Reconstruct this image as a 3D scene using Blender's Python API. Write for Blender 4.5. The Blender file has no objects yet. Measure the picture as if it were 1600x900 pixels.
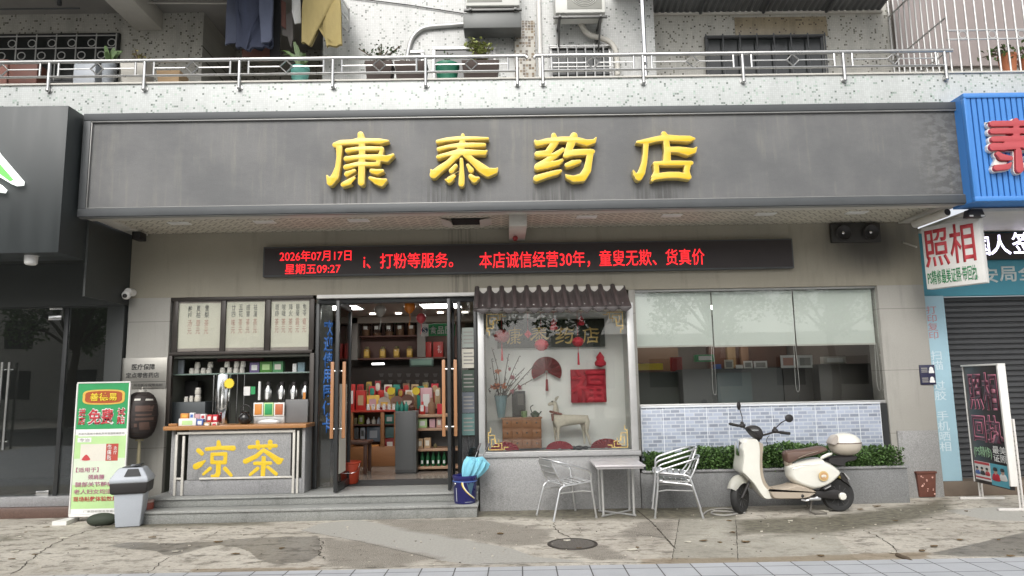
import bpy, bmesh, math, random
import numpy as np
from mathutils import Vector, Matrix
random.seed(7)
SC = bpy.context.scene
COL = SC.collection
# ------------------------------------------------------------------ camera
CF, CH = 1092.0, 1.57
_p, _y, _r = math.radians(7.85), math.radians(-0.795), math.radians(1.094)
_fw = Vector((-math.sin(_y)*math.cos(_p), math.cos(_y)*math.cos(_p), math.sin(_p)))
_rt = Vector((math.cos(_y), math.sin(_y), 0)); _up = _rt.cross(_fw)
_R = _rt*math.cos(_r) - _up*math.sin(_r); _U = _up*math.cos(_r) + _rt*math.sin(_r)
cam = bpy.data.cameras.new('camera'); camo = bpy.data.objects.new('camera', cam); COL.objects.link(camo)
cam.sensor_width = 36.0; cam.lens = CF/1600*36; cam.clip_start = .05; cam.clip_end = 2000
camo.matrix_world = Matrix(((_R.x, _U.x, -_fw.x, 0), (_R.y, _U.y, -_fw.y, 0), (_R.z, _U.z, -_fw.z, CH), (0, 0, 0, 1)))
SC.camera = camo
# ------------------------------------------------------------------ sky, sun, exposure
W = bpy.data.worlds.new('World'); SC.world = W; W.use_nodes = True
nt = W.node_tree; bg = nt.nodes['Background']
sky = nt.nodes.new('ShaderNodeTexSky'); sky.sky_type = 'NISHITA'; sky.sun_disc = False
SUN_EL, SUN_AZ = math.radians(42), math.radians(192)      # azimuth clockwise from +Y
sky.sun_elevation = SUN_EL; sky.sun_rotation = SUN_AZ; sky.dust_density = 4.0; sky.air_density = 1.0; sky.ozone_density = 1.0
hs = nt.nodes.new('ShaderNodeHueSaturation'); hs.inputs['Saturation'].default_value = .22
nt.links.new(sky.outputs[0], hs.inputs['Color']); nt.links.new(hs.outputs[0], bg.inputs[0])
bg.inputs[1].default_value = .15
sl = bpy.data.lights.new('sun', 'SUN'); sl.energy = .9; sl.angle = math.radians(40); sl.color = (1, .97, .92)
so = bpy.data.objects.new('sun', sl); COL.objects.link(so)
_sd = Vector((math.sin(SUN_AZ)*math.cos(SUN_EL), math.cos(SUN_AZ)*math.cos(SUN_EL), math.sin(SUN_EL)))
so.rotation_euler = _sd.to_track_quat('Z', 'Y').to_euler()
SC.view_settings.view_transform = 'Standard'; SC.view_settings.look = 'None'; SC.view_settings.gamma = 1
SC.view_settings.exposure = .48
try: SC.view_settings.use_curve_mapping = False
except Exception: pass
SC.render.engine = 'CYCLES'; SC.cycles.use_denoising = True; SC.cycles.max_bounces = 8
SC.cycles.transparent_max_bounces = 12; SC.cycles.sample_clamp_indirect = 6

# ------------------------------------------------------------------ measuring helpers
def ray(u, v): return _fw + _R*((u-800)/CF) - _U*((v-450)/CF)
def at(u, v, Y):
    d = ray(u, v); t = Y/d.y; return (d.x*t, CH + d.z*t)
def gnd(u, v, z=0):
    d = ray(u, v); t = (z-CH)/d.z; return (d.x*t, d.y*t)
def rc(u0, v0, u1, v1, Y):
    um, vm = (u0+u1)/2, (v0+v1)/2
    return at(u0, vm, Y)[0], at(u1, vm, Y)[0], at(um, v1, Y)[1], at(um, v0, Y)[1]

# ------------------------------------------------------------------ mesh helpers
class MB:
    def __init__(s): s.bm = bmesh.new(); s.cur = 0
    def _tag(s, fs):
        for f in fs: f.material_index = s.cur
    def box(s, x0, x1, y0, y1, z0, z1, b=0, seg=2):
        if x0 > x1: x0, x1 = x1, x0
        if y0 > y1: y0, y1 = y1, y0
        if z0 > z1: z0, z1 = z1, z0
        t = bmesh.new()
        bmesh.ops.create_cube(t, size=1)
        for v in t.verts: v.co = Vector((x0+(v.co.x+.5)*(x1-x0), y0+(v.co.y+.5)*(y1-y0), z0+(v.co.z+.5)*(z1-z0)))
        b = min(b, .45*min(x1-x0, y1-y0, z1-z0))
        if b > 0: bmesh.ops.bevel(t, geom=list(t.edges), offset=b, segments=seg, affect='EDGES', profile=.5)
        return s.join(t)
    def join(s, t, M=None):
        mp = {}
        vs = []
        for v in t.verts:
            mp[v] = s.bm.verts.new(M @ v.co if M else v.co); vs.append(mp[v])
        for f in t.faces:
            try:
                n = s.bm.faces.new([mp[v] for v in f.verts]); n.material_index = s.cur
            except ValueError: pass
        t.free(); return vs
    def face(s, pts):
        f = s.bm.faces.new([s.bm.verts.new(p) for p in pts]); f.material_index = s.cur; return f
    def tube(s, pts, r, n=8, closed=False):
        pts = [Vector(p) for p in pts]; k = len(pts)
        rs = r if isinstance(r, (list, tuple)) else [r]*k
        rings = []; up = None
        for i, p in enumerate(pts):
            a = pts[i-1] if (i > 0 or closed) else p
            b = pts[(i+1) % k] if (i < k-1 or closed) else p
            t = (b-a)
            if t.length < 1e-9: t = Vector((0, 0, 1))
            t.normalize()
            if up is None:
                up = Vector((0, 0, 1)) if abs(t.z) < .9 else Vector((0, 1, 0))
            up = (up - t*up.dot(t))
            if up.length < 1e-6: up = t.orthogonal()
            up.normalize(); sd = t.cross(up)
            rings.append([s.bm.verts.new(p + (up*math.cos(2*math.pi*j/n) + sd*math.sin(2*math.pi*j/n))*rs[i]) for j in range(n)])
        m = k if closed else k-1
        for i in range(m):
            A, B = rings[i], rings[(i+1) % k]
            for j in range(n):
                f = s.bm.faces.new((A[j], A[(j+1) % n], B[(j+1) % n], B[j])); f.material_index = s.cur
        if not closed:
            for rg, fl in ((rings[0], True), (rings[-1], False)):
                f = s.bm.faces.new(rg[::-1] if not fl else rg); f.material_index = s.cur
        return s
    def cyl(s, p0, p1, r0, r1=None, n=16):
        return s.tube([p0, p1], [r0, r0 if r1 is None else r1], n)
    def lathe(s, c, prof, n=20, M=None):
        rings = []
        for r, z in prof:
            ring = []
            for j in range(n):
                a = 2*math.pi*j/n
                q = Vector((r*math.cos(a), r*math.sin(a), z))
                if M: q = M @ q
                ring.append(s.bm.verts.new(q + Vector(c)))
            rings.append(ring)
        for A, B in zip(rings, rings[1:]):
            for j in range(n):
                f = s.bm.faces.new((A[j], A[(j+1) % n], B[(j+1) % n], B[j])); f.material_index = s.cur
        for rg in (rings[0][::-1], rings[-1]):
            f = s.bm.faces.new(rg); f.material_index = s.cur
        return s
    def ball(s, c, rx, ry=None, rz=None, n=16):
        ry = rx if ry is None else ry; rz = rx if rz is None else rz
        t = bmesh.new(); bmesh.ops.create_uvsphere(t, u_segments=n, v_segments=max(6, n//2), radius=1)
        s.join(t, Matrix.Translation(c) @ Matrix.Diagonal((rx, ry, rz, 1)).to_4x4()); return s
    def prism(s, poly, y0, y1, b=0, seg=2):      # poly in (x, z), extruded along y
        t = bmesh.new()
        A = [t.verts.new((x, y0, z)) for x, z in poly]; B = [t.verts.new((x, y1, z)) for x, z in poly]
        t.faces.new(A); t.faces.new(B[::-1])
        k = len(poly)
        for i in range(k): t.faces.new((A[i], B[i], B[(i+1) % k], A[(i+1) % k]))
        bmesh.ops.recalc_face_normals(t, faces=t.faces)
        if b > 0:
            ed = [e for e in t.edges if abs(e.verts[0].co.y-e.verts[1].co.y) < 1e-7]
            bmesh.ops.bevel(t, geom=ed, offset=b, segments=seg, affect='EDGES', profile=.5)
        return s.join(t)
    def slab(s, poly, z0, z1):                   # poly in (x, y), extruded along z
        A = [s.bm.verts.new((x, y, z0)) for x, y in poly]; B = [s.bm.verts.new((x, y, z1)) for x, y in poly]
        k = len(poly)
        fs = [s.bm.faces.new(A[::-1]), s.bm.faces.new(B)]
        for i in range(k): fs.append(s.bm.faces.new((A[i], A[(i+1) % k], B[(i+1) % k], B[i])))
        s._tag(fs); return s
    def pillow(s, poly, yc, hw, rnd, layers=5, sharp=False, n=48, wfun=None):
        P = poly if sharp else smooth_loop(poly, n)
        P = [Vector((a, b)) for a, b in P]
        area = sum(P[i-1].x*P[i].y-P[i].x*P[i-1].y for i in range(len(P)))
        if area < 0: P = P[::-1]
        k = len(P); N = []
        for i in range(k):
            t = (P[(i+1) % k]-P[i-1]); t.normalize(); N.append(Vector((-t.y, t.x)))
        rings = []
        for L in range(-layers, layers+1):
            a = L/layers*math.pi/2
            ins = rnd*(1-math.cos(a))
            rings.append([])
            for i in range(k):
                w = hw*(wfun(P[i].x, P[i].y) if wfun else 1)
                q = P[i]+N[i]*ins
                rings[-1].append(s.bm.verts.new((q.x, yc+w*math.sin(a), q.y)))
        fs = []
        for A, B in zip(rings, rings[1:]):
            for j in range(k): fs.append(s.bm.faces.new((A[j], A[(j+1) % k], B[(j+1) % k], B[j])))
        fs.append(s.bm.faces.new(rings[0][::-1])); fs.append(s.bm.faces.new(rings[-1]))
        s._tag(fs); return s
    def leaf(s, p, size, d=None, up=None):
        d = Vector(d) if d else Vector((random.gauss(0, 1), random.gauss(0, 1), random.gauss(0, .8)))
        if d.length < 1e-6: d = Vector((1, 0, 0))
        d.normalize()
        sd = d.cross(Vector((random.gauss(0, .4), random.gauss(0, .4), 1)))
        if sd.length < 1e-4: sd = Vector((1, 0, 0))
        sd.normalize(); nn = sd.cross(d)
        w = size*random.uniform(.28, .42); p = Vector(p)
        a = s.bm.verts.new(p); b = s.bm.verts.new(p+d*size*.5+sd*w+nn*w*.35)
        c = s.bm.verts.new(p+d*size); e = s.bm.verts.new(p+d*size*.5-sd*w+nn*w*.35)
        f1 = s.bm.faces.new((a, b, c)); f2 = s.bm.faces.new((a, c, e)); s._tag((f1, f2))
    def xform(s, M):
        for v in s.bm.verts: v.co = M @ v.co
        return s
    def build(s, name, mat, parent=None, flat=False, normals=True, ang=38):
        if normals: bmesh.ops.recalc_face_normals(s.bm, faces=s.bm.faces)
        off = origin(parent)
        if off.length > 0:
            for v in s.bm.verts: v.co -= off
        if not flat:
            for f in s.bm.faces: f.smooth = True
            lim = math.radians(ang)
            for e in s.bm.edges:
                if len(e.link_faces) == 2 and e.calc_face_angle(0) > lim: e.smooth = False
        me = bpy.data.meshes.new(name); s.bm.to_mesh(me); s.bm.free()
        return link_mesh(name, me, mat, parent)

def origin(p):
    o = Vector((0, 0, 0))
    while p is not None: o += p.location; p = p.parent
    return o
def link_mesh(name, me, mat, parent):
    o = bpy.data.objects.new(name, me); COL.objects.link(o)
    for m in (mat if isinstance(mat, (list, tuple)) else [mat]): me.materials.append(m)
    if parent is not None: o.parent = parent
    return o
def smooth_loop(P, n):
    P = [Vector((a, b)) for a, b in P]; k = len(P); out = []
    per = max(2, n//k)
    for i in range(k):
        p0, p1, p2, p3 = P[i-1], P[i], P[(i+1) % k], P[(i+2) % k]
        for j in range(per):
            t = j/per
            out.append(.5*((2*p1)+(p2-p0)*t+(2*p0-5*p1+4*p2-p3)*t*t+(3*p1-p0-3*p2+p3)*t**3))
    return [(q.x, q.y) for q in out]
def curve_pts(P, per=6, closed=False):
    P = [Vector(p) for p in P]; k = len(P); out = []
    for i in range(k if closed else k-1):
        p1, p2 = P[i], P[(i+1) % k]
        p0 = P[i-1] if (i > 0 or closed) else p1; p3 = P[(i+2) % k] if (i < k-2 or closed) else p2
        for j in range(per):
            t = j/per
            out.append(.5*((2*p1)+(p2-p0)*t+(2*p0-5*p1+4*p2-p3)*t*t+(3*p1-p0-3*p2+p3)*t**3))
    if not closed: out.append(P[-1])
    return out
def thing(name, label, cat, loc=(0, 0, 0), group=None, rotz=0):
    o = bpy.data.objects.new(name, None); COL.objects.link(o); o.empty_display_size = .1
    o.location = loc; o.rotation_euler = (0, 0, rotz); return tag(o, label, cat, group)
def tag(o, label, cat, group=None):
    o['label'] = label; o['category'] = cat
    if group: o['group'] = group
    return o
def struct(o): o['kind'] = 'structure'; return o
def copy_tree(o, loc, rotz=None, label=None, parent=None):
    c = o.copy(); COL.objects.link(c)
    if parent is not None: c.parent = parent
    else:
        c.location = loc
        if rotz is not None: c.rotation_euler = (0, 0, rotz)
        if label: c['label'] = label
    for ch in list(o.children): copy_tree(ch, None, parent=c)
    return c
def tag1(mb, name, mat, label, cat, group=None, loc=None):
    """a thing that is one mesh"""
    return tag(mb.build(name, mat), label, cat, group)

# ------------------------------------------------------------------ text and traced letters
def _to_mesh(ob):
    dg = bpy.context.evaluated_depsgraph_get()
    me = bpy.data.meshes.new_from_object(ob.evaluated_get(dg))
    bpy.data.objects.remove(ob); return me
def text(body, x0, x1, z0, z1, Y, mat, parent=None, name='lettering', bold=0., ext=.0015, keep=False, spacing=1., line=1.):
    c = bpy.data.curves.new('t', 'FONT'); c.body = body; c.align_x = 'CENTER'; c.space_character = spacing; c.space_line = line
    c.offset = bold; c.resolution_u = 3
    ob = bpy.data.objects.new('t', c); COL.objects.link(ob)
    me = _to_mesh(ob)
    n = len(me.vertices); co = np.empty(n*3); me.vertices.foreach_get('co', co); co = co.reshape(-1, 3)
    if n == 0: return None
    mn, mx = co.min(0), co.max(0); sx = (x1-x0)/(mx[0]-mn[0]); sz = (z1-z0)/(mx[1]-mn[1])
    if keep: sx = sz = min(sx, sz)
    out = np.zeros_like(co); ctr = (mn+mx)/2
    out[:, 0] = (co[:, 0]-ctr[0])*sx+(x0+x1)/2; out[:, 2] = (co[:, 1]-ctr[1])*sz+(z0+z1)/2; out[:, 1] = Y-.001
    off = origin(parent); out -= np.array(off)
    me.vertices.foreach_set('co', out.ravel()); me.update(); me.materials.clear()
    bm = bmesh.new(); bm.from_mesh(me)
    bmesh.ops.recalc_face_normals(bm, faces=bm.faces)
    r = bmesh.ops.extrude_face_region(bm, geom=list(bm.faces))
    for v in r['geom']:
        if isinstance(v, bmesh.types.BMVert): v.co.y -= ext
    bmesh.ops.recalc_face_normals(bm, faces=bm.faces)
    bm.to_mesh(me); bm.free()
    return link_mesh(name, me, mat, parent)
def contours(strokes, step=9.):
    xs = [p[0] for s in strokes for p in s]; ys = [p[1] for s in strokes for p in s]; rr = max(p[2] for s in strokes for p in s)+3*step
    gx = np.arange(min(xs)-rr, max(xs)+rr, step); gy = np.arange(min(ys)-rr, max(ys)+rr, step)
    X, Yg = np.meshgrid(gx, gy); D = np.full(X.shape, 1e9)
    for s in strokes:
        if len(s) == 1: s = [s[0], s[0]]
        for (ax, ay, ar), (bx, by, br) in zip(s, s[1:]):
            dx, dy = bx-ax, by-ay; L = dx*dx+dy*dy+1e-9
            t = np.clip(((X-ax)*dx+(Yg-ay)*dy)/L, 0, 1)
            D = np.minimum(D, np.hypot(X-ax-t*dx, Yg-ay-t*dy)-(ar+t*(br-ar)))
    D = D + 1e-4
    seg = {}
    H, Wd = D.shape
    def pt(i, j, k, l):
        a, b = D[i, j], D[k, l]; t = a/(a-b)
        return (round(gx[j]+t*(gx[l]-gx[j]), 3), round(gy[i]+t*(gy[k]-gy[i]), 3))
    for i in range(H-1):
        for j in range(Wd-1):
            c = (D[i, j] < 0)*1+(D[i, j+1] < 0)*2+(D[i+1, j+1] < 0)*4+(D[i+1, j] < 0)*8
            if c in (0, 15): continue
            T = lambda: pt(i, j, i, j+1)
            Rr = lambda: pt(i, j+1, i+1, j+1)
            Bt = lambda: pt(i+1, j, i+1, j+1)
            Lf = lambda: pt(i, j, i+1, j)
            tab = {1: [(Lf, T)], 2: [(T, Rr)], 3: [(Lf, Rr)], 4: [(Rr, Bt)], 5: [(Lf, T), (Rr, Bt)], 6: [(T, Bt)], 7: [(Lf, Bt)],
                   8: [(Bt, Lf)], 9: [(Bt, T)], 10: [(T, Rr), (Bt, Lf)], 11: [(Bt, Rr)], 12: [(Rr, Lf)], 13: [(Rr, T)], 14: [(T, Lf)]}
            for a, b in tab[c]: seg[a()] = b()
    loops = []
    while seg:
        k0 = next(iter(seg)); lp = [k0]; k = seg.pop(k0)
        while k in seg: lp.append(k); k = seg.pop(k)
        if len(lp) > 5: loops.append(lp)
    return loops
def traced(strokes, fx, Y, mat, parent, depth=.05, bev=.008, name='letter', step=9.):
    """strokes in picture coordinates; fx maps them to (x, z) on the plane"""
    c = bpy.data.curves.new('g', 'CURVE'); c.dimensions = '2D'; c.fill_mode = 'BOTH'; c.extrude = depth/2; c.bevel_depth = bev; c.bevel_resolution = 2
    c.offset = -bev
    for lp in contours(strokes, step):
        sp = c.splines.new('POLY'); sp.points.add(len(lp)-1); sp.use_cyclic_u = True
        for p, q in zip(sp.points, lp):
            x, z = fx(*q); p.co = (x, z, 0, 1)
    ob = bpy.data.objects.new('g', c); COL.objects.link(ob); me = _to_mesh(ob)
    off = origin(parent); ex = [fx(a-c_, b-d_) for s in strokes for a, b, c_ in s for d_ in (c_,)]+[fx(a+c_, b+c_) for s in strokes for a, b, c_ in s]
    xa, xb, za, zb = min(p[0] for p in ex)-bev, max(p[0] for p in ex)+bev, min(p[1] for p in ex)-bev, max(p[1] for p in ex)+bev
    for v in me.vertices:
        x, z, y = v.co; v.co = Vector((min(xb, max(xa, x)), Y-y, min(zb, max(za, z))))-off
    me.materials.clear()
    bm = bmesh.new(); bm.from_mesh(me); bmesh.ops.remove_doubles(bm, verts=bm.verts, dist=1e-5); bmesh.ops.recalc_face_normals(bm, faces=bm.faces)
    for f in bm.faces: f.smooth = True
    for e in bm.edges:
        if len(e.link_faces) == 2 and e.calc_face_angle(0) > .35: e.smooth = False
    bm.to_mesh(me); bm.free()
    return link_mesh(name, me, mat, parent)
def skin(name, V, Ed, Rd, mat, parent=None, sub=2, M=None):
    me = bpy.data.meshes.new(name); me.from_pydata(V, Ed, [])
    ob = bpy.data.objects.new(name, me); COL.objects.link(ob)
    md = ob.modifiers.new('s', 'SKIN'); md.use_smooth_shade = True
    for i, r in enumerate(Rd): me.skin_vertices[0].data[i].radius = (r, r) if not isinstance(r, tuple) else r
    me.skin_vertices[0].data[0].use_root = True
    s2 = ob.modifiers.new('u', 'SUBSURF'); s2.levels = sub; s2.render_levels = sub
    m2 = _to_mesh(ob); off = origin(parent)
    for v in m2.vertices: v.co = (M @ v.co if M else v.co)-off
    m2.materials.clear()
    return link_mesh(name, m2, mat, parent)
# ------------------------------------------------------------------ materials
def _new(name):
    m = bpy.data.materials.new(name); m.use_nodes = True
    n = m.node_tree.nodes; return m, n, m.node_tree.links, n['Principled BSDF']
def _noise(n, l, vec, scale, detail=4, rough=.6):
    t = n.new('ShaderNodeTexNoise'); t.inputs['Scale'].default_value = scale; t.inputs['Detail'].default_value = detail; t.inputs['Roughness'].default_value = rough
    l.new(vec, t.inputs['Vector']); return t.outputs['Fac']
def _math(n, l, op, a, b=None, c=None, clamp=False):
    t = n.new('ShaderNodeMath'); t.operation = op; t.use_clamp = clamp
    for k, v in enumerate((a, b, c)):
        if v is None: continue
        if isinstance(v, (int, float)): t.inputs[k].default_value = v
        else: l.new(v, t.inputs[k])
    return t.outputs[0]
def _ramp(n, l, f, a, b, lo=0., hi=1.):
    t = n.new('ShaderNodeMapRange'); t.interpolation_type = 'SMOOTHSTEP'
    l.new(f, t.inputs['Value']); t.inputs['From Min'].default_value = a; t.inputs['From Max'].default_value = b
    t.inputs['To Min'].default_value = lo; t.inputs['To Max'].default_value = hi; return t.outputs['Result']
def _mix(n, l, f, a, b, mode='MIX'):
    t = n.new('ShaderNodeMix'); t.data_type = 'RGBA'; t.blend_type = mode
    if isinstance(f, (int, float)): t.inputs[0].default_value = f
    else: l.new(f, t.inputs[0])
    for k, v in ((6, a), (7, b)):
        if isinstance(v, tuple): t.inputs[k].default_value = (*v[:3], 1)
        else: l.new(v, t.inputs[k])
    return t.outputs[2]
def _map(n, l, vec, sc):
    t = n.new('ShaderNodeVectorMath'); t.operation = 'MULTIPLY'; l.new(vec, t.inputs[0]); t.inputs[1].default_value = sc; return t.outputs[0]
def _pos(n): return n.new('ShaderNodeNewGeometry').outputs['Position']
def _val(n, l, col, fac):
    t = n.new('ShaderNodeHueSaturation')
    if isinstance(col, tuple): t.inputs['Color'].default_value = (*col[:3], 1)
    else: l.new(col, t.inputs['Color'])
    l.new(fac, t.inputs['Value']); return t.outputs[0]
def pm(name, col, rough=.6, metal=0., vary=.12, sc=5., fine=.06, fsc=70., bump=0., bsc=120., spec=.5, coat=0., st=(1, 1, 1), obj=False, island=0., sheen=0.):
    m, n, l, b = _new(name)
    src = n.new('ShaderNodeTexCoord').outputs['Object'] if obj else _pos(n)
    a = _noise(n, l, _map(n, l, src, st), sc); f = _noise(n, l, src, fsc, 2)
    v = _math(n, l, 'MULTIPLY_ADD', a, 2*vary, 1-vary); v = _math(n, l, 'ADD', v, _math(n, l, 'MULTIPLY_ADD', f, 2*fine, -fine))
    if island:
        g = n.new('ShaderNodeNewGeometry').outputs['Random Per Island']
        v = _math(n, l, 'ADD', v, _math(n, l, 'MULTIPLY_ADD', g, 2*island, -island))
    l.new(_val(n, l, col, v), b.inputs['Base Color'])
    l.new(_math(n, l, 'MULTIPLY_ADD', a, .2, rough-.1, True), b.inputs['Roughness'])
    b.inputs['Metallic'].default_value = metal; b.inputs['Specular IOR Level'].default_value = spec
    b.inputs['Coat Weight'].default_value = coat; b.inputs['Coat Roughness'].default_value = .08
    if bump:
        bp = n.new('ShaderNodeBump'); bp.inputs['Strength'].default_value = bump; bp.inputs['Distance'].default_value = .004
        l.new(_noise(n, l, src, bsc, 3), bp.inputs['Height']); l.new(bp.outputs[0], b.inputs['Normal'])
    return m
def em(name, col, s):
    m, n, l, b = _new(name); b.inputs['Base Color'].default_value = (*col, 1); b.inputs['Emission Color'].default_value = (*col, 1)
    b.inputs['Emission Strength'].default_value = s; return m
def glass(name, tint=(.965, .975, .97), ior=1.5, mul=1.):
    m, n, l, b = _new(name); n.remove(b)
    out = [x for x in n if x.type == 'OUTPUT_MATERIAL'][0]
    tr = n.new('ShaderNodeBsdfTransparent'); tr.inputs[0].default_value = (*tint, 1)
    gl = n.new('ShaderNodeBsdfGlossy'); gl.inputs['Roughness'].default_value = .01; gl.inputs[0].default_value = (1, 1, 1, 1)
    fr = n.new('ShaderNodeFresnel'); fr.inputs[0].default_value = ior
    bp = n.new('ShaderNodeBump'); bp.inputs['Strength'].default_value = .02; bp.inputs['Distance'].default_value = .02
    l.new(_noise(n, l, _pos(n), 1.6, 1), bp.inputs['Height']); l.new(bp.outputs[0], gl.inputs['Normal'])
    mx = n.new('ShaderNodeMixShader'); l.new(_math(n, l, 'MULTIPLY', fr.outputs[0], mul, clamp=True), mx.inputs[0])
    l.new(tr.outputs[0], mx.inputs[1]); l.new(gl.outputs[0], mx.inputs[2]); l.new(mx.outputs[0], out.inputs[0]); return m
def mosaic(name, white=(.50, .525, .51), dark=(.20, .25, .215), dens=.095, pitch=.0265, grout=(.42, .43, .42), stain=.12):
    m, n, l, b = _new(name); P = _pos(n)
    q = _map(n, l, P, (1/pitch, 0, 1/pitch))
    fl = n.new('ShaderNodeVectorMath'); fl.operation = 'FLOOR'; l.new(q, fl.inputs[0])
    fr = n.new('ShaderNodeVectorMath'); fr.operation = 'FRACTION'; l.new(q, fr.inputs[0])
    wn = n.new('ShaderNodeTexWhiteNoise'); wn.noise_dimensions = '3D'; l.new(fl.outputs[0], wn.inputs['Vector'])
    clus = _noise(n, l, _map(n, l, P, (1, 0, 1)), 5., 2)
    thr = _math(n, l, 'SUBTRACT', 1.0, _math(n, l, 'MULTIPLY', _ramp(n, l, clus, .25, .75, .4, 1.6), dens))
    isd = _math(n, l, 'GREATER_THAN', wn.outputs['Value'], thr)
    sc = n.new('ShaderNodeSeparateColor'); l.new(wn.outputs['Color'], sc.inputs[0])
    wv = _math(n, l, 'MULTIPLY_ADD', sc.outputs[0], .14, .93)
    col = _mix(n, l, isd, _val(n, l, white, wv), _val(n, l, dark, _math(n, l, 'MULTIPLY_ADD', sc.outputs[1], 1.6, .5)))
    sx = n.new('ShaderNodeSeparateXYZ'); l.new(fr.outputs[0], sx.inputs[0])
    gx = _math(n, l, 'LESS_THAN', sx.outputs[0], .13); gz = _math(n, l, 'LESS_THAN', sx.outputs[2], .13)
    g = _math(n, l, 'MAXIMUM', gx, gz)
    col = _mix(n, l, g, col, grout)
    sn = _noise(n, l, _map(n, l, P, (3., 1, .6)), 1.6, 5)
    col = _val(n, l, col, _ramp(n, l, sn, .35, .75, 1.0, 1-stain))
    l.new(col, b.inputs['Base Color']); b.inputs['Roughness'].default_value = .35; return m
def tiles(name, body, joint, w, h, jw, var=.1, rough=.5, axes='xz', offset=0., fine=.06, rot=0., bump=.3):
    m, n, l, b = _new(name); P = _pos(n)
    sp = n.new('ShaderNodeSeparateXYZ'); l.new(P, sp.inputs[0]); cb = n.new('ShaderNodeCombineXYZ')
    l.new(sp.outputs[0], cb.inputs[0]); l.new(sp.outputs[2 if axes == 'xz' else 1], cb.inputs[1])
    mp = n.new('ShaderNodeMapping'); l.new(cb.outputs[0], mp.inputs[0]); mp.inputs['Rotation'].default_value = (0, 0, rot)
    br = n.new('ShaderNodeTexBrick'); l.new(mp.outputs[0], br.inputs['Vector']); br.offset = offset; br.inputs['Scale'].default_value = 1
    br.inputs['Brick Width'].default_value = w; br.inputs['Row Height'].default_value = h; br.inputs['Mortar Size'].default_value = jw
    br.inputs['Mortar Smooth'].default_value = .1; br.inputs['Bias'].default_value = 0
    c1 = tuple(x*(1-var) for x in body); c2 = tuple(x*(1+var) for x in body)
    br.inputs['Color1'].default_value = (*c1, 1); br.inputs['Color2'].default_value = (*c2, 1); br.inputs['Mortar'].default_value = (*joint, 1)
    a = _noise(n, l, P, 3., 5); f = _noise(n, l, P, 90., 2)
    v = _math(n, l, 'ADD', _math(n, l, 'MULTIPLY_ADD', a, .3, .85), _math(n, l, 'MULTIPLY_ADD', f, 2*fine, -fine))
    l.new(_val(n, l, br.outputs['Color'], v), b.inputs['Base Color']); b.inputs['Roughness'].default_value = rough
    if bump:
        bp = n.new('ShaderNodeBump'); bp.inputs['Strength'].default_value = bump; bp.inputs['Distance'].default_value = .004; bp.invert = True
        l.new(br.outputs['Fac'], bp.inputs['Height']); l.new(bp.outputs[0], b.inputs['Normal'])
    return m
def fascia_mat():
    m, n, l, b = _new('dark_weathered_fascia'); P = _pos(n)
    st = _noise(n, l, _map(n, l, P, (5., 1, .35)), 2.2, 6, .65); bl = _noise(n, l, P, 1.1, 4); gr = _noise(n, l, P, 140., 3); rp = _noise(n, l, _map(n, l, P, (1, 1, 2.2)), 9., 4)
    base = _mix(n, l, _ramp(n, l, bl, .3, .7), (.108, .110, .111), (.15, .15, .148))
    drip = _math(n, l, 'MULTIPLY', _ramp(n, l, st, .50, .70), _ramp(n, l, bl, .36, .58))
    base = _mix(n, l, _math(n, l, 'MULTIPLY', drip, .6), base, (.20, .195, .17))
    sp = n.new('ShaderNodeSeparateXYZ'); l.new(P, sp.inputs[0])
    # drip stains below the four letters and sooty corner on the right
    zz = _ramp(n, l, sp.outputs[2], 3.75, 4.15, 1, .0)
    near = None
    for cx in (-1.87, -.62, .62, 1.88):
        d = _math(n, l, 'ABSOLUTE', _math(n, l, 'SUBTRACT', sp.outputs[0], cx)); g = _ramp(n, l, d, .15, .42, 1, 0)
        near = g if near is None else _math(n, l, 'MAXIMUM', near, g)
    s2 = _noise(n, l, _map(n, l, P, (9., 1, .25)), 3., 4)
    ds = _math(n, l, 'MULTIPLY', _math(n, l, 'MULTIPLY', near, zz), _ramp(n, l, s2, .4, .6))
    base = _mix(n, l, _math(n, l, 'MULTIPLY', ds, .7), base, (.05, .049, .045))
    cr = _math(n, l, 'MULTIPLY', _ramp(n, l, sp.outputs[0], 4.9, 5.5), _ramp(n, l, rp, .42, .6))
    base = _mix(n, l, _math(n, l, 'MULTIPLY', cr, .6), base, (.045, .045, .042))
    base = _val(n, l, base, _math(n, l, 'ADD', _math(n, l, 'MULTIPLY_ADD', gr, .3, .85), _math(n, l, 'MULTIPLY_ADD', rp, .12, -.06)))
    l.new(base, b.inputs['Base Color']); b.inputs['Roughness'].default_value = .5
    bp = n.new('ShaderNodeBump'); bp.inputs['Strength'].default_value = .35; bp.inputs['Distance'].default_value = .006
    l.new(_math(n, l, 'ADD', gr, _math(n, l, 'MULTIPLY', rp, .6)), bp.inputs['Height']); l.new(bp.outputs[0], b.inputs['Normal']); return m
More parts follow.
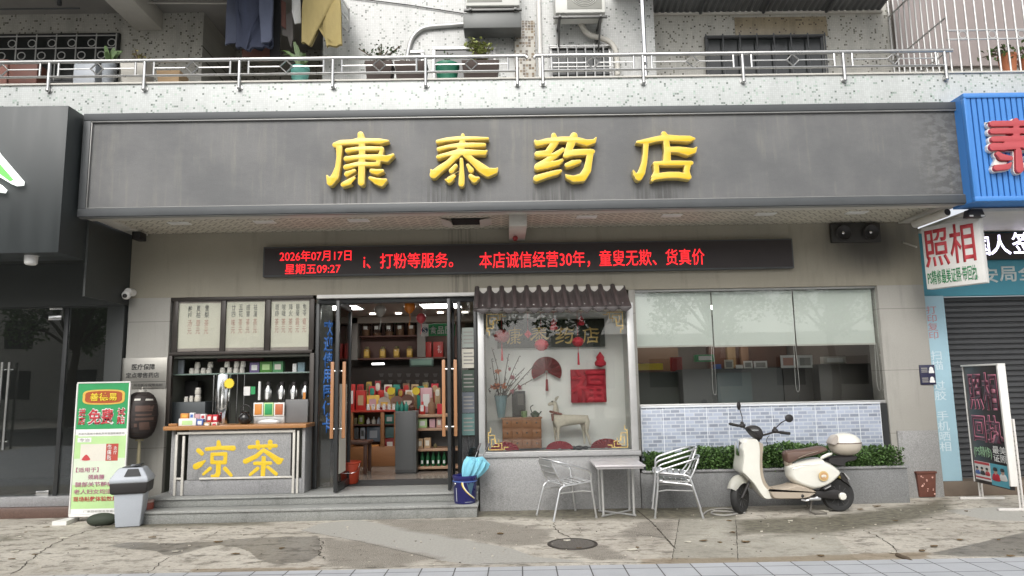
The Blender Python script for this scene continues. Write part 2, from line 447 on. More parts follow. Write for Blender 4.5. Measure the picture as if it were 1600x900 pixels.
def stone_mat(name, col, joint=None, jh=.83, jw=30., z0=.0, soot=False):
    m, n, l, b = _new(name); P = _pos(n)
    a = _noise(n, l, P, 1.3, 5); s = _noise(n, l, _map(n, l, P, (4, 4, .5)), 1.6, 5); g = _noise(n, l, P, 55., 4, .7)
    v = _math(n, l, 'ADD', _math(n, l, 'MULTIPLY_ADD', a, .3, .85), _math(n, l, 'MULTIPLY_ADD', g, .22, -.11))
    v = _math(n, l, 'SUBTRACT', v, _ramp(n, l, s, .5, .8, 0, .22))
    c = _val(n, l, col, v)
    sp = n.new('ShaderNodeSeparateXYZ'); l.new(P, sp.inputs[0])
    if joint:
        f = _math(n, l, 'FRACT', _math(n, l, 'DIVIDE', _math(n, l, 'SUBTRACT', sp.outputs[2], z0), jh))
        c = _mix(n, l, _math(n, l, 'LESS_THAN', f, .006/jh), c, joint)
    if soot:
        dx = _math(n, l, 'SUBTRACT', sp.outputs[0], 5.05); dz = _math(n, l, 'MULTIPLY', _math(n, l, 'SUBTRACT', sp.outputs[2], 3.38), 1.6)
        d = _math(n, l, 'SQRT', _math(n, l, 'ADD', _math(n, l, 'MULTIPLY', dx, dx), _math(n, l, 'MULTIPLY', dz, dz)))
        d = _math(n, l, 'ADD', d, _math(n, l, 'MULTIPLY_ADD', s, .5, -.25))
        c = _mix(n, l, _ramp(n, l, d, .15, .95, .85, 0), c, (.04, .037, .033))
        dx = _math(n, l, 'ABSOLUTE', _math(n, l, 'SUBTRACT', sp.outputs[0], -.55)); rs = _math(n, l, 'MULTIPLY', _ramp(n, l, dx, .03, .3, 1, 0), _ramp(n, l, _noise(n, l, _map(n, l, P, (12, 1, .4)), 3., 3), .42, .6))
        c = _mix(n, l, _math(n, l, 'MULTIPLY', rs, .45), c, (.08, .07, .055))
    l.new(c, b.inputs['Base Color']); b.inputs['Roughness'].default_value = .62
    bp = n.new('ShaderNodeBump'); bp.inputs['Strength'].default_value = .15; bp.inputs['Distance'].default_value = .003
    l.new(g, bp.inputs['Height']); l.new(bp.outputs[0], b.inputs['Normal']); return m
def granite_mat(name, col, amp=.5, rough=.4, sc=160.):
    m, n, l, b = _new(name); P = _pos(n)
    vo = n.new('ShaderNodeTexVoronoi'); vo.inputs['Scale'].default_value = sc; l.new(P, vo.inputs['Vector'])
    sc2 = n.new('ShaderNodeSeparateColor'); l.new(vo.outputs['Color'], sc2.inputs[0])
    a = _noise(n, l, P, 1.5, 5); f = _noise(n, l, P, sc*.4, 3)
    v = _math(n, l, 'ADD', _math(n, l, 'MULTIPLY_ADD', sc2.outputs[0], amp, 1-amp/2), _math(n, l, 'MULTIPLY_ADD', a, .4, -.2))
    v = _math(n, l, 'ADD', v, _math(n, l, 'MULTIPLY_ADD', f, .3, -.15))
    d = _noise(n, l, _map(n, l, P, (2.5, 2.5, 1.2)), 1.4, 6, .7)
    v = _math(n, l, 'SUBTRACT', v, _ramp(n, l, d, .52, .75, 0, .3))
    l.new(_val(n, l, col, v), b.inputs['Base Color']); b.inputs['Roughness'].default_value = rough; return m
def perf_mat():
    """cream ceiling tiles punched with rows of dark diamonds"""
    m, n, l, b = _new('perforated_ceiling_tile'); P = _pos(n)
    sp = n.new('ShaderNodeSeparateXYZ'); l.new(P, sp.inputs[0])
    p = .135
    u = _math(n, l, 'ABSOLUTE', _math(n, l, 'SUBTRACT', _math(n, l, 'FRACT', _math(n, l, 'DIVIDE', sp.outputs[0], p)), .5))
    w = _math(n, l, 'ABSOLUTE', _math(n, l, 'SUBTRACT', _math(n, l, 'FRACT', _math(n, l, 'DIVIDE', sp.outputs[1], p)), .5))
    lines = _math(n, l, 'LESS_THAN', _math(n, l, 'ABSOLUTE', _math(n, l, 'SUBTRACT', _math(n, l, 'ADD', u, w), .42)), .075)
    a = _noise(n, l, P, 2., 5)
    c = _mix(n, l, lines, (.62, .585, .49), (.25, .225, .18)); c = _val(n, l, c, _math(n, l, 'MULTIPLY_ADD', a, .5, .72))
    l.new(c, b.inputs['Base Color']); b.inputs['Roughness'].default_value = .55; return m
def ground_mat():
    m, n, l, b = _new('old_concrete_forecourt'); P = _pos(n)
    def attr(nm):
        t = n.new('ShaderNodeAttribute'); t.attribute_name = nm; return t.outputs['Fac']
    big = _noise(n, l, P, .9, 6, .65); mid = _noise(n, l, _map(n, l, P, (1, 1.6, 1)), 4.5, 6, .7); fine = _noise(n, l, P, 38., 4, .7); gr = _noise(n, l, P, 130., 3, .7)
    edge = _math(n, l, 'MULTIPLY_ADD', mid, .7, -.35); edge2 = _math(n, l, 'MULTIPLY_ADD', fine, .3, -.15)
    c = _mix(n, l, _ramp(n, l, big, .3, .7), (.37, .34, .288), (.55, .515, .445))
    c = _mix(n, l, _ramp(n, l, mid, .48, .66), c, (.185, .168, .138))
    def msk(nm, k=1., soft=.12):
        v = _math(n, l, 'ADD', attr(nm), _math(n, l, 'MULTIPLY', _math(n, l, 'ADD', edge, edge2), k)); return _ramp(n, l, v, .5-soft, .5+soft)
    bl = _noise(n, l, _map(n, l, P, (1, 1.8, 1)), 11., 5, .7); c = _mix(n, l, _ramp(n, l, bl, .52, .66, 0, .6), c, (.18, .16, .125)); c = _mix(n, l, _ramp(n, l, bl, .46, .34, 0, .5), c, (.43, .41, .36))
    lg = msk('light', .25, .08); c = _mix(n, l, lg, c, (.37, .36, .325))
    sb = msk('slab', .10, .06); c = _mix(n, l, _math(n, l, 'MULTIPLY', sb, .62), c, _mix(n, l, _ramp(n, l, big, .35, .65), (.27, .26, .215), (.36, .345, .29)))
    oc = msk('ochre', 1.); c = _mix(n, l, _math(n, l, 'MULTIPLY', oc, .6), c, (.22, .16, .09))
    ro = msk('rough', .9, .2)
    peb = _ramp(n, l, gr, .42, .60)
    c = _mix(n, l, _math(n, l, 'MULTIPLY', ro, .8), c, _mix(n, l, peb, (.085, .074, .058), (.37, .34, .29)))
    mo = msk('moss', 1.1, .45); c = _mix(n, l, _math(n, l, 'MULTIPLY', mo, .9), c, _mix(n, l, _ramp(n, l, bl, .35, .65), (.05, .046, .030), (.19, .175, .125)))
    we = msk('wet', .22, .05); c = _mix(n, l, we, c, _val(n, l, c, _math(n, l, 'MULTIPLY_ADD', mid, .1, .47)))
    v = _math(n, l, 'ADD', _math(n, l, 'MULTIPLY_ADD', fine, .7, .65), _math(n, l, 'MULTIPLY_ADD', gr, .5, -.25))
    l.new(_val(n, l, c, v), b.inputs['Base Color'])
    r = _math(n, l, 'SUBTRACT', .85, _math(n, l, 'MULTIPLY', we, .42)); r = _math(n, l, 'SUBTRACT', r, _math(n, l, 'MULTIPLY', mo, .25)); l.new(r, b.inputs['Roughness'])
    bp = n.new('ShaderNodeBump'); bp.inputs['Strength'].default_value = .5; bp.inputs['Distance'].default_value = .008
    l.new(_math(n, l, 'ADD', fine, mid), bp.inputs['Height']); l.new(bp.outputs[0], b.inputs['Normal']); return m
def blind_mat():
    m, n, l, b = _new('pale_green_roller_blind'); P = _pos(n)
    a = _noise(n, l, P, 1.5, 2); w = _noise(n, l, _map(n, l, P, (300, 1, 300)), 1., 1)
    l.new(_val(n, l, (.68, .72, .665), _math(n, l, 'MULTIPLY_ADD', a, .1, .95)), b.inputs['Base Color']); b.inputs['Roughness'].default_value = .8
    return m

m_fascia = fascia_mat()
m_trim = pm('fascia_trim_metal', (.075, .08, .083), .5, .15, .25, 3, .05, bump=.05)
m_trim_lt = pm('worn_trim_edge', (.28, .28, .27), .4, .5, .2, 5)
m_stone = stone_mat('beige_stone_cladding', (.295, .272, .215), soot=True)
m_pillar = stone_mat('pale_pillar_stone', (.325, .315, .285), (.14, .13, .12), .83, z0=.0)
m_mosaic = mosaic('white_mosaic_tile')
m_mosaic_wall = mosaic('cream_mosaic_tile', (.52, .51, .465), (.12, .115, .09), .085, .0265, (.40, .39, .35), .25)
m_mosaic_brown = mosaic('brown_mosaic_tile', (.50, .48, .42), (.13, .095, .055), .55, .042, (.5, .48, .44), .3)
m_perf = perf_mat()
m_white = pm('white_paint', (.72, .71, .68), .45, 0, .1, 4)
m_dirtwhite = pm('dirty_white_paint', (.55, .53, .48), .55, 0, .2, 5)
m_granite = granite_mat('grey_granite', (.25, .25, .253))
m_granite_lt = granite_mat('light_grey_granite', (.29, .29, .288), .45)
m_step = granite_mat('worn_step_granite', (.23, .235, .222), .4, .5, 120)
m_planter = granite_mat('planter_granite', (.19, .193, .193), .5, .5)
m_sillstone = granite_mat('sill_stone', (.33, .33, .33), .25, .4)
m_black = pm('black_frame_metal', (.038, .040, .041), .35, .3, .2, 6)
m_dkbrown = pm('dark_brown_frame', (.042, .035, .030), .4, .2, .2, 6)
m_steel = pm('stainless_steel', (.60, .60, .59), .22, 1., .08, 8, .03)
m_rail = pm('weathered_steel_rail', (.50, .50, .49), .3, .9, .15, 8, .04)
m_pane = pm('dark_window_pane', (.020, .023, .023), .12, 0, .1, 3, .01, spec=.6)
m_alu = pm('brushed_aluminium', (.74, .75, .76), .36, 1., .08, 8, .03)
m_alu_dull = pm('dull_aluminium_frame', (.50, .50, .49), .45, .6, .15, 6)
m_chrome = pm('polished_steel', (.85, .85, .85), .08, 1., .03, 8)
m_gold = pm('yellow_letter_acrylic', (.80, .50, .012), .35, 0, .10, 7, .03, coat=.5)
m_gold_edge = pm('letter_pale_gold_rim', (.72, .56, .17), .3, .1, .12, 9)
m_goldpaint = pm('painted_gold_letter', (.68, .47, .02), .45, 0, .18, 30, .1)
m_goldleaf = pm('gilded_letter', (.66, .47, .16), .4, .3, .15, 20)
m_glass = glass('window_glass'); m_glass_dk = glass('tinted_dark_glass', (.82, .84, .83), 1.5, 1.2)
m_glass_hi = glass('shiny_glass', (.97, .98, .975), 1.52, 1.0)
m_wood = pm('orange_wood', (.36, .17, .06), .4, 0, .2, 6, .08, st=(1, 8, 8))
m_handle = pm('tan_wood_handle', (.38, .185, .085), .45, 0, .15, 8, .06, st=(8, 8, 1))
m_dkwood = pm('dark_red_wood', (.085, .038, .025), .45, 0, .2, 6, .06)
m_chest = pm('chestnut_chest_wood', (.30, .13, .05), .45, 0, .2, 8, .06, st=(1, 1, 7))
m_red = pm('red_paint', (.45, .03, .025), .45)
m_crimson = pm('crimson_paper', (.50, .022, .04), .65, 0, .1, 9)
m_dkred = pm('dark_red_fan_paper', (.27, .022, .025), .55, 0, .2, 30, .1)
m_ledred = em('red_led', (1., .022, .03), 1.05)
m_ledwhite = em('white_led', (.80, .76, 1.), 2.2)
m_ledbox = pm('led_panel_black', (.026, .019, .019), .5, 0, .1, 9)
m_green = pm('sign_green', (.03, .30, .10), .5); m_greenlt = pm('pale_green_print', (.45, .66, .30), .5, 0, .2, 2.)
m_paper = pm('white_print', (.74, .74, .72), .5, 0, .06, 5); m_cream = pm('cream_paper', (.66, .63, .55), .6, 0, .08, 4)
m_printred = pm('print_red', (.50, .05, .06), .5); m_printpurple = pm('print_mauve', (.42, .16, .24), .5); m_printblack = pm('print_black', (.03, .03, .03), .5)
m_printyellow = pm('print_yellow', (.80, .60, .04), .5); m_printgrey = pm('faded_grey_print', (.30, .29, .27), .6)
m_pinkprint = pm('faded_pink_print', (.58, .34, .28), .6)
m_blue_sheet = pm('blue_corrugated_paint', (.055, .22, .58), .4, 0, .08, 3, .03)
m_teal = pm('teal_sign_face', (.055, .27, .36), .45, 0, .12, 2); m_paleblue = pm('pale_blue_panel', (.33, .50, .58), .45, 0, .08, 3)
m_bluetext = pm('blue_vinyl', (.02, .10, .32), .4)
m_darkred_letter = pm('faded_red_letter', (.44, .065, .075), .45, 0, .1, 6)
m_shutter = pm('dark_grey_shutter', (.070, .072, .076), .5, .3, .15, 4)
m_plasticgrey = pm('grey_bin_plastic', (.40, .43, .47), .45, 0, .06, 6); m_darkplastic = pm('black_plastic', (.022, .020, .020), .5, 0, .2, 6)
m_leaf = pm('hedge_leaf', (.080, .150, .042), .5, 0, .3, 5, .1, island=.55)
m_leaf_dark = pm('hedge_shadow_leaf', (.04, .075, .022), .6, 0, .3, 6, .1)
m_leaf2 = pm('pot_plant_leaf', (.07, .13, .03), .5, 0, .25, 7, island=.5); m_leaf_yl = pm('yellow_green_leaf', (.24, .27, .08), .5, 0, .2, 8, island=.4)
m_bark = pm('bark', (.085, .068, .05), .85, 0, .3, 9, bump=.4, bsc=40)
m_twig = pm('twig', (.10, .075, .05), .8)
m_terracotta = pm('terracotta', (.42, .15, .07), .75); m_brownpot = pm('brown_planter', (.055, .035, .028), .6); m_tealpot = pm('teal_pot', (.12, .36, .31), .45); m_greenpot = pm('green_bowl', (.03, .20, .12), .4)
m_denim = pm('navy_cloth', (.05, .06, .10), .85, 0, .35, 7, .08, bump=1., bsc=14, st=(2, 1, .5)); m_bluecloth = pm('slate_blue_cloth', (.10, .115, .17), .85, 0, .2, 6)
m_khaki = pm('yellow_khaki_cloth', (.40, .32, .135), .85, 0, .18, 8, .05, bump=1., bsc=14, st=(2, 1, .6)); m_darkcloth = pm('black_cloth', (.02, .02, .022), .9); m_greycloth = pm('grey_cloth', (.30, .28, .27), .9); m_pinkcloth = pm('dusty_red_cloth', (.24, .12, .10), .9)
m_creampaint = pm('cream_scooter_paint', (.73, .72, .65), .24, 0, .09, 5, .03, coat=.6); m_beige = pm('beige_scooter_plastic', (.40, .34, .27), .4, 0, .08, 4)
m_seat = pm('brown_leatherette', (.12, .072, .055), .5, 0, .12, 12, .05, bump=.1); m_tyre = pm('tyre_rubber', (.022, .022, .022), .75, 0, .2, 20, .1)
m_bucketblue = pm('dark_blue_tin', (.018, .018, .12), .3, 0, .1, 6); m_umb = pm('light_blue_nylon', (.22, .56, .70), .55, 0, .1, 8)
m_rust = pm('rusty_brown_tin', (.12, .042, .028), .6, 0, .35, 12, .1); m_iron = pm('cast_iron', (.13, .12, .105), .55, .3, .3, 14, .15, bump=.4)
m_lantern = pm('black_gauze_lantern', (.028, .020, .018), .6, 0, .25, 8); m_lantern_print = pm('lantern_print', (.095, .055, .042), .6, 0, .3, 14)
m_plaque = pm('brushed_steel_plaque', (.34, .33, .30), .42, .8, .12, 5, .04, st=(1, 1, 8))
m_deer = pm('pale_speckled_deer', (.58, .53, .43), .6, 0, .2, 14, .2, 40); m_celadon = pm('blue_green_glaze', (.13, .22, .24), .22, 0, .15, 9)
m_orangeflower = pm('orange_petal', (.62, .21, .09), .6, 0, .2, 12, island=.4); m_pinkflower = pm('pink_petal', (.45, .18, .20), .6)
m_rooftile = pm('purple_brown_roof_tile', (.058, .050, .049), .5, 0, .3, 7, .12, bump=.3, bsc=40)
m_wallwhite = pm('display_white_wall', (.80, .80, .76), .7, 0, .05, 2)
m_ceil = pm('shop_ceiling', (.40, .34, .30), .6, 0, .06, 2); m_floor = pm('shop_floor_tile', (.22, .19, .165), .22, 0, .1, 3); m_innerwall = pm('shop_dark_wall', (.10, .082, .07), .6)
m_lamp = em('ceiling_panel_light', (1, .98, .94), 13.0); m_spot = em('downlight_glow', (1, .93, .82), 5.0)
m_cabgrey = pm('dark_grey_cabinet', (.10, .105, .107), .45, 0, .08, 4); m_cabdark = pm('charcoal_counter', (.085, .087, .084), .5, 0, .12, 4); m_cabteal = pm('teal_grey_door', (.10, .125, .125), .45)
m_jarglass = glass('jar_glass', (.95, .94, .92), 1.4, 1.); m_lidwhite = pm('white_lid', (.62, .6, .56), .4); m_amber = pm('amber_liquid', (.40, .24, .05), .25)
m_herb = pm('dried_herbs', (.22, .12, .07), .8, 0, .4, 40, .3, 120); m_bottlegreen = pm('green_bottle_glass', (.015, .09, .035), .12); m_kraft = pm('kraft_box', (.45, .31, .18), .7)
m_balloon_o = pm('orange_balloon', (.70, .22, .03), .3, 0, .15, 6); m_balloon_r = pm('red_balloon', (.42, .05, .06), .35); m_balloon_w = pm('grey_white_balloon', (.36, .34, .31), .4)
m_tealbox = pm('teal_bottle', (.03, .22, .17), .4); m_pinkbox = pm('pink_carton', (.55, .33, .36), .6); m_bluebox = pm('blue_carton', (.08, .15, .42), .5); m_purplebox = pm('purple_carton', (.16, .12, .25), .5); m_orangebox = pm('orange_carton', (.60, .24, .05), .5)
m_yellowbox = pm('yellow_carton', (.66, .42, .08), .5); m_brass = pm('brass_bottle', (.22, .19, .10), .4, .4); m_concrete = pm('soot_concrete', (.30, .29, .27), .8, 0, .2, 3)
m_acwhite = pm('aircon_casing', (.66, .66, .62), .5, 0, .1, 3); m_acgrille = pm('aircon_grille', (.30, .30, .27), .6); m_asphalt = pm('asphalt', (.05, .05, .05), .9, 0, .2, 5, .2, 200)
m_ground = ground_mat()
m_pave = tiles('blue_grey_pavers', (.42, .435, .455), (.10, .10, .10), .29, .27, .006, .07, .75, 'xy', 0, .1, rot=math.radians(1.2))
m_brick = tiles('blue_white_brick_tile', (.29, .325, .40), (.46, .49, .53), .125, .048, .0065, .30, .35, 'xz', .5, .05)
m_blind = blind_mat()
# ================================================================== GROUND
def poly_sd(px, py, poly):
    d = np.full(px.shape, 1e9); ins = np.zeros(px.shape, bool); k = len(poly)
    for i in range(k):
        ax, ay = poly[i]; bx, by = poly[(i+1) % k]
        ex, ey = bx-ax, by-ay; L = ex*ex+ey*ey+1e-12
        t = np.clip(((px-ax)*ex+(py-ay)*ey)/L, 0, 1)
        d = np.minimum(d, np.hypot(px-ax-t*ex, py-ay-t*ey))
        c = ((ay > py) != (by > py)) & (px < ex*(py-ay)/(ey if abs(ey) > 1e-12 else 1e-12)+ax)
        ins ^= c
    return np.where(ins, -d, d)
def make_ground():
    gx = np.concatenate([[-400, -40, -12], np.arange(-8, 9.001, .035), [13, 40, 400]])
    gy = np.concatenate([[-400, -40, -5, 3], np.arange(5.9, 9.8, .028), [12, 40, 400]])
    X, Yv = np.meshgrid(gx, gy); nx, ny = len(gx), len(gy)
    co = np.stack([X, Yv, np.zeros_like(X)], -1).reshape(-1, 3)
    idx = np.arange(nx*ny).reshape(ny, nx)
    F = np.stack([idx[:-1, :-1], idx[:-1, 1:], idx[1:, 1:], idx[1:, :-1]], -1).reshape(-1, 4)
    me = bpy.data.meshes.new('ground'); me.from_pydata(co.tolist(), [], F.tolist())
    fl = lambda P: [gnd(u, v) for u, v in P]
    px, py = co[:, 0], co[:, 1]
    def add(nm, polys, soft):
        val = np.zeros(len(co))
        for P in polys:
            sd = poly_sd(px, py, fl(P)); val = np.maximum(val, np.clip(.5-sd/(2*soft), 0, 1))
        a = me.attributes.new(nm, 'FLOAT', 'POINT'); a.data.foreach_set('value', val)
    add('wet', [[(168, 853), (200, 847), (270, 849), (330, 846), (400, 840), (497, 838), (500, 846), (501, 866), (480, 878), (430, 882), (405, 875), (390, 862), (370, 855), (340, 851), (310, 858), (275, 868), (255, 867), (245, 861), (205, 858)],
                [(1455, 864), (1530, 848), (1602, 831), (1640, 830), (1640, 868), (1500, 870)], [(940, 757), (960, 757), (960, 762), (940, 762)]], .05)
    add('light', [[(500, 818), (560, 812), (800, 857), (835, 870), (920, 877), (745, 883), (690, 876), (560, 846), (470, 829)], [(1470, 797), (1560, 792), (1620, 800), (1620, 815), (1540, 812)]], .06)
    add('slab', [[(1060, 808), (1150, 806), (1153, 880), (1050, 880)], [(1153, 838), (1300, 832), (1340, 876), (1153, 878)]], .03)
    add('rough', [[(570, 810), (760, 813), (862, 828), (855, 850), (800, 854), (640, 830)], [(500, 842), (560, 845), (690, 872), (600, 888), (510, 886)], [(855, 850), (940, 850), (990, 874), (930, 876)], [(1000, 815), (1060, 815), (1052, 840), (960, 840)]], .18)
    add('moss', [[(1148, 812), (1290, 806), (1420, 790), (1475, 778), (1490, 797), (1420, 818), (1290, 834), (1150, 834)], [(745, 798), (1150, 788), (1150, 810), (900, 812), (745, 808)], [(150, 816), (420, 815), (420, 820), (150, 826)], [(0, 838), (18, 838), (18, 845), (0, 845)]], .16)
    add('ochre', [[(1000, 873), (1050, 872), (1150, 872), (1450, 862), (1450, 873), (1150, 880), (1000, 882)], [(300, 889), (500, 886), (500, 893), (300, 896)]], .12)
    o = link_mesh('ground', me, m_ground, None); struct(o)
make_ground()
mb = MB(); e0, e1 = (-14, 6.395+.012*14), (14, 6.395-.0205*14)
mb.face([(-14, -2.6, .004), (14, -2.6, .004), (e1[0], e1[1], .004), (e0[0], e0[1], .004)]); struct(mb.build('pavement', m_pave, normals=False))
mb = MB(); mb.face([(-200, -11, .004), (200, -11, .004), (200, -2.75, .004), (-200, -2.75, .004)]); struct(mb.build('road', m_asphalt, normals=False))
mb = MB(); mb.box(-60, 60, -2.75, -2.6, -.1, .02, .01); mb.box(-60, 60, -11.15, -11, -.1, .12, .01); struct(mb.build('kerb', m_concrete))
m_crack = pm('crack_dirt', (.075, .064, .05), .95, 0, .3, 20)
def crack(P, w, jit=.012):
    pts = []
    G = [Vector((*gnd(u, v), 0)) for u, v in P]
    for a, b in zip(G, G[1:]):
        k = max(2, int((b-a).length/.05))
        for i in range(k): pts.append(a.lerp(b, i/k))
    pts.append(G[-1]); mb = MB(); L, Rr = [], []
    for i, p in enumerate(pts):
        t = (pts[min(i+1, len(pts)-1)]-pts[max(i-1, 0)]).normalized(); nrm = Vector((-t.y, t.x, 0))
        q = p+nrm*random.uniform(-jit, jit); ww = .6*w*random.uniform(.35, 1.2)*min(1, .3+min(i, len(pts)-1-i)*.35)
        L.append((q.x+nrm.x*ww, q.y+nrm.y*ww, .003)); Rr.append((q.x-nrm.x*ww, q.y-nrm.y*ww, .003))
    for i in range(len(pts)-1): mb.face([L[i], L[i+1], Rr[i+1], Rr[i]])
    o = mb.build('ground_crack', m_crack); struct(o)
for P, w, j in ((((15, 899), (40, 882), (58, 866), (85, 850), (105, 840), (140, 829), (170, 818)), .012, .02), (((228, 899), (250, 880), (270, 869)), .009, .015), (((318, 843), (345, 828)), .008, .012),
                (((866, 816), (868, 828), (890, 841)), .014, .02), (((500, 840), (503, 852), (498, 865), (509, 876)), .010, .02), (((1348, 828), (1370, 838), (1392, 850), (1405, 866)), .010, .02),
                (((995, 797), (1020, 818), (1056, 858)), .016, .004), (((1062, 810), (1050, 876)), .007, .004), (((1150, 812), (1153, 878)), .008, .004), (((940, 838), (1000, 836), (1056, 842)), .008, .02),
                (((890, 828), (960, 830), (1040, 836)), .006, .02), (((120, 828), (150, 824)), .006, .01), (((470, 829), (560, 846), (690, 876)), .006, .006), (((300, 894), (420, 891), (600, 887), (800, 880), (1050, 879)), .007, .008)):
    crack(P, w, j)

# ================================================================== THE BUILDING
B = thing('shophouse', 'white mosaic tiled building with beige stone ground floor housing the pharmacy', 'building', (0, 9.4, 0))
YW = 9.4; XL, XR = -5.03, 5.76
mb = MB(); mb.box(XL, XR, YW, YW+.2, 2.815, 3.695); mb.build('lintel_wall', m_stone, B)
mb = MB(); mb.box(XL, -4.47, YW, YW+.35, 0, 2.815, .004); mb.build('pillar', m_pillar, B)
mb = MB(); mb.box(5.12, XR, YW, YW+.35, 0, 2.815, .004); mb.build('pillar', m_pillar, B)
mb = MB(); mb.box(5.20, XR-.02, YW-.028, YW-.002, 0, .86, .004); mb.build('pillar_base', granite_mat('pillar_base_granite', (.27, .27, .265)), B)
mb = MB(); mb.box(1.71, 1.80, YW-.002, YW+.3, .6, 2.813, .004); mb.build('window_mullion', m_pillar, B)
mb = MB(); mb.box(-.335, -.24, YW-.002, YW+.3, .27, 2.813, .004); mb.build('window_mullion', m_pillar, B)
# soffit with perforated tiles, pale borders, bracket, broken panel
mb = MB(); mb.box(-4.83, 5.5, 8.40, YW-.02, 3.700, 3.72); mb.box(XL+.01, XR-.01, YW-.019, YW+.3, 3.697, 3.75); mb.build('soffit', m_perf, B)
mb = MB(); mb.box(XL+.02, XR-.04, 8.237, 8.42, 3.645, 3.699, .004); mb.box(XL+.02, -4.82, 8.422, YW-.002, 3.672, 3.699, .004); mb.box(5.49, XR-.04, 8.422, YW-.002, 3.672, 3.699, .004)
mb.build('soffit_border', m_dirtwhite, B)
mb = MB(); x, z = at(825, 348, 9.0); mb.box(.10, .32, 8.5, 9.39, 3.52, 3.698, .006); mb.build('soffit_bracket', m_dirtwhite, B)
mb = MB(); mb.ball((.18, 9.0, 3.47), .035); mb.build('fire_sprinkler', m_dkred, B)
mb = MB(); x0, _ = at(706, 350, 8.9); x1, _ = at(750, 350, 8.9); mb.box(x0, x1, 8.78, 9.1, 3.682, 3.698); mb.build('soffit_hole', pm('dark_void', (.008, .008, .008), .9), B)
mb = MB()
for (ua, ub, dz) in ((690, 706, .04), (750, 768, .03)):
    a, _ = at(ua, 352, 8.95); b, _ = at(ub, 352, 8.95); lo = (a if ua < 700 else b)
    mb.face([(a, 8.75, 3.69 if ua < 700 else 3.69-dz), (b, 8.75, 3.69-dz if ua < 700 else 3.69), (b, 9.15, 3.69-dz if ua < 700 else 3.69), (a, 9.15, 3.69 if ua < 700 else 3.69-dz)])
    mb.build('soffit_broken_tile', m_dirtwhite, B); mb = MB()
for u in (280, 413, 560, 917, 1050, 1197, 1340):
    x, _ = at(u, 346, 8.8); mb = MB(); mb.box(x-.13, x+.13, 8.74, 8.88, 3.688, 3.699, .003); mb.build('downlight', pm('downlight_cover', (.75, .75, .72), .4) if u == 280 else bpy.data.materials['downlight_cover'], B)
# upper floor: tiled band, wall behind, slabs
BY = 8.42
mb = MB(); mb.box(-14, 14, BY, BY+.35, 4.3, 5.40, .006); mb.build('balcony_band', m_mosaic, B)
mb = MB(); mb.box(-14, 14, BY+.005, 9.95, 5.19, 5.385); mb.build('balcony_floor', m_concrete, B)
mb = MB(); mb.box(-14, 14, BY-.02, BY+.34, 5.402, 5.425, .004); mb.build('balcony_coping', m_dirtwhite, B)
WY = 9.75
mb = MB(); mb.box(-14, -4.35, WY, WY+.2, 5.3, 9); mb.box(-4.6, -2.3, WY+1.2, WY+1.3, 5.3, 9); mb.box(-4.5, -4.35, WY+.201, WY+1.199, 5.3, 9); mb.box(-2.55, -2.4, WY+.201, WY+1.199, 5.3, 9); mb.box(-2.55, 14, WY, WY+.2, 5.3, 9)
mb.box(-4.35, -2.55, WY, WY+.2, 7.2, 9); mb.build('upper_wall', m_mosaic_wall, B)
mb = MB(); mb.box(-2.5, 2.25, WY-.32, WY-.001, 5.3, 9.0); mb.build('bay_wall', mosaic('bay_mosaic_tile', (.56, .57, .555), (.22, .24, .22), .075, .0265, (.43, .43, .42), .15), B)
zc = at(100, 22, WY)[1]
mb = MB(); mb.box(-14, -2.51, BY-.9, WY+1.3, zc, zc+.25, .01); mb.build('upper_slab', m_concrete, B)
xb0 = at(213, 50, WY)[0]; xb1 = at(254, 50, WY)[0]
mb = MB(); mb.box(xb0, xb1, BY-.85, WY-.003, zc-.28, zc-.002, .01); mb.build('cantilever_beam', m_dirtwhite, B)
mb = MB(); x0, x1, z0, z1 = rc(804, 38, 836, 125, WY-.33); mb.box(x0, x1, WY-.40, WY-.322, 5.3, z1+.02, .004); mb.build('tiled_pier', m_mosaic_brown, B)
def win(u0, v0, u1, v1, Y, bars=0, frame=m_alu_dull, pane=m_pane, dark=True, fw=.045, cross=()):
    x0, x1, z0, z1 = rc(u0, v0, u1, v1, Y)
    mb = MB(); mb.box(x0, x1, Y-.012, Y-.003, z0, z1); w = mb.build('window', pm('window_dark_room', (.018, .02, .02), .7) if 'window_dark_room' not in bpy.data.materials else bpy.data.materials['window_dark_room'], B)
    mb = MB(); mb.box(x0+fw, x1-fw, Y-.030, Y-.024, z0+fw, z1-fw); mb.build('pane', pane, w)
    mb = MB()
    mb.box(x0, x1, Y-.05, Y-.013, z1-fw, z1, .004); mb.box(x0, x0+fw, Y-.05, Y-.013, z0, z1-fw, .004); mb.box(x1-fw, x1, Y-.05, Y-.013, z0, z1-fw, .004); mb.box(x0+fw, x1-fw, Y-.05, Y-.013, z0, z0+fw, .004)
    mb.build('frame', frame, w)
    if bars:
        mb = MB()
        for i in range(bars+1):
            x = x0+(x1-x0)*i/bars; mb.cyl((x, Y-.09, z0), (x, Y-.09, z1), .011, n=6)
        for z in (z0+.03, z1-.03)+tuple(z0+(z1-z0)*c for c in cross): mb.cyl((x0-.01, Y-.09, z), (x1+.01, Y-.09, z), .011, n=6)
        mb.build('grille', frame, w)
    return w, (x0, x1, z0, z1)
w, q = win(-60, 55, 187, 132, WY, 0, m_black)
mb = MB(); Yg = WY-.12
for i in range(9):
    x = q[0]+(q[1]-q[0])*i/8; mb.cyl((x, Yg, q[2]), (x, Yg, q[3]-.05), .009, n=6)
    if i < 8:
        for xc, zc2 in ((x+(q[1]-q[0])*.78/8, q[3]-.19), (x+(q[1]-q[0])*.3/8, q[3]-.38)): mb.tube([(xc+.055*math.cos(a), Yg, zc2+.055*math.sin(a)) for a in np.linspace(0, 2*math.pi, 14)[:-1]], .007, 5, True)
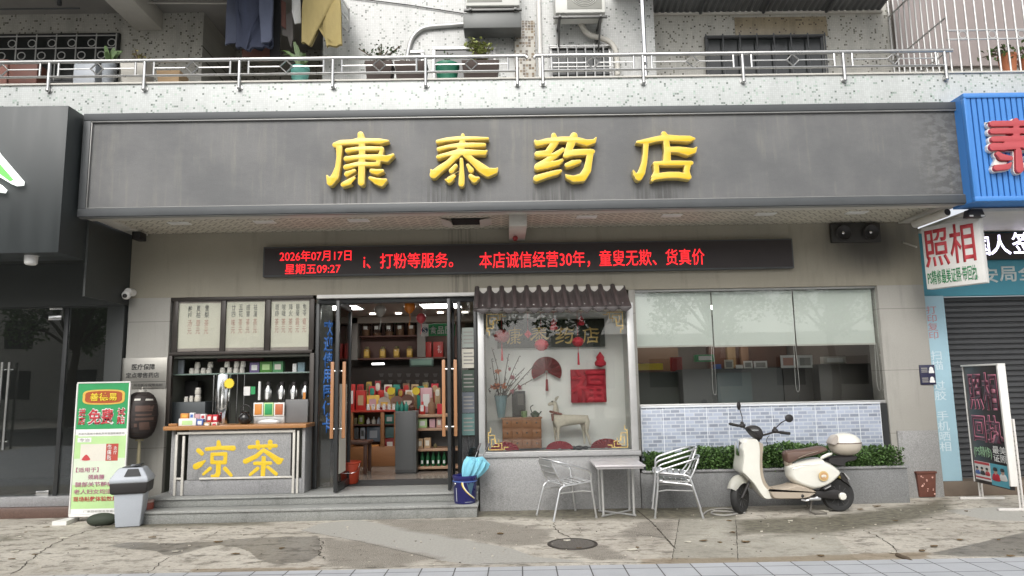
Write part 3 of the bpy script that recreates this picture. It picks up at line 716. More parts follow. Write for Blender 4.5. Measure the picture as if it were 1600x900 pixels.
for z in (q[3]-.08, q[3]-.27): mb.cyl((q[0], Yg, z), (q[1], Yg, z), .009, n=6)
mb.build('grille', m_alu_dull, w)
win(636, 81, 663, 132, WY-.322, 0, m_alu_dull); win(676, 75, 776, 132, WY-.322, 0, m_alu_dull)
win(858, 73, 956, 128, WY-.322, 7, m_alu_dull, m_pane, cross=(.22, .35))
win(1102, 57, 1287, 128, WY, 7, pm('grey_window_bar', (.09, .095, .10), .5), m_pane)
mb = MB(); x0, x1, z0, z1 = rc(1148, 27, 1292, 57, WY); mb.box(x0, x1, WY-.011, WY-.002, z0, z1, .002); mb.build('stained_wall_patch', mosaic('stained_mosaic_tile', (.36, .30, .20), (.11, .08, .05), .06, .024, (.28, .24, .18), .4), B)
mb = MB(); x, z = at(843, 60, WY-.36); mb.cyl((x, WY-.36, 5.42), (x, WY-.36, 8), .035, n=10); mb.build('drain_pipe', m_white, B)
# awning of ribbed sheet over the right balcony
AW = thing('ribbed_awning', 'grey ribbed sheet awning over the right half of the balcony', 'awning', (4, 9.7, 6.9))
xa0, xa1 = at(952, 25, WY-.02)[0], at(1378, 20, WY-.02)[0]; za = at(1160, 22, WY)[1]
mb = MB(); k = 44; prof = []
for i in range(k*4+1):
    x = xa0+(xa1-xa0)*i/(k*4); prof.append((x, .014*(1 if (i//2) % 2 == 0 else -1)))
A = []
for x, dz in prof: A.append((mb.bm.verts.new((x, WY-.003, za+dz+.03)), mb.bm.verts.new((x*1.0, BY-.35, za+dz+.32))))
for a, b in zip(A, A[1:]): mb.bm.faces.new((a[0], b[0], b[1], a[1]))
mb.build('sheet', pm('awning_sheet', (.16, .165, .165), .5, .3, .25, 3), AW)
mb = MB(); mb.box(xa0, xa1, WY-.05, WY-.004, za-.02, za+.01, .003); mb.build('edge_strip', m_dirtwhite, AW)
mb = MB()
for t in (.1, .33, .56, .79):
    x = xa0+(xa1-xa0)*t; mb.cyl((x, WY-.06, za-.015), (x, BY-.3, za+.26), .022, n=6)
mb.build('rafter', m_trim, AW)
x, z = at(1006, 60, BY+.12)
mb = MB(); mb.cyl((x, BY+.12, 5.427), (x, BY+.12, 7.6), .028, n=10); tag1(mb, 'awning_post', m_chrome, 'shiny steel post rising behind the balcony railing under the ribbed awning', 'post')
# barred cage on the right
CG = thing('window_cage', 'grey metal bar cage enclosing the balcony above the blue sign', 'window grille', (5.9, BY, 5.4))
cx0 = at(1482, 60, BY+.05)[0]
def vbars(name, xs, y0f, z0, z1, r=.012):
    mb = MB()
    for i, x in enumerate(xs): mb.cyl((x, y0f(i), z0), (x, y0f(i), z1), r, n=6)
    return mb
mb = vbars('b', [cx0+.128*i for i in range(22)], lambda i: BY+.05, 5.43, 7.4)
zs = [at(1540, v, BY+.05)[1] for v in (47, 61)]
for z in zs: mb.cyl((cx0-.02, BY+.05, z), (cx0+2.8, BY+.05, z), .013, n=6)
for i in range(10):
    xc = cx0+.064+.128*(1+3*i/1.0)
    if xc < cx0+2.7: mb.tube([(xc+.05*math.cos(a), BY+.05, sum(zs)/2+.05*math.sin(a)) for a in np.linspace(0, 2*math.pi, 14)[:-1]], .008, 5, True)
mb.build('front_bars', m_alu_dull, CG)
mb = vbars('b', [cx0]*10, lambda i: BY+.17+.125*i, 5.43, 7.4)
for z in (6.2, 6.9, 5.75): mb.cyl((cx0, BY+.06, z), (cx0, WY-.01, z), .013, n=6)
mb.build('side_bars', m_alu_dull, CG)
mb = MB(); mb.box(cx0+.05, 14, WY-.06, WY-.003, 6.1, 9); mb.build('back_wall', pm('pinkish_wall', (.29, .25, .24), .7), CG)

# ================================================================== NEIGHBOURS
NL = thing('dark_shopfront', 'black clad shop front with double glass doors left of the pharmacy', 'shop front', (-7, 9.4, 0))
mb = MB(); mb.box(-13, -5.06, 7.9, 8.41, 3.16, 4.915, .006); mb.build('fascia', pm('charcoal_cladding', (.036, .042, .043), .42, .1, .2, 2.5, .05, st=(3, 1, .3)), NL)
m_void = pm('charcoal_recess', (.038, .042, .040), .5, 0, .2, 3)
mb = MB(); mb.box(-13, -5.06, 8.412, 9.55, 3.30, 3.45); mb.box(-13, -5.06, 9.36, 9.5, 2.72, 3.298); mb.box(-5.059, -5.034, 8.412, 9.6, 2.72, 3.655); mb.box(-13, -5.06, 8.412, 9.55, 3.451, 4.2); mb.build('lintel', m_void, NL)
gz0 = at(50, 775, 9.45)[1]; gz1 = at(50, 482, 9.45)[1]
xd = at(97, 630, 9.45)[0]; xe = at(165, 630, 9.45)[0]
mb = MB(); mb.box(xe, -5.06, 9.36, 9.5, 0, 2.718, .004); mb.box(-13, xe, 9.40, 9.5, gz1, 2.718); mb.build('door_surround', m_void, NL)
for (a, b) in ((-13, -7.2), (-7.19, xd-.03), (xd+.03, xe)):
    mb = MB(); mb.box(a, b, 9.44, 9.452, gz0+.01, gz1); p = mb.build('glass_door', m_glass_dk, NL)
mb = MB(); mb.box(xd-.028, xd+.028, 9.42, 9.47, gz0, gz1, .004); mb.build('door_stile', m_black, NL)
for u in (4, 15):
    x, z1 = at(u, 566, 9.37); _, z0 = at(u-4, 703, 9.37)
    mb = MB(); mb.cyl((x, 9.37, z0), (x, 9.37, z1), .017, n=10); mb.cyl((x, 9.37, z0+.1), (x, 9.44, z0+.1), .01, n=6); mb.cyl((x, 9.37, z1-.1), (x, 9.44, z1-.1), .01, n=6); mb.build('door_handle', m_steel, NL)
for r in ((76, 493, 96, 500), (56, 767, 76, 775), (78, 478, 98, 484)):
    a = rc(*r, 9.43); mb = MB(); mb.box(a[0], a[1], 9.425, 9.438, a[2], a[3], .002); mb.build('door_clamp', m_steel, NL)
mb = MB(); mb.box(-13, -5.05, 9.33, 9.6, .13, gz0, .006); mb.build('threshold', m_granite, NL)
mb = MB(); mb.box(-13, -5.05, 9.25, 9.6, 0, .129, .006); mb.build('step', granite_mat('red_granite', (.12, .075, .06)), NL)
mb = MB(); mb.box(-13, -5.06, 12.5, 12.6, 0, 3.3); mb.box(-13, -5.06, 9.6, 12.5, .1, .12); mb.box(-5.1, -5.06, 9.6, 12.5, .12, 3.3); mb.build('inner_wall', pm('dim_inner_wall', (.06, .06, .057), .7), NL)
GS = thing('illuminated_sign', 'white edged green arrow shaped sign on black cladding, cut by the left picture edge', 'sign', (-6.4, 7.88, 4))
def gz(u, v): return at(u, v, 7.86)
mb = MB(); mb.prism([gz(-40, 180), gz(0, 241), gz(36, 283), gz(35, 289), gz(24, 290), gz(-60, 240)], 7.80, 7.895, .006); mb.build('edge_trim', em('white_sign_light', (.95, 1, .95), .75), GS)
mb = MB(); mb.prism([gz(-40, 190), gz(0, 252), gz(27, 283), gz(22, 286), gz(-60, 226)], 7.790, 7.80); mb.build('face', em('green_sign_light', (.12, .75, .09), .6), GS)
mb = MB(); mb.prism([gz(-60, 262), gz(0, 288), gz(9, 296), gz(6, 301), gz(-60, 292)], 7.80, 7.895, .006); mb.build('edge_trim', bpy.data.materials['white_sign_light'], GS)
mb = MB(); mb.prism([gz(-60, 268), gz(0, 293), gz(3, 297), gz(-60, 286)], 7.790, 7.80); mb.build('face', bpy.data.materials['green_sign_light'], GS)

NR = thing('print_shop_front', 'teal and blue print shop front with closed dark roller shutter right of pharmacy', 'shop front', (7, 9.6, 0))
mb = MB(); mb.box(5.78, 14, 8.3, 9.9, 3.56, 3.60); mb.build('soffit', m_dirtwhite, NR)
YT = 9.55
z0 = at(1570, 461, YT)[1]; z1 = at(1570, 352, YT)[1]
mb = MB(); mb.box(5.70, 14, YT, YT+.1, z0, 3.558); mb.build('sign_board', m_teal, NR)
mb = MB(); xs = [5.80]; n = int((z0-.2)/.075)
P = []
for i in range(n+1):
    z = .2+i*.075; P += [(YT+.16, z), (YT+.135, z+.015), (YT+.135, z+.055), (YT+.16, z+.07)]
vv = [(mb.bm.verts.new((5.8, y, z)), mb.bm.verts.new((14, y, z))) for y, z in P]
for a, b in zip(vv, vv[1:]): mb.bm.faces.new((a[0], a[1], b[1], b[0]))
mb.build('roller_shutter', m_shutter, NR, flat=True)
mb = MB(); mb.box(5.7, 14, 9.42, 9.72, 0, .19, .01); mb.build('sill', pm('brown_sill', (.13, .10, .075), .7, 0, .3, 4), NR)
x0, x1 = at(1452, 600, 9.42)[0], at(1489, 600, 9.42)[0]
xp0, xp1 = XR+.012, at(1488, 610, YT-.06)[0]
mb = MB(); mb.box(xp0, xp1, YT-.08, YT-.002, .04, z0-.004, .004); sp = mb.build('side_panel', m_paleblue, NR)
text('扫\n描\n\n过\n胶\n\n手\n机\n晒\n相', xp0+.03, xp0+.19, at(1480, 705, YT-.08)[1], at(1465, 548, YT-.08)[1], YT-.081, pm('pale_print', (.58, .68, .72), .5), sp)
text('打\n印\n复\n印', xp0+.03, xp0+.17, at(1465, 530, YT-.08)[1], at(1458, 478, YT-.08)[1], YT-.081, pm('faded_red_print', (.50, .22, .22), .5), sp)
a = rc(1536, 364, 1640, 405, YT-.06); mb = MB(); mb.box(at(1500, 380, YT-.05)[0], 14, YT-.09, YT-.003, a[2], a[3], .005); lp = mb.build('led_panel', m_ledbox, NR)
def cell(u0, v0, u1, v1, Y): return rc(u0, v0, u1, v1, Y)
for ch, r in (('国', (1520, 370, 1546, 399)), ('人', (1546, 367, 1579, 398)), ('签', (1581, 363, 1616, 396)), ('注', (1620, 362, 1655, 394))):
    q = rc(*r, YT-.09); text(ch, *q, YT-.091, m_ledwhite, lp, bold=.01)
for ch, r in (('公', (1495, 420, 1527, 445)), ('安', (1531, 418, 1559, 442)), ('局', (1561, 416, 1588, 440)), ('全', (1590, 414, 1620, 438))):
    q = rc(*r, YT); text(ch, *q, YT-.002, pm('white_vinyl', (.62, .68, .68), .5) if ch == '公' else bpy.data.materials['white_vinyl'], NR, bold=.02)
BS = thing('blue_sign', 'bright blue corrugated sign box with one big red character', 'sign', (6.5, 8.1, 4.3))
bx0 = at(1514, 230, 8.0)[0]; bz0 = at(1560, 314, 8.0)[1]; bz1 = at(1560, 145, 8.0)[1]
mb = MB(); mb.box(bx0, 9.5, 8.06, 8.41, bz0+.004, bz1-.004); mb.build('box', m_blue_sheet, BS)
mb = MB(); x = bx0+.05; pts = []
while x < 9.4:
    pts += [(x, 8.055), (x+.062, 8.055), (x+.068, 8.03), (x+.078, 8.03), (x+.084, 8.055)]; x += .084
mb = MB(); x = bx0+.03; V = []
while x < 9.4:
    for dx, y in ((0, 8.012), (.052, 8.012), (.056, 8.05), (.066, 8.05)): V.append((mb.bm.verts.new((x+dx, y, bz0+.06)), mb.bm.verts.new((x+dx, y, bz1-.06))))
    x += .070
for a, b in zip(V, V[1:]): mb.bm.faces.new((a[0], b[0], b[1], a[1]))
mb.build('ribbed_sheet', m_blue_sheet, BS, flat=True)
mb = MB(); mb.box(bx0, 9.5, 7.995, 8.058, bz0, bz0+.06, .006); mb.box(bx0, 9.5, 7.995, 8.058, bz1-.06, bz1, .006); mb.box(bx0, bx0+.03, 7.997, 8.058, bz0+.061, bz1-.061, .004); mb.build('trim', m_blue_sheet, BS)
def g2(x, y): return at(1500+x/5, 140+y/5, 7.93)
tai = [[(255, 265, 22), (460, 262, 22), (700, 255, 22)], [(255, 322, 22), (460, 320, 22), (700, 312, 22)], [(265, 385, 22), (460, 382, 22), (700, 375, 22)], [(262, 445, 30), (460, 440, 22)], [(440, 240, 20), (445, 400, 28)],
       [(430, 395, 40), (350, 445, 28), (265, 450, 22)], [(460, 400, 40), (560, 450, 30), (680, 470, 20)], [(460, 480, 24), (470, 620, 30)], [(300, 500, 18), (330, 525, 25), (400, 535, 18)], [(290, 610, 24), (380, 600, 22), (400, 575, 10)], [(560, 520, 22), (620, 500, 20)], [(540, 580, 22), (640, 620, 26)]]
traced(tai, g2, 7.97, [m_darkred_letter], BS, .07, .005, 'letter', 7.)
tw = [[(a, b, r+6) for a, b, r in s] for s in tai]
traced(tw, g2, 7.995, [m_white], BS, .05, .002, 'letter_edge', 7.)

# ================================================================== SHOP SIGN
S = thing('shop_sign', 'long weathered dark grey fascia sign with four raised yellow characters', 'sign', (.35, 8.15, 3.65))
mb = MB(); mb.box(XL+.085, XR-.06, 8.19, 8.40, 3.73, 4.83); mb.build('panel', m_fascia, S)
mb = MB()
mb.box(XL, XR, 8.15, 8.41, 4.825, 4.915, .006); mb.box(XL, XR, 8.15, 8.235, 3.636, 3.735, .006)
mb.box(XL, XL+.09, 8.152, 8.41, 3.736, 4.824, .006); mb.box(XR-.065, XR, 8.152, 8.41, 3.736, 4.824, .006); mb.build('frame', m_trim, S)
mb = MB(); mb.box(XL+.09, XR-.066, 8.16, 8.188, 4.806, 4.823, .002); mb.box(XL+.09, XR-.066, 8.16, 8.188, 3.737, 3.748, .002); mb.box(XL+.091, XL+.103, 8.16, 8.188, 3.749, 4.805, .002); mb.box(XL+.01, XR-.01, 8.17, 8.23, 3.625, 3.635, .002)
mb.build('edge_trim', m_trim_lt, S)
KANG = [[(575, 100, 45), (590, 190, 55)], [(215, 245, 38), (300, 215, 40), (450, 205, 36), (560, 190, 50), (700, 188, 36), (850, 195, 40), (960, 190, 16)], [(275, 290, 46), (270, 420, 36), (255, 560, 38), (215, 690, 55), (150, 770, 52), (105, 680, 16)],
        [(390, 325, 36), (530, 300, 30), (700, 295, 32), (870, 298, 30)], [(880, 300, 26), (850, 400, 36), (815, 510, 32)], [(370, 440, 36), (560, 412, 32), (800, 420, 44), (940, 440, 48), (1030, 385, 22)], [(365, 558, 36), (540, 512, 32), (700, 518, 32), (820, 515, 30)],
        [(595, 250, 46), (595, 400, 46), (588, 600, 48), (585, 775, 48)], [(380, 655, 38), (490, 605, 24)], [(330, 800, 36), (420, 770, 40), (490, 710, 26)], [(730, 610, 33), (800, 625, 42), (880, 610, 26)], [(710, 710, 26), (800, 755, 48), (860, 770, 58), (925, 740, 26)]]
TAI = [[(660, 110, 28), (655, 200, 42), (630, 320, 52), (570, 400, 45)], [(305, 200, 28), (420, 175, 31), (600, 155, 33), (850, 155, 27), (1010, 155, 20)], [(320, 305, 30), (480, 265, 29), (620, 250, 36), (800, 248, 36), (960, 245, 28)],
       [(315, 415, 31), (450, 375, 31), (620, 345, 46), (800, 352, 42), (960, 355, 36), (995, 330, 16)], [(590, 370, 45), (460, 500, 45), (330, 590, 52), (250, 660, 58), (215, 600, 16)], [(700, 380, 42), (800, 470, 46), (920, 570, 66), (1010, 630, 66), (1110, 610, 42), (1145, 575, 14)],
       [(640, 450, 26), (645, 560, 30), (645, 700, 42), (640, 790, 44)], [(560, 540, 30), (500, 610, 38)], [(540, 685, 32), (470, 738, 45), (420, 735, 16)], [(730, 530, 24), (775, 600, 42)], [(770, 685, 34), (820, 732, 48), (880, 710, 20)]]
YAO = [[(235, 190, 20), (265, 225, 40), (420, 190, 42), (600, 165, 38), (800, 170, 44), (960, 215, 46), (1060, 195, 33), (1090, 145, 12)], [(495, 110, 36), (520, 200, 50), (430, 330, 50)], [(780, 120, 52), (740, 220, 60), (700, 330, 50), (662, 395, 36)],
       [(265, 375, 42), (420, 365, 48)], [(625, 312, 30), (500, 400, 46), (400, 470, 42), (265, 545, 42)], [(265, 558, 46), (430, 528, 44), (560, 495, 38), (612, 460, 24)], [(255, 715, 48), (400, 668, 41), (540, 632, 38), (592, 612, 23)],
       [(660, 395, 36), (780, 352, 46), (950, 345, 46), (1040, 340, 36)], [(1010, 350, 50), (990, 480, 48), (965, 600, 58), (900, 700, 60), (780, 722, 48), (690, 692, 30), (665, 665, 12)], [(682, 530, 36), (760, 502, 44), (860, 477, 26)]]
DIAN = [[(690, 85, 36), (720, 150, 56)], [(320, 205, 20), (430, 200, 40), (600, 160, 40), (720, 145, 47), (900, 155, 42), (1050, 160, 45), (1115, 160, 20)], [(440, 230, 40), (435, 350, 36), (415, 500, 42), (380, 630, 52), (340, 695, 56), (285, 660, 26), (262, 605, 12)],
        [(725, 200, 43), (740, 330, 47), (735, 470, 56)], [(770, 310, 40), (900, 312, 45), (1030, 340, 58), (1110, 330, 40), (1150, 280, 12)], [(560, 505, 26), (700, 500, 37), (900, 500, 37), (1075, 500, 32)], [(580, 520, 38), (590, 620, 38), (560, 700, 42), (530, 740, 22)],
        [(1030, 520, 45), (1010, 610, 42), (1030, 690, 42)], [(560, 692, 46), (750, 668, 46), (900, 668, 46), (1040, 696, 40)]]
GLY = ((KANG, 500), (TAI, 650), (YAO, 810), (DIAN, 960))
for st, u0 in GLY:
    f = lambda x, y, u0=u0: at(u0+x/9, 200+y/9, 8.10)
    rim = traced([[(a, b, r-1) for a, b, r in s] for s in st], f, 8.13, [m_gold_edge], S, .10, .003)
    traced([[(a, b, max(6, r-8)) for a, b, r in s] for s in st], f, 8.078, [m_gold], rim, .006, .0015, 'letter_face')
# ================================================================== LED DISPLAY AND WALL FITTINGS
LD = thing('led_display', 'long black LED display with red scrolling characters above the entrance', 'led sign', (.37, 9.35, 3.27))
lx0, lx1, lz0, lz1 = -3.215, 3.965, 3.06, 3.47
mb = MB(); mb.box(lx0, lx1, 9.31, 9.397, lz0, lz1, .004); mb.build('casing', m_trim, LD)
mb = MB(); mb.box(lx0+.02, lx1-.02, 9.304, 9.309, lz0+.02, lz1-.02); mb.build('screen', m_ledbox, LD)
for body, r in (('2026年07月17日', (437, 391, 549, 408)), ('星期五09:27', (445, 412, 532, 428)), ('i、打粉等服务。', (568, 395, 708, 419)), ('本店诚信经营30年，童叟无欺、货真价', (749, 391, 1101, 417))):
    q = rc(*r, 9.30); text(body, q[0], q[1], q[2], q[3], 9.303, m_ledred, LD, bold=.004, ext=.001)
VT = thing('wall_vent', 'dark twin round wall vents with sooty smudges under the canopy', 'vent', (4.9, 9.39, 3.4))
q = rc(1297, 349, 1374, 379, 9.38)
mb = MB(); mb.box(q[0], q[1], 9.34, 9.398, q[2], q[3], .01); mb.build('plate', pm('sooty_plate', (.035, .033, .03), .6), VT)
for u, v in ((1317, 364), (1360, 363)):
    x, z = at(u, v, 9.33); Rm = Matrix.Rotation(math.radians(90), 4, 'X')
    mb = MB(); mb.lathe((x, 9.34, z), [(.10, 0), (.115, .02), (.10, .045), (.085, .03), (.03, .012), (.0301, .0)], 24, Rm); ring = mb.build('round_vent', m_darkplastic, VT)
    mb = MB(); mb.ball((x, 9.325, z), .025, .02, .025, 12); mb.build('hub', m_chrome, ring)
def bullet_cam(name, label, p0, p1, r=.04, mat=m_white):
    t = thing(name, label, 'camera', tuple(p0))
    p0, p1 = Vector(p0), Vector(p1); d = (p1-p0).normalized()
    mb = MB(); mb.tube([p0, p0+d*.01, p1-d*.03, p1], [r*.8, r, r, r*.95], 14); mb.build('housing', mat, t)
    mb = MB(); mb.cyl(p1+d*.001, p1+d*.006, r*.75, n=14); mb.build('lens', m_darkplastic, t)
    return t
x, z = at(52, 403, 8.1); t = thing('security_camera', 'white security camera hanging under the charcoal cladding of the left shop', 'camera', (x, 8.1, z))
mb = MB(); mb.box(x-.075, x+.09, 8.02, 8.2, z+.075, z+.10, .006); mb.box(x+.045, x+.07, 8.06, 8.12, z+.02, z+.076, .004); mb.build('mount', m_white, t)
mb = MB(); mb.tube([(x-.01, 8.08, z+.075), (x-.01, 8.08, z+.0), (x-.01, 8.08, z-.07), (x-.01, 8.08, z-.085)], [.068, .070, .066, .05], 18); mb.build('housing', m_white, t)
x, z = at(196, 462, 9.2); t = thing('security_camera', 'small white turret camera on the left edge of the pale stone pillar', 'camera', (x, 9.3, z))
mb = MB(); mb.tube([(x, 9.38, z+.06), (x, 9.25, z+.06)], [.05, .05], 14); mb.build('mount', m_white, t)
mb = MB(); mb.ball((x, 9.22, z+.01), .058); mb.build('housing', m_white, t); mb = MB(); mb.ball((x+.008, 9.172, z-.005), .028); mb.build('lens', m_darkplastic, t)
x0, z0 = at(1432, 349, 8.9); x1, z1 = at(1476, 333, 8.45)
bullet_cam('security_camera', 'beige bullet camera under the right corner of the soffit', (x0, 8.95, z0), (x1, 8.4, z1+.0), .055, m_dirtwhite)
x, z = at(217, 369, 9.2); mb = MB(); mb.box(x-.055, x+.055, 9.12, 9.3, z-.055, z+.05, .012); mb.cyl((x, 9.2, z+.05), (x, 9.2, 3.66), .015); tag1(mb, 'spotlight', m_darkplastic, 'small black spotlight under the left end of the soffit', 'spotlight')
PQ = thing('wall_plaque', 'brushed metal plaque with black writing on the left pillar', 'plaque', (-4.75, 9.39, 1.75))
q = rc(188, 559, 260, 607, 9.38)
mb = MB(); mb.box(q[0], q[1], 9.385, 9.398, q[2], q[3], .003); mb.build('plate', m_plaque, PQ)
def sub(q, a, b, c, d):  # fractions of a rectangle: left, right, bottom, top
    return q[0]+(q[1]-q[0])*a, q[0]+(q[1]-q[0])*b, q[2]+(q[3]-q[2])*c, q[2]+(q[3]-q[2])*d
text('医疗保障', *sub(q, .24, .74, .60, .80), 9.384, m_printblack, PQ, bold=.01); text('定点零售药店', *sub(q, .12, .84, .34, .52), 9.384, m_printblack, PQ, bold=.01)
text('广州市医疗保障局制', *sub(q, .22, .92, .06, .15), 9.384, m_printblack, PQ)
mb = MB(); mb.box(q[0]+.01, q[1]-.01, 9.382, 9.384, q[2]+.085, q[2]+.09); mb.build('rule', m_printblack, PQ)
PN = thing('notice_plate', 'small dark blue notice plate on the right pillar', 'notice', (5.6, 9.39, 1.7))
q = rc(1438, 570, 1462, 601, 9.38); mb = MB(); mb.box(q[0], q[1], 9.384, 9.398, q[2], q[3], .003); mb.build('plate', pm('navy_plate', (.025, .025, .06), .4), PN)
for f0, f1, c, d in ((.1, .5, .62, .9), (.1, .5, .12, .40)): 
    mb = MB(); s_ = sub(q, f0, f1, c, d)
    for i in range(3): mb.box(s_[0], s_[1], 9.381, 9.3835, s_[2]+(s_[3]-s_[2])*i/3, s_[2]+(s_[3]-s_[2])*(i/3+.16))
    mb.build('print', m_printgrey, PN)
for c, d in ((.58, .90), (.10, .40)):
    s_ = sub(q, .58, .92, c, d); mb = MB(); mb.box(s_[0], s_[1], 9.380, 9.3835, s_[2], s_[3]-.05); mb.ball(((s_[0]+s_[1])/2, 9.382, s_[3]-.035), .03, .003, .035, 10); mb.build('print', m_paper, PN)

# ================================================================== STEPS
ST = thing('entrance_steps', 'two worn grey granite steps running under the kiosk and door', 'steps', (-2.3, 8.7, 0))
mb = MB(); mb.box(-4.43, -.35, 8.675, 9.0, 0, .118, .006); mb.build('riser', m_step, ST)
mb = MB(); mb.box(-4.45, -.335, 8.655, 9.0, .119, .15, .006); mb.build('tread', granite_mat('tread_granite', (.28, .285, .272), .35, .5, 120), ST)
mb = MB(); mb.box(-4.43, -.345, 8.93, 9.9, 0.151, .238, .006); mb.build('riser', m_step, ST)
mb = MB(); mb.box(-4.45, -.345, 8.905, 9.62, .239, .262, .005); mb.build('tread', bpy.data.materials['tread_granite'], ST)
FL = .262

# ================================================================== TEA KIOSK
K = thing('tea_counter', 'grey granite tea counter with orange wooden top and two painted yellow characters', 'counter', (-3.4, 9.1, FL))
cx0, cx1 = -4.26, -2.56
mb = MB(); mb.box(cx0-.05, cx1+.05, 9.02, 9.46, 1.075, 1.125, .008); mb.build('worktop', m_wood, K)
mb = MB(); mb.box(-4.02, -2.72, 9.10, 9.16, FL+.19, 1.072, .004); mb.build('front_panel', m_granite_lt, K)
mb = MB(); mb.box(-4.2, cx1-.01, 9.09, 9.17, FL+.002, FL+.185, .006); mb.build('plinth', m_granite, K)
mb = MB(); mb.box(cx1-.02, cx1+.02, 9.10, 9.46, FL+.002, 1.072, .005); mb.box(cx0-.02, cx0+.03, 9.2, 9.46, FL+.002, 1.072, .005); mb.build('side_panel', m_granite_lt, K)
mb = MB()
mb.box(-4.15, -2.66, 9.065, 9.09, 1.02, 1.05, .003); mb.box(-2.69, -2.66, 9.066, 9.09, FL+.004, 1.019, .003); mb.box(-2.635, -2.61, 9.066, 9.09, FL+.004, 1.04, .003)
mb.box(-4.17, -4.14, 9.066, 9.09, FL+.004, 1.019, .003); mb.box(-4.08, -4.05, 9.066, 9.09, FL+.004, 1.0, .003); mb.box(-3.85, -2.692, 9.067, 9.09, FL+.195, FL+.22, .003); mb.box(-4.139, -4.081, 9.067, 9.089, FL+.2, FL+.225, .003)
mb.build('metal_frame', m_dirtwhite, K)
LIANG = [[(190, 225, 35), (240, 270, 32)], [(150, 460, 45), (210, 430, 42), (290, 375, 12)], [(485, 100, 28), (490, 160, 40)], [(310, 205, 28), (500, 185, 28), (700, 190, 40)], [(390, 280, 25), (590, 275, 28), (580, 400, 30), (390, 400, 28), (390, 280, 25)],
         [(485, 420, 35), (480, 560, 36), (440, 620, 42), (390, 600, 22)], [(360, 490, 28), (260, 575, 18)], [(580, 490, 30), (670, 590, 24)]]
CHA = [[(940, 175, 28), (1130, 160, 25), (1330, 155, 28)], [(1060, 100, 30), (1070, 190, 28)], [(1245, 100, 35), (1240, 190, 28)], [(1140, 220, 25), (1040, 310, 33), (880, 385, 38)], [(1150, 220, 28), (1280, 310, 38), (1370, 380, 52), (1425, 355, 18)],
       [(1020, 415, 28), (1250, 410, 26)], [(1150, 320, 30), (1145, 450, 36), (1135, 600, 32)], [(1060, 490, 28), (950, 580, 22)], [(1210, 470, 24), (1330, 570, 28)]]
for st in (LIANG, CHA): traced(st, lambda x, y: at(290+x/9.41, 680+y/9.41, 9.10), 9.0985, [m_goldpaint], K, .003, .0006, 'letter', 8.)
# kiosk window, part of the building
kx0, kx1 = -4.468, -2.56
mb = MB()
zb = at(380, 550, 9.42)[1]
mb.box(kx0, kx1, 9.40, 9.46, 2.765, 2.812, .004)
mb.box(kx0, kx1, 9.402, 9.46, zb-.03, zb+.012, .004)
for u in (274, 348.5, 418.5, 487):
    x = at(u, 508, 9.42)[0]; mb.box(x-.035, x+.035, 9.404, 9.46, zb+.013, 2.764, .004)
mb.box(kx0, kx0+.05, 9.403, 9.47, 1.126, zb-.031, .004); mb.box(kx1-.03, kx1+.03, 9.403, 9.47, FL+.002, zb-.031, .004)
mb.build('kiosk_frame', m_dkbrown, B)
MENU = ['一\n二\n十\n味\n凉\n茶', '五\n花\n茶', '癍\n痧']
cols = (( '一酸梅汤\n二夏枯草\n三雪梨茶', 3), ('一廿四味\n二五花茶\n三感冒茶\n四祛湿茶', 4), ('一斑痧茶\n二喉咙茶\n三降火茶\n四银菊露\n五龟苓膏', 5))
for k, (u0, v0, u1, v1) in enumerate(((279, 470, 344, 549), (353, 468, 413, 548), (424, 467, 484, 547))):
    q = rc(u0, v0, u1, v1, 9.44); mb = MB(); mb.box(q[0], q[1], 9.436, 9.446, q[2], q[3]); p = mb.build('menu_panel', pm('cream_menu_sheet', (.80, .765, .65), .5, 0, .05, 2) if k == 0 else bpy.data.materials['cream_menu_sheet'], B)
    mb = MB(); mb.box(q[0], q[1], 9.433, 9.4355, q[3]-.035, q[3]); mb.box(q[0], q[1], 9.433, 9.4355, q[2], q[2]+.04); mb.build('border', pm('menu_border', (.40, .34, .31), .5) if k == 0 else bpy.data.materials['menu_border'], p)
    rows = cols[k][0].split('\n'); n = len(rows)
    for i, rw in enumerate(rows[::-1] if False else rows):
        fx = .22+.20*i if n == 3 else (.14+.19*i if n == 4 else .09+.18*i)
        s_ = sub(q, fx, fx+.10, .66, .90); text('\n'.join(rw[1:3]), *s_, 9.4355, m_printgrey, p, bold=.008)
        s_ = sub(q, fx, fx+.10, .34, .62); text('\n'.join(rw[3:]+'元'), *s_, 9.4355, m_pinkprint, p)
    mb = MB(); mb.box(q[0]+.001, q[1]-.001, 9.418, 9.422, q[2]+.001, q[3]-.001); mb.build('pane', m_glass_hi, p)
# kiosk recess
mb = MB(); mb.box(kx0, kx1, 10.25, 10.3, FL, 2.81); mb.box(kx0-.05, kx0, 9.47, 10.25, FL, 2.81); mb.box(kx1+.03, kx1+.06, 9.47, 10.25, FL, 2.81); mb.box(kx0, kx1, 9.47, 10.25, 2.0, 2.03); mb.build('kiosk_recess', pm('dark_green_recess', (.12, .125, .105), .5, 0, .3, 2), B)
zs = at(380, 583, 9.75)[1]
KS = thing('kiosk_shelf', 'thin glass shelf across the kiosk recess above the counter', 'shelf', (-3.5, 9.8, zs))
mb = MB(); mb.box(kx0+.01, kx1-.04, 9.55, 9.95, zs-.018, zs, .002); mb.build('glass_board', pm('green_glass_edge', (.17, .23, .20), .15), KS)
mb = MB()
for u in (333, 370, 381): 
    x = at(u, 620, 9.6)[0]; mb.cyl((x, 9.6, 1.127), (x, 9.6, zs-.019), .008, n=6)
mb.build('support_rod', m_steel, KS)
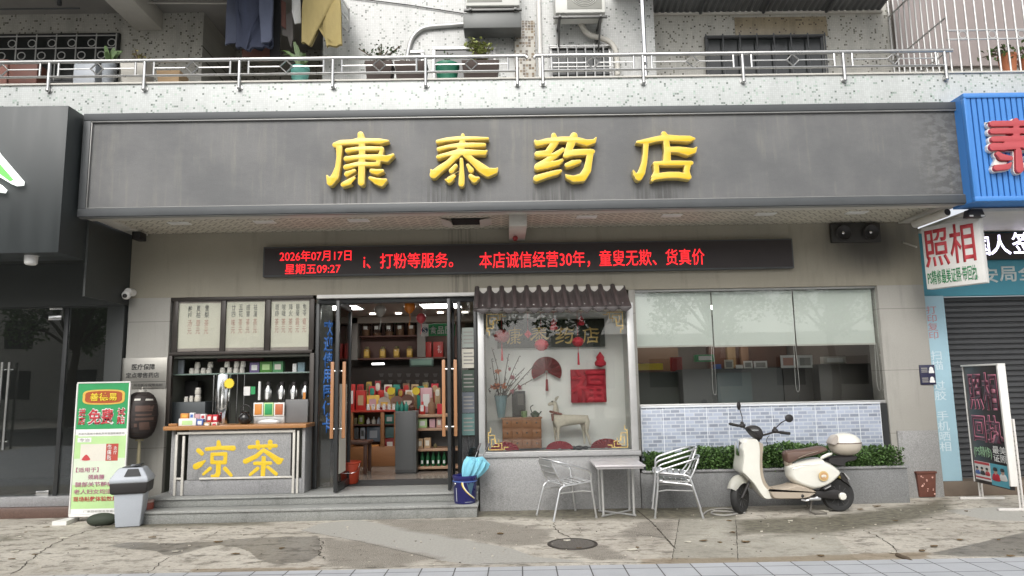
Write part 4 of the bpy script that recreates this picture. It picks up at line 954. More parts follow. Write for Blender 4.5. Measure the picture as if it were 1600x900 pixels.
def jar(label, x, y, z, r, h, body, lid, grp, cat='jar', name='jar'):
    t = thing(name, label, cat, (x, y, z), grp)
    mb = MB(); mb.lathe((x, y, z), [(r*.9, .001), (r, r*.15), (r, h*.66), (r*.75, h*.74)], 14); mb.build('body', body, t)
    mb = MB(); mb.lathe((x, y, z), [(r*.86, h*.745), (r*.86, h*.97), (r*.78, h)], 14); mb.build('lid', lid, t)
    return t
m_ceramic = pm('white_pot_glaze', (.60, .58, .52), .3, 0, .1, 20)
n = 0
Yj = 9.68
rowb = [(300, 1), (308, 1), (318, 1), (327, 1), (348, 1), (359, 1), (369, 1), (378.5, 1)]
rowt = [(309, 0), (329, 0), (355, 0), (370, 0), (380, 0)]
for u, _k in rowb:
    x = at(u, 578, Yj)[0]; jar('white lidded tea pot jar in the lower row on the kiosk glass shelf', x, Yj, zs+.001, .036, .076, m_ceramic, m_lidwhite, 'white jars in the lower row on the kiosk glass shelf')
for u, _k in rowt:
    x = at(u, 568, Yj)[0]; jar('white lidded jar stacked on top of the lower jars on the kiosk glass shelf', x, Yj, zs+.079, .036, .08, m_ceramic, m_cream, 'white jars in the upper row on the kiosk glass shelf')
def pbox(name, label, cat, r, Y, depth, mat, group=None, mark=None, zb=None, b=.003):
    q = rc(*r, Y); z0 = q[2] if zb is None else zb
    mb = MB(); mb.box(q[0], q[1], Y, Y+depth, z0, z0+(q[3]-q[2]), b)
    if mark is None: return tag1(mb, name, mat, label, cat, group)
    t = thing(name, label, cat, ((q[0]+q[1])/2, Y, z0), group); mb.build('carton', mat, t)
    s_ = sub((q[0], q[1], z0, z0+q[3]-q[2]), .2, .8, .25, .75); mb = MB(); mb.box(s_[0], s_[1], Y-.002, Y-.0005, s_[2], s_[3]); mb.build('print', mark, t); return t
pbox('leaning_tray', 'pale grey leaning tray at the left end of the glass shelf', 'tray', (275, 560, 287, 582), 9.7, .03, m_plasticgrey, zb=zs+.001)
pbox('tea_box', 'purple tea box beside green boxes on the kiosk shelf', 'box', (390, 566, 405, 582), 9.66, .1, m_purplebox, None, m_paper, zs+.001)
pbox('tea_box', 'dark green tea box in the middle of the kiosk shelf', 'box', (406, 565, 425, 582), 9.66, .1, pm('leaf_green_carton', (.07, .22, .04), .5), None, m_greenlt, zs+.001)
pbox('tea_box', 'mint green tea box right of the dark green one', 'box', (426, 565, 442, 582), 9.66, .1, pm('mint_carton', (.10, .30, .13), .5), None, m_cream, zs+.001)
pbox('medicine_box', 'small white box on the right of the kiosk shelf', 'box', (457, 569, 463, 582), 9.66, .06, m_paper, None, None, zs+.001)
pbox('medicine_box', 'small pale blue box on the right of the kiosk shelf', 'box', (465, 567, 476, 582), 9.68, .06, pm('pale_blue_carton', (.22, .32, .36), .5), None, None, zs+.001)
q = rc(390, 555, 415, 564, 9.9); mb = MB(); mb.box(at(340, 560, 9.9)[0], at(412, 560, 9.9)[0], 9.9, 9.92, q[2], q[3]); tag1(mb, 'shelf_banner', pm('dull_crimson_strip', (.16, .03, .035), .5), 'dull crimson strip banner behind the kiosk jars', 'banner')
# left grey unit with scoop
q = rc(270, 628, 322, 662, 9.62)
LU = thing('side_cabinet', 'dark slate cabinet with little white jars at the left end of the kiosk', 'cabinet', (q[0], 9.62, 1.126))
mb = MB(); mb.box(q[0], q[1], 9.58, 10.0, 1.127, q[3], .004); mb.build('body', pm('slate_cabinet', (.07, .08, .085), .5), LU)
q2 = rc(278, 595, 310, 622, 9.95); mb = MB(); mb.box(q2[0]-.03, q2[1], 9.93, 10.1, q2[2]-.03, q2[3], .01); mb.build('dark_pot', m_darkplastic, LU)
for (u, h, lab) in ((291, .07, 'tiny'), (299, .08, 'squat')):
    x = at(u, 625, 9.64)[0]; jar(lab+' white jar on the slate cabinet of the kiosk', x, 9.64, q[3]+.001, .027, h, m_ceramic, m_lidwhite, None)
x = at(309, 625, 9.64)[0]; jar('cream jar at the right end of the slate cabinet', x, 9.64, q[3]+.001, .042, .095, m_cream, m_lidwhite, None); jar('white jar stacked on the cream jar of the slate cabinet', x, 9.64, q[3]+.098, .04, .09, m_ceramic, m_lidwhite, None)
# steel dispenser
x = at(349, 620, 9.5)[0]; z1 = at(349, 584, 9.5)[1]
DS = thing('tea_dispenser', 'tall polished steel cylinder tea dispenser on the counter', 'dispenser', (x, 9.5, 1.126))
mb = MB(); mb.lathe((x, 9.5, 0), [(.098, 1.128), (.10, 1.14), (.10, z1-.02), (.096, z1-.008)], 32); mb.build('cylinder', m_chrome, DS)
mb = MB(); mb.cyl((x, 9.40, 1.24), (x, 9.35, 1.235), .012, n=8); mb.cyl((x, 9.355, 1.245), (x, 9.355, 1.20), .010, n=8); mb.build('tap', m_black, DS)
def sunburst(x, y, z, r, name, label, mat=m_printyellow):
    P = []
    for i in range(32):
        a = 2*math.pi*i/32; rr = r if i % 2 == 0 else r*.78; P.append((x+rr*math.cos(a), z+rr*math.sin(a)))
    mb = MB(); mb.prism(P, y-.004, y); return tag1(mb, name, mat, label, 'price tag')
x2, z2 = at(358, 599, 9.38); sunburst(x2, 9.385, z2, .072, 'price_burst', 'yellow starburst price tag stuck on the steel dispenser')
# kettle
x, z = at(383, 655, 9.3)
KT = thing('kettle', 'round black kettle with shiny belly on the kiosk counter', 'kettle', (x, 9.3, 1.126))
mb = MB(); mb.lathe((x, 9.3, 1.126), [(.05, .001), (.08, .03), (.088, .07), (.07, .12), (.045, .14), (.05, .155), (.03, .165)], 20); mb.build('body', pm('black_enamel', (.018, .018, .018), .12), KT)
mb = MB(); mb.tube(curve_pts([(x-.05, 9.3, 1.25), (x-.06, 9.3, 1.33), (x, 9.3, 1.37), (x+.06, 9.3, 1.33), (x+.05, 9.3, 1.25)], 4), .008, 6); mb.build('handle', m_darkplastic, KT)
# rack with three packets
for k, (u0, u1, mt, lb) in enumerate(((396, 411, m_orangebox, 'orange tea packet leaning on the counter rack'), (412, 427, m_green, 'green tea packet between two orange packets on the counter'), (428, 444, pm('rust_orange_packet', (.45, .13, .05), .4), 'rust orange tea packet next to the grey board'))):
    q = rc(u0, 629, u1, 650, 9.3); t = thing('tea_packet', lb, 'packet', (q[0], 9.3, q[2]))
    mb = MB(); mb.box(q[0], q[1], 9.3, 9.315, q[2], q[3], .002); mb.build('sleeve', m_paper if k != 1 else m_greenlt, t)
    s_ = sub(q, .12, .88, .1, .9); mb = MB(); mb.pillow([(s_[0], s_[2]), (s_[1], s_[2]), (s_[1], s_[3]), (s_[0], s_[3])], 9.297, .008, .01, 2, True); mb.build('packet_front', mt, t)
q = rc(396, 650, 444, 662, 9.31); mb = MB(); mb.box(q[0], q[1], 9.318, 9.36, 1.127, q[3], .004); mb.ball(((q[0]+q[1])/2, 9.29, 1.14), .16, .03, .05); tag1(mb, 'packet_rack', m_alu_dull, 'low metal rack carrying the three tea packets', 'rack')
q = rc(446, 624, 487, 662, 9.36); mb = MB(); mb.box(q[0], q[1]-.05, 9.35, 9.37, 1.127, q[3], .003); tag1(mb, 'counter_board', pm('grey_board', (.15, .15, .15), .5), 'plain grey board standing at the right end of the counter', 'board')
# thermos flasks
for i, (u, lb) in enumerate(((419, 'leftmost of the four thermos flasks behind the counter'), (440, 'second thermos flask from the left behind the counter'), (459, 'third thermos flask from the left behind the counter'), (477, 'rightmost of the four thermos flasks behind the counter'))):
    x, z0 = at(u, 627, 9.62); z1 = at(u, 596, 9.62)[1]; h = z1-z0
    t = thing('thermos_flask', lb, 'thermos', (x, 9.62, z0), 'thermos flasks behind the counter')
    mb = MB(); mb.lathe((x, 9.62, z0), [(.05, 0), (.055, .01), (.055, h*.55), (.03, h*.78)], 18); mb.build('body', m_steel, t)
    mb = MB(); mb.lathe((x, 9.62, z0), [(.034, h*.785), (.034, h*.95), (.02, h)], 14); mb.tube([(x-.05, 9.62, z0+h*.3), (x-.075, 9.62, z0+h*.5), (x-.05, 9.62, z0+h*.85)], .008, 6); mb.build('cap_and_handle', m_darkplastic, t)
    mb = MB(); mb.box(x-.018, x+.018, 9.562, 9.566, z0+.03, z0+h*.45); mb.build('label_strip', m_paper if i != 3 else m_orangebox, t)
q = rc(410, 628, 487, 632, 9.55); mb = MB(); mb.box(q[0], q[1]-.04, 9.55, 9.9, q[2]-.02, q[2]+.015); tag1(mb, 'flask_shelf', m_cabgrey, 'dark shelf carrying the four thermos flasks', 'shelf')
q = rc(381, 604, 391, 618, 9.58); mb = MB(); mb.box(q[0], q[1], 9.575, 9.58, q[2], q[3]); tag1(mb, 'payment_card', m_paper, 'small white payment card between dispenser and flasks', 'card')
q = rc(392, 604, 399, 616, 9.58); mb = MB(); mb.box(q[0], q[1], 9.575, 9.58, q[2], q[3]); tag1(mb, 'payment_card', m_green, 'small green payment card beside the white card', 'card')
q = rc(403, 596, 408, 625, 9.6); mb = MB(); mb.cyl(((q[0]+q[1])/2, 9.6, q[2]), ((q[0]+q[1])/2, 9.6, q[3]), .018); tag1(mb, 'cup_stack', m_paper, 'tall stack of white paper cups beside the flasks', 'cups')
# small goods on the counter
goods = [((279, 654, 306, 667), 9.12, m_paper, m_greenlt, 'white and green medicine carton at the left end of the counter'), ((307, 655, 317, 666), 9.12, m_bluebox, m_paper, 'blue medicine carton beside the white carton on the counter'),
         ((282, 646, 294, 654), 9.2, m_orangebox, m_yellowbox, 'orange carton behind the white medicine carton'), ((296, 645, 303, 655), 9.2, m_paper, m_bluebox, 'white bottle box behind the counter cartons'),
         ((304, 647, 312, 655), 9.22, m_pinkbox, None, 'pink carton behind the blue medicine carton'), ((313, 647, 321, 656), 9.2, m_paper, m_printred, 'white and red carton between pink and red cartons'),
         ((323, 648, 331, 659), 9.18, m_red, m_paper, 'red carton with white print left of its twin on the counter'), ((332, 648, 340, 659), 9.18, m_crimson, m_paper, 'crimson carton touching the steel dispenser'),
         ((318, 660, 328, 667), 9.1, m_kraft, m_paper, 'small kraft tub in front of the red carton'), ((330, 660, 339, 667), 9.1, m_cream, m_printred, 'small cream tub in front of the crimson carton'), ((263, 662, 276, 667), 9.1, m_wood, None, 'wooden block at the far left end of the counter')]
for r, Y, mt, mk, lb in goods:
    back = Y > 9.15
    q = rc(*r, Y); hh = q[3]-q[2]
    t = thing('counter_carton', lb, 'carton', ((q[0]+q[1])/2, Y, 1.126))
    mb = MB(); mb.box(q[0], q[1], Y, Y+.06, 1.1265, q[3], .003); mb.build('carton', mt, t)
    if mk:
        s_ = sub(q, .2, .8, .25, .75); mb = MB(); mb.box(s_[0], s_[1], Y-.002, Y-.0005, s_[2], s_[3]); mb.build('print', mk, t)
# ================================================================== DOOR
DH = 2.72
mb = MB(); mb.box(-2.50, -.34, 9.36, 9.62, 2.765, 2.812, .004); mb.build('door_header', m_white, B)
mb = MB(); mb.box(-2.50, -.34, 9.44, 9.56, 2.70, 2.763, .004); mb.box(-2.53, -2.48, 9.44, 9.56, FL, 2.699, .004); mb.box(-.40, -.345, 9.44, 9.56, FL, 2.699, .004); mb.box(-2.26, -2.215, 9.441, 9.56, FL, 2.699, .004); mb.box(-.625, -.575, 9.441, 9.56, FL, 2.699, .004); mb.build('door_frame', m_black, B)
mb = MB(); mb.box(-2.479, -2.261, 9.49, 9.498, FL+.01, 2.698); p = mb.build('side_light', m_glass_dk, B)
text('欢\n迎\n使\n用\n医\n保\n卡', -2.43, -2.30, .98, 2.48, 9.487, m_bluetext, p, bold=.03)
mb = MB(); mb.box(-.574, -.401, 9.49, 9.498, FL+.01, 2.698); p = mb.build('side_light', m_glass_dk, B)
for (r, mt) in (((722, 512, 743, 543), pm('pale_notice', (.36, .40, .37), .5)), ((722, 545, 743, 575), m_cream), ((722, 578, 743, 612), pm('dark_green_notice', (.05, .08, .06), .5)), ((722, 613, 743, 645), pm('slate_notice', (.14, .16, .19), .5)), ((722, 646, 743, 680), pm('sea_green_notice', (.12, .22, .21), .5))):
    q = rc(*r, 9.485); mb = MB(); mb.box(q[0], q[1], 9.484, 9.487, q[2], q[3]); nt_ = mb.build('notice', mt, p)
    mb = MB()
    for i in range(4):
        zz = q[2]+(q[3]-q[2])*(.2+.18*i); mb.box(q[0]+.02, q[1]-.02-.02*(i % 2), 9.4815, 9.4835, zz, zz+.018)
    mb.build('print', m_printgrey, nt_)
def leaf_door(x, hx):
    mb = MB(); y0, y1 = 9.02, 9.78; t = .022
    mb.box(x-t, x+t, y0, y0+.06, FL+.012, DH-.03, .004); mb.box(x-t, x+t, y1-.06, y1, FL+.012, DH-.03, .004); mb.box(x-t, x+t, y0+.061, y1-.061, FL+.012, FL+.10, .004); mb.box(x-t, x+t, y0+.061, y1-.061, DH-.11, DH-.03, .004)
    d = mb.build('door', m_black, B)
    mb = MB(); mb.box(x-.004, x+.004, y0+.061, y1-.061, FL+.101, DH-.111); mb.build('pane', m_glass, d)
    for s in (-1, 1):
        hz0, hz1 = at(540, 685, 9.1)[1], at(540, 565, 9.1)[1]
        mb = MB(); mb.box(x+s*.075-.022, x+s*.075+.022, y0+.07, y0+.10, hz0, hz1, .006); h = mb.build('handle', m_handle, d)
        mb = MB()
        for z in (hz0+.12, hz1-.12): mb.cyl((x+s*.022, y0+.085, z), (x+s*.055, y0+.085, z), .009, n=8)
        mb.build('handle_post', m_steel, h)
leaf_door(at(526.5, 625, 9.05)[0], 0); leaf_door(at(702, 625, 9.05)[0], 0)
# ================================================================== DISPLAY BAY (part of the building)
DX0, DX1, DYF, DYB = -.33, 1.70, 9.05, 9.75
mb = MB(); mb.box(DX0+.002, DX1, 9.06, 9.6, 0, .655, .004); mb.build('display_base', m_granite_lt, B)
mb = MB(); mb.box(DX0-.01, DX1+.02, 9.035, 9.6, .656, .705, .004); mb.build('display_sill', m_sillstone, B)
zt = 2.60
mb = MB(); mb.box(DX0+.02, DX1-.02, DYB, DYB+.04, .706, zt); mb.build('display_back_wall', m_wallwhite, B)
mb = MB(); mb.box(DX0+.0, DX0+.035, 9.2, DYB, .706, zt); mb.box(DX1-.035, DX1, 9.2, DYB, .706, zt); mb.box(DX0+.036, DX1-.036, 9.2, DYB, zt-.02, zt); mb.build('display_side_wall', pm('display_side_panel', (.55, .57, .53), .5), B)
fx0, fx1 = at(757, 600, DYF)[0], at(986, 600, DYF)[0]
mb = MB(); mb.box(DX0, fx0, 9.055, 9.12, .706, zt, .004); mb.box(fx1-.02, DX1, 9.055, 9.12, .706, zt, .004); mb.box(fx0+.001, fx1-.021, 9.056, 9.12, zt-.06, zt, .003); mb.box(fx0+.001, fx1-.021, 9.056, 9.10, .706, .722, .003); mb.build('display_frame', m_alu_dull, B)
mb = MB(); mb.box(fx0+.002, fx1-.022, 9.085, 9.091, .723, zt-.061); dp = mb.build('display_pane', m_glass_hi, B)
def fret(cx, cz, sx, sz):
    """gold stepped corner ornament stuck on the glass"""
    mb = MB(); w = .009
    segs = [((0, 0), (.20, 0)), ((.20, 0), (.20, .03)), ((.20, .03), (.25, .03)), ((0, 0), (0, .22)), ((0, .22), (.03, .22)), ((.03, .22), (.03, .27)), ((.04, .04), (.13, .04)), ((.13, .04), (.13, .09)), ((.04, .04), (.04, .13)), ((.04, .13), (.09, .13)), ((.09, .13), (.09, .08)), ((.09, .08), (.17, .08)), ((.17, .0), (.17, .08)), ((.08, .09), (.08, .18)), ((0, .18), (.08, .18)), ((.13, .09), (.13, .12))]
    for i, ((a, b), (c, d)) in enumerate(segs):
        xs = sorted((cx+sx*a, cx+sx*c)); zs = sorted((cz+sz*b, cz+sz*d)); yy = 9.0835-.0004*(i % 4)
        mb.box(xs[0]-w/2, xs[1]+w/2, yy-.001, yy, zs[0]-w/2, zs[1]+w/2)
    mb.build('corner_fret', pm('gold_sticker', (.62, .44, .14), .45) if 'gold_sticker' not in bpy.data.materials else bpy.data.materials['gold_sticker'], dp)
fret(fx0+.04, zt-.12, 1, -1); fret(fx1-.07, zt-.12, -1, -1); fret(fx0+.04, .75, 1, 1); fret(fx1-.07, .75, -1, 1)
# tiled awning above
TA = thing('tiled_awning', 'small purple brown roof tile awning above the display window', 'awning', (.68, 9.2, 2.7))
ax0, ax1 = at(744, 470, 8.95)[0], at(985, 470, 8.95)[0]; az1 = at(865, 449, 9.35)[1]; az0 = at(865, 484, 8.85)[1]
N = 12; mb = MB(); mt = MB()
pw = (ax1-ax0)/N
rows = 9; cols = N*10
V = [[None]*(cols+1) for _ in range(rows+1)]
for i in range(rows+1):
    for j in range(cols+1):
        t = i/rows; x = ax0+(ax1-ax0)*j/cols; ph = (j/10) % 1
        h = .022*math.cos(2*math.pi*ph)+.006*((i % 3)/2.)
        V[i][j] = mb.bm.verts.new((x, 9.34-.46*t-h*.6, az1-.02+(az0-az1+.02)*t-.02*math.sin(t*3)+h*.9+.01))
for i in range(rows):
    for j in range(cols): mb.bm.faces.new((V[i][j], V[i+1][j], V[i+1][j+1], V[i][j+1]))
mb.build('tile_slope', m_rooftile, TA)
for k in range(N):
    x = ax0+pw*(k+.5); y0, z0 = 8.872, az0+.015
    mt.pillow([(x-pw*.47, z0+.012), (x+pw*.47, z0+.012), (x+pw*.25, z0-.035), (x, z0-.052), (x-pw*.25, z0-.035)], y0, .008, .006, 2)
mt.build('drip_edge', m_rooftile, TA)
mb = MB(); mb.box(ax0+.03, ax1-.03, 8.95, 9.36, az0+.01, az0+.03, .003); mb.box(ax0+.02, ax1-.02, 9.30, 9.385, az0+.031, az1+.0, .003); mb.build('board', m_dirtwhite, TA)
mb = MB()
for k in range(N): 
    xx = ax0+pw*k
    mb.tube([(xx, 9.33, az1+.005), (xx, 9.1, (az1+az0)/2+.01), (xx, 8.87, az0+.02)], .034, 10)
mb.build('ridge_tile', m_rooftile, TA)
# ------------------------------------------------------------------ things in the display
YI = 9.70
NB = thing('name_board', 'dark green board with four gilded characters at the top of the display', 'sign board', (.7, YI, 2.2))
q = rc(777, 499, 945, 543, YI-.02); mb = MB(); mb.box(q[0], q[1], YI-.02, YI+.03, q[2], q[3], .006); mb.build('board', pm('dark_green_board', (.028, .034, .022), .3), NB)
for (st, _u), r in zip(GLY, ((792, 512, 816, 537), (829, 511, 858, 535), (868, 512, 897, 536), (909, 512, 936, 536))):
    q = rc(*r, YI-.02); xs = [p[0] for s in st for p in s]; ys = [p[1] for s in st for p in s]
    thin = [[(a, b, max(12, c*.75)) for a, b, c in s] for s in st]
    f = lambda x, y: (q[0]+(x-min(xs))/(max(xs)-min(xs))*(q[1]-q[0]), q[3]-(y-min(ys))/(max(ys)-min(ys))*(q[3]-q[2]))
    traced(thin, f, YI-.025, [m_goldleaf], NB, .006, .001, 'letter', 12.)
# deer
def dz(x, y, Y=9.42): return at(730+x/3.104, 430+y/3.104, Y)
D = thing('deer_statue', 'pale standing deer statue with red neck ribbon in the display window', 'statue', (*dz(500, 825)[:1], 9.42, .723))
def dv(x, y, dy=0):
    a, b = dz(x, y); return (a, 9.42+dy, b)
V = [dv(560, 690), dv(510, 702), dv(450, 705), dv(428, 680), dv(430, 640), dv(424, 615), dv(403, 624), dv(390, 630),
     dv(577, 715, -.05), dv(577, 760, -.05), dv(588, 790, -.05), dv(598, 826, -.05), dv(565, 715, .05), dv(568, 760, .05), dv(572, 822, .05),
     dv(440, 730, -.05), dv(440, 765, -.05), dv(441, 815, -.05), dv(428, 730, .05), dv(428, 765, .05), dv(432, 812, .05), dv(578, 690), dv(585, 712)]
E_ = [(0, 1), (1, 2), (2, 3), (3, 4), (4, 5), (5, 6), (6, 7), (0, 8), (8, 9), (9, 10), (10, 11), (0, 12), (12, 13), (13, 14), (2, 15), (15, 16), (16, 17), (2, 18), (18, 19), (19, 20), (0, 21), (21, 22)]
Rr = [.084, .074, .082, .052, .036, .040, .027, .016, .046, .022, .019, .015, .05, .022, .015, .036, .019, .014, .036, .019, .014, .04, .015]
skin('body', V, E_, Rr, m_deer, D, 2)
mb = MB()
for s in (-1, 1):
    a = Vector(dv(428, 606, s*.03)); mb.tube([a, a+Vector((.02, s*.03, .03)), a+Vector((.045, s*.035, .05))], [.012, .014, .003], 8)
mb.build('ear', m_deer, D)
mb = MB(); mb.ball(dv(411, 612, -.042), .011); mb.build('eye', m_darkplastic, D)
mb = MB(); c = Vector(dv(430, 668)); mb.tube([c+Vector((.075*math.cos(a), .075*math.sin(a), -.02*math.cos(a))) for a in np.linspace(0, 2*math.pi, 16)[:-1]], .016, 8, True); mb.tube([c+Vector((-.05, -.06, -.01)), c+Vector((-.05, -.07, -.10))], [.02, .010], 8); mb.build('ribbon', pm('brown_red_ribbon', (.20, .06, .04), .6), D)
# chest
CHx = rc(785, 653, 846, 700, 9.45)
CT = thing('drawer_chest', 'small chestnut chest of eight knobbed drawers in the display window', 'chest', ((CHx[0]+CHx[1])/2, 9.5, .723))
mb = MB(); mb.box(CHx[0], CHx[1], 9.44, 9.68, .724, CHx[3]-.014, .003); mb.box(CHx[0]-.015, CHx[1]+.015, 9.425, 9.69, CHx[3]-.013, CHx[3]+.006, .004); mb.build('carcass', m_chest, CT)
for i in range(4):
    for j in range(3):
        w = (CHx[1]-CHx[0])/4; h = (CHx[3]-.724)/3; mb = MB()
        mb.box(CHx[0]+w*i+.006, CHx[0]+w*(i+1)-.006, 9.425, 9.4395, .724+h*j+.010, .724+h*(j+1)-.020, .004); d = mb.build('drawer', m_chest, CT)
        mb = MB(); mb.ball((CHx[0]+w*(i+.5), 9.418, .724+h*(j+.55)), .012, n=8); mb.build('knob', m_steel, d)
cz = CHx[3]+.006
x = at(783, 640, 9.52)[0]
VS = thing('vase', 'blue green glazed vase on the left end of the chest', 'vase', (x, 9.52, cz))
vh = at(783, 618, 9.52)[1]-cz
mb = MB(); mb.lathe((x, 9.52, cz), [(.045, .001), (.060, vh*.3), (.075, vh*.7), (.085, vh*.92), (.092, vh), (.080, vh), (.07, vh*.8)], 20); mb.build('body', m_celadon, VS)
BQ = thing('flower_bouquet', 'orange and pink artificial flowers with bare twigs in the glazed vase', 'flowers', (x, 9.52, cz+vh))
mb = MB(); ml = MB(); mf = MB(); mp = MB(); base = Vector((x, 9.52, cz+vh*.6))
for (u, v) in ((768, 560), (775, 578), (778, 605), (790, 590), (800, 600), (812, 588), (832, 593), (795, 552), (812, 556), (768, 542), (805, 610), (784, 600), (770, 600), (820, 575), (836, 570)):
    tx, tz = at(u, v, 9.45+random.uniform(-.08, .1)); tip = Vector((tx, 9.5+random.uniform(-.08, .08), tz)); mid = base.lerp(tip, .5)+Vector((random.uniform(-.03, .03), 0, .04))
    pts = curve_pts([base, mid, tip], 5); mb.tube(pts, [.005]*(len(pts)-1)+[.002], 5)
    for k in range(5):
        p = Vector(pts[-1-k])+Vector((random.gauss(0, .015), random.gauss(0, .015), random.gauss(0, .015))); ml.ball(p, .007, n=6)
for (u, v, r) in ((778, 580, .035), (776, 604, .04), (770, 605, .034), (787, 603, .034), (800, 590, .03), (812, 606, .03), (800, 612, .03), (796, 576, .022)):
    tx, tz = at(u, v, 9.44); c = Vector((tx, 9.44+random.uniform(-.03, .05), tz))
    for k in range(26): (mf if r > .03 else mp).leaf(c, r*random.uniform(1.0, 1.7))
for k in range(40): ml.leaf((x+random.gauss(0, .07), 9.48+random.gauss(0, .04), cz+vh+random.uniform(0, .14)), .05)
mb.build('twig', m_twig, BQ); ml.build('bud', pm('bud_dark', (.07, .055, .05), .7), BQ); mf.build('orange_blossom', m_orangeflower, BQ); mp.build('pink_blossom', m_pinkflower, BQ)
q = rc(800, 611, 821, 651, 9.58); t = thing('tea_caddy', 'tall black printed box standing on the chest', 'box', (q[0], 9.58, cz)); mb = MB(); mb.box(q[0], q[1], 9.56, 9.64, cz+.001, q[3], .004); mb.build('carton', pm('black_glossy_card', (.03, .028, .026), .25), t)
mb = MB(); s_ = sub(q, .42, .86, .45, .9); mb.box(s_[0], s_[1], 9.556, 9.559, s_[2], s_[3]); mb.build('print', pm('dim_print', (.10, .09, .08), .5), t)
x = at(819, 645, 9.47)[0]; mb = MB(); mb.lathe((x, 9.47, cz+.001), [(.035, 0), (.042, .03), (.042, .075), (.036, .085)], 16); tag1(mb, 'tea_cup', pm('moss_green_glaze', (.10, .17, .05), .3), 'small moss green pot on the chest before the black box', 'pot')
x = at(836, 645, 9.48)[0]; t = thing('teapot', 'dark green teapot with hoop handle on the right end of the chest', 'teapot', (x, 9.48, cz)); mb = MB(); mb.lathe((x, 9.48, cz+.001), [(.04, 0), (.062, .025), (.062, .05), (.03, .07), (.012, .085)], 18); mb.build('body', pm('dark_green_glaze', (.03, .055, .03), .25), t)
mb = MB(); mb.tube(curve_pts([(x-.04, 9.48, cz+.06), (x-.06, 9.48, cz+.13), (x-.02, 9.48, cz+.16)], 4), .007, 6); mb.tube([(x+.055, 9.48, cz+.04), (x+.085, 9.48, cz+.075)], .008, 6); mb.build('handle_and_spout', pm('dark_green_handle', (.02, .03, .02), .3), t)
# paper fan
def disc_sector(cx, cz_, R0, R1, a0, a1, y, n=30, pleat=.006):
    mb = MB(); vs = []
    for i in range(n+1):
        a = a0+(a1-a0)*i/n; yy = y+(pleat if i % 2 else -pleat); vs.append((mb.bm.verts.new((cx+R0*math.cos(a), y, cz_+R0*math.sin(a))), mb.bm.verts.new((cx+R1*math.cos(a), yy, cz_+R1*math.sin(a)))))
    for a, b in zip(vs, vs[1:]): mb.bm.faces.new((a[0], a[1], b[1], b[0]))
    r = bmesh.ops.solidify(mb.bm, geom=list(mb.bm.faces), thickness=.004); return mb
fxc, fzc = at(854, 581, YI-.03); Rf = at(854, 554, YI-.03)[1]-fzc
FN = thing('paper_fan', 'open dark red folding fan with tassel hanging on the display back wall', 'fan', (fxc, YI-.03, fzc))
mb = disc_sector(fxc, fzc, .02, Rf*.88, math.radians(-28), math.radians(208), YI-.03); mb.build('fan_leaf', m_dkred, FN)
mb = MB(); mb.cyl((fxc, YI-.035, fzc-.01), (fxc, YI-.035, fzc-.10), .004, n=6); mb.tube([(fxc, YI-.035, fzc-.10), (fxc, YI-.035, fzc-.12), (fxc, YI-.035, fzc-.26)], [.012, .016, .020], 8); mb.build('tassel', m_dkred, FN)
# fortune sheets
FU = thing('fortune_ornament', 'large crimson cut out fortune character hanging on the display back wall', 'ornament', (1.2, YI-.02, 1.5))
q = rc(892, 577, 946, 629, YI-.02)
text('福', q[0], q[1], q[2], q[3], YI-.02, m_crimson, FU, 'character', bold=.022, ext=.012)
mb = MB(); mb.box(q[0]-.0, q[1]+.01, YI-.015, YI-.008, q[2]-.0, q[3], .002); mb.build('backing', pm('crimson_backing', (.36, .02, .035), .7), FU)
def ornament(u, v, r, label, kind, Yo=9.25, mat=m_crimson, tass=True):
    x, z = at(u, v, Yo); t = thing('hanging_ornament', label, 'ornament', (x, Yo, z))
    mb = MB()
    if kind == 'gourd': mb.lathe((x, Yo, z), [(.005, -r*.95), (r*.6, -r*.85), (r*.75, -r*.35), (r*.35, .05*r), (r*.55, r*.4), (r*.35, r*.85), (.006, r*1.25)], 16)
    elif kind == 'diamond': mb.lathe((x, Yo, z), [(.004, -r), (r*.9, 0), (.004, r)], 4)
    else:
        mb.lathe((x, Yo, z), [(r*.3, -r*.8), (r*.8, -r*.5), (r, 0), (r*.8, r*.5), (r*.3, r*.8)], 12)
    mb.build('body', mat, t)
    mb = MB(); mb.cyl((x, Yo, z+r*.8), (x, Yo, zt-.02), .002, n=5); mb.build('cord', m_crimson, t)
    if tass:
        mb = MB(); mb.cyl((x, Yo, z-r*.8), (x, Yo, z-r*.8-.08), .004, n=6); mb.tube([(x, Yo, z-r*.8-.08), (x, Yo, z-r*.8-.24)], [.009, .015], 8); mb.build('tassel', m_crimson, t)
ornament(784, 525, .11, 'dark red round lantern ornament before the left end of the name board', 'ball', 9.3, m_dkred)
ornament(825, 522, .055, 'small red diamond ornament between the first two gilded characters', 'diamond', 9.25, m_crimson, False)
ornament(846, 539, .095, 'bright red round ornament under the second gilded character', 'ball', 9.25, m_crimson, False)
ornament(865, 508, .075, 'red gourd ornament left of the third gilded character', 'gourd', 9.25, m_crimson, False)
ornament(903, 534, .08, 'red ball ornament with long tassel below the last two characters', 'ball', 9.25, m_crimson)
ornament(908, 502, .06, 'small red gourd hanging at the top before the last character', 'gourd', 9.25, m_crimson, False)
x, z = at(938, 564, YI-.06); t = thing('hanging_ornament', 'plump crimson gourd above the fortune character', 'ornament', (x, YI-.06, z)); mb = MB(); mb.lathe((x, YI-.06, z), [(.01, -.085), (.075, -.06), (.08, -.02), (.05, .015), (.058, .05), (.03, .09), (.006, .125)], 18); mb.build('body', m_crimson, t)
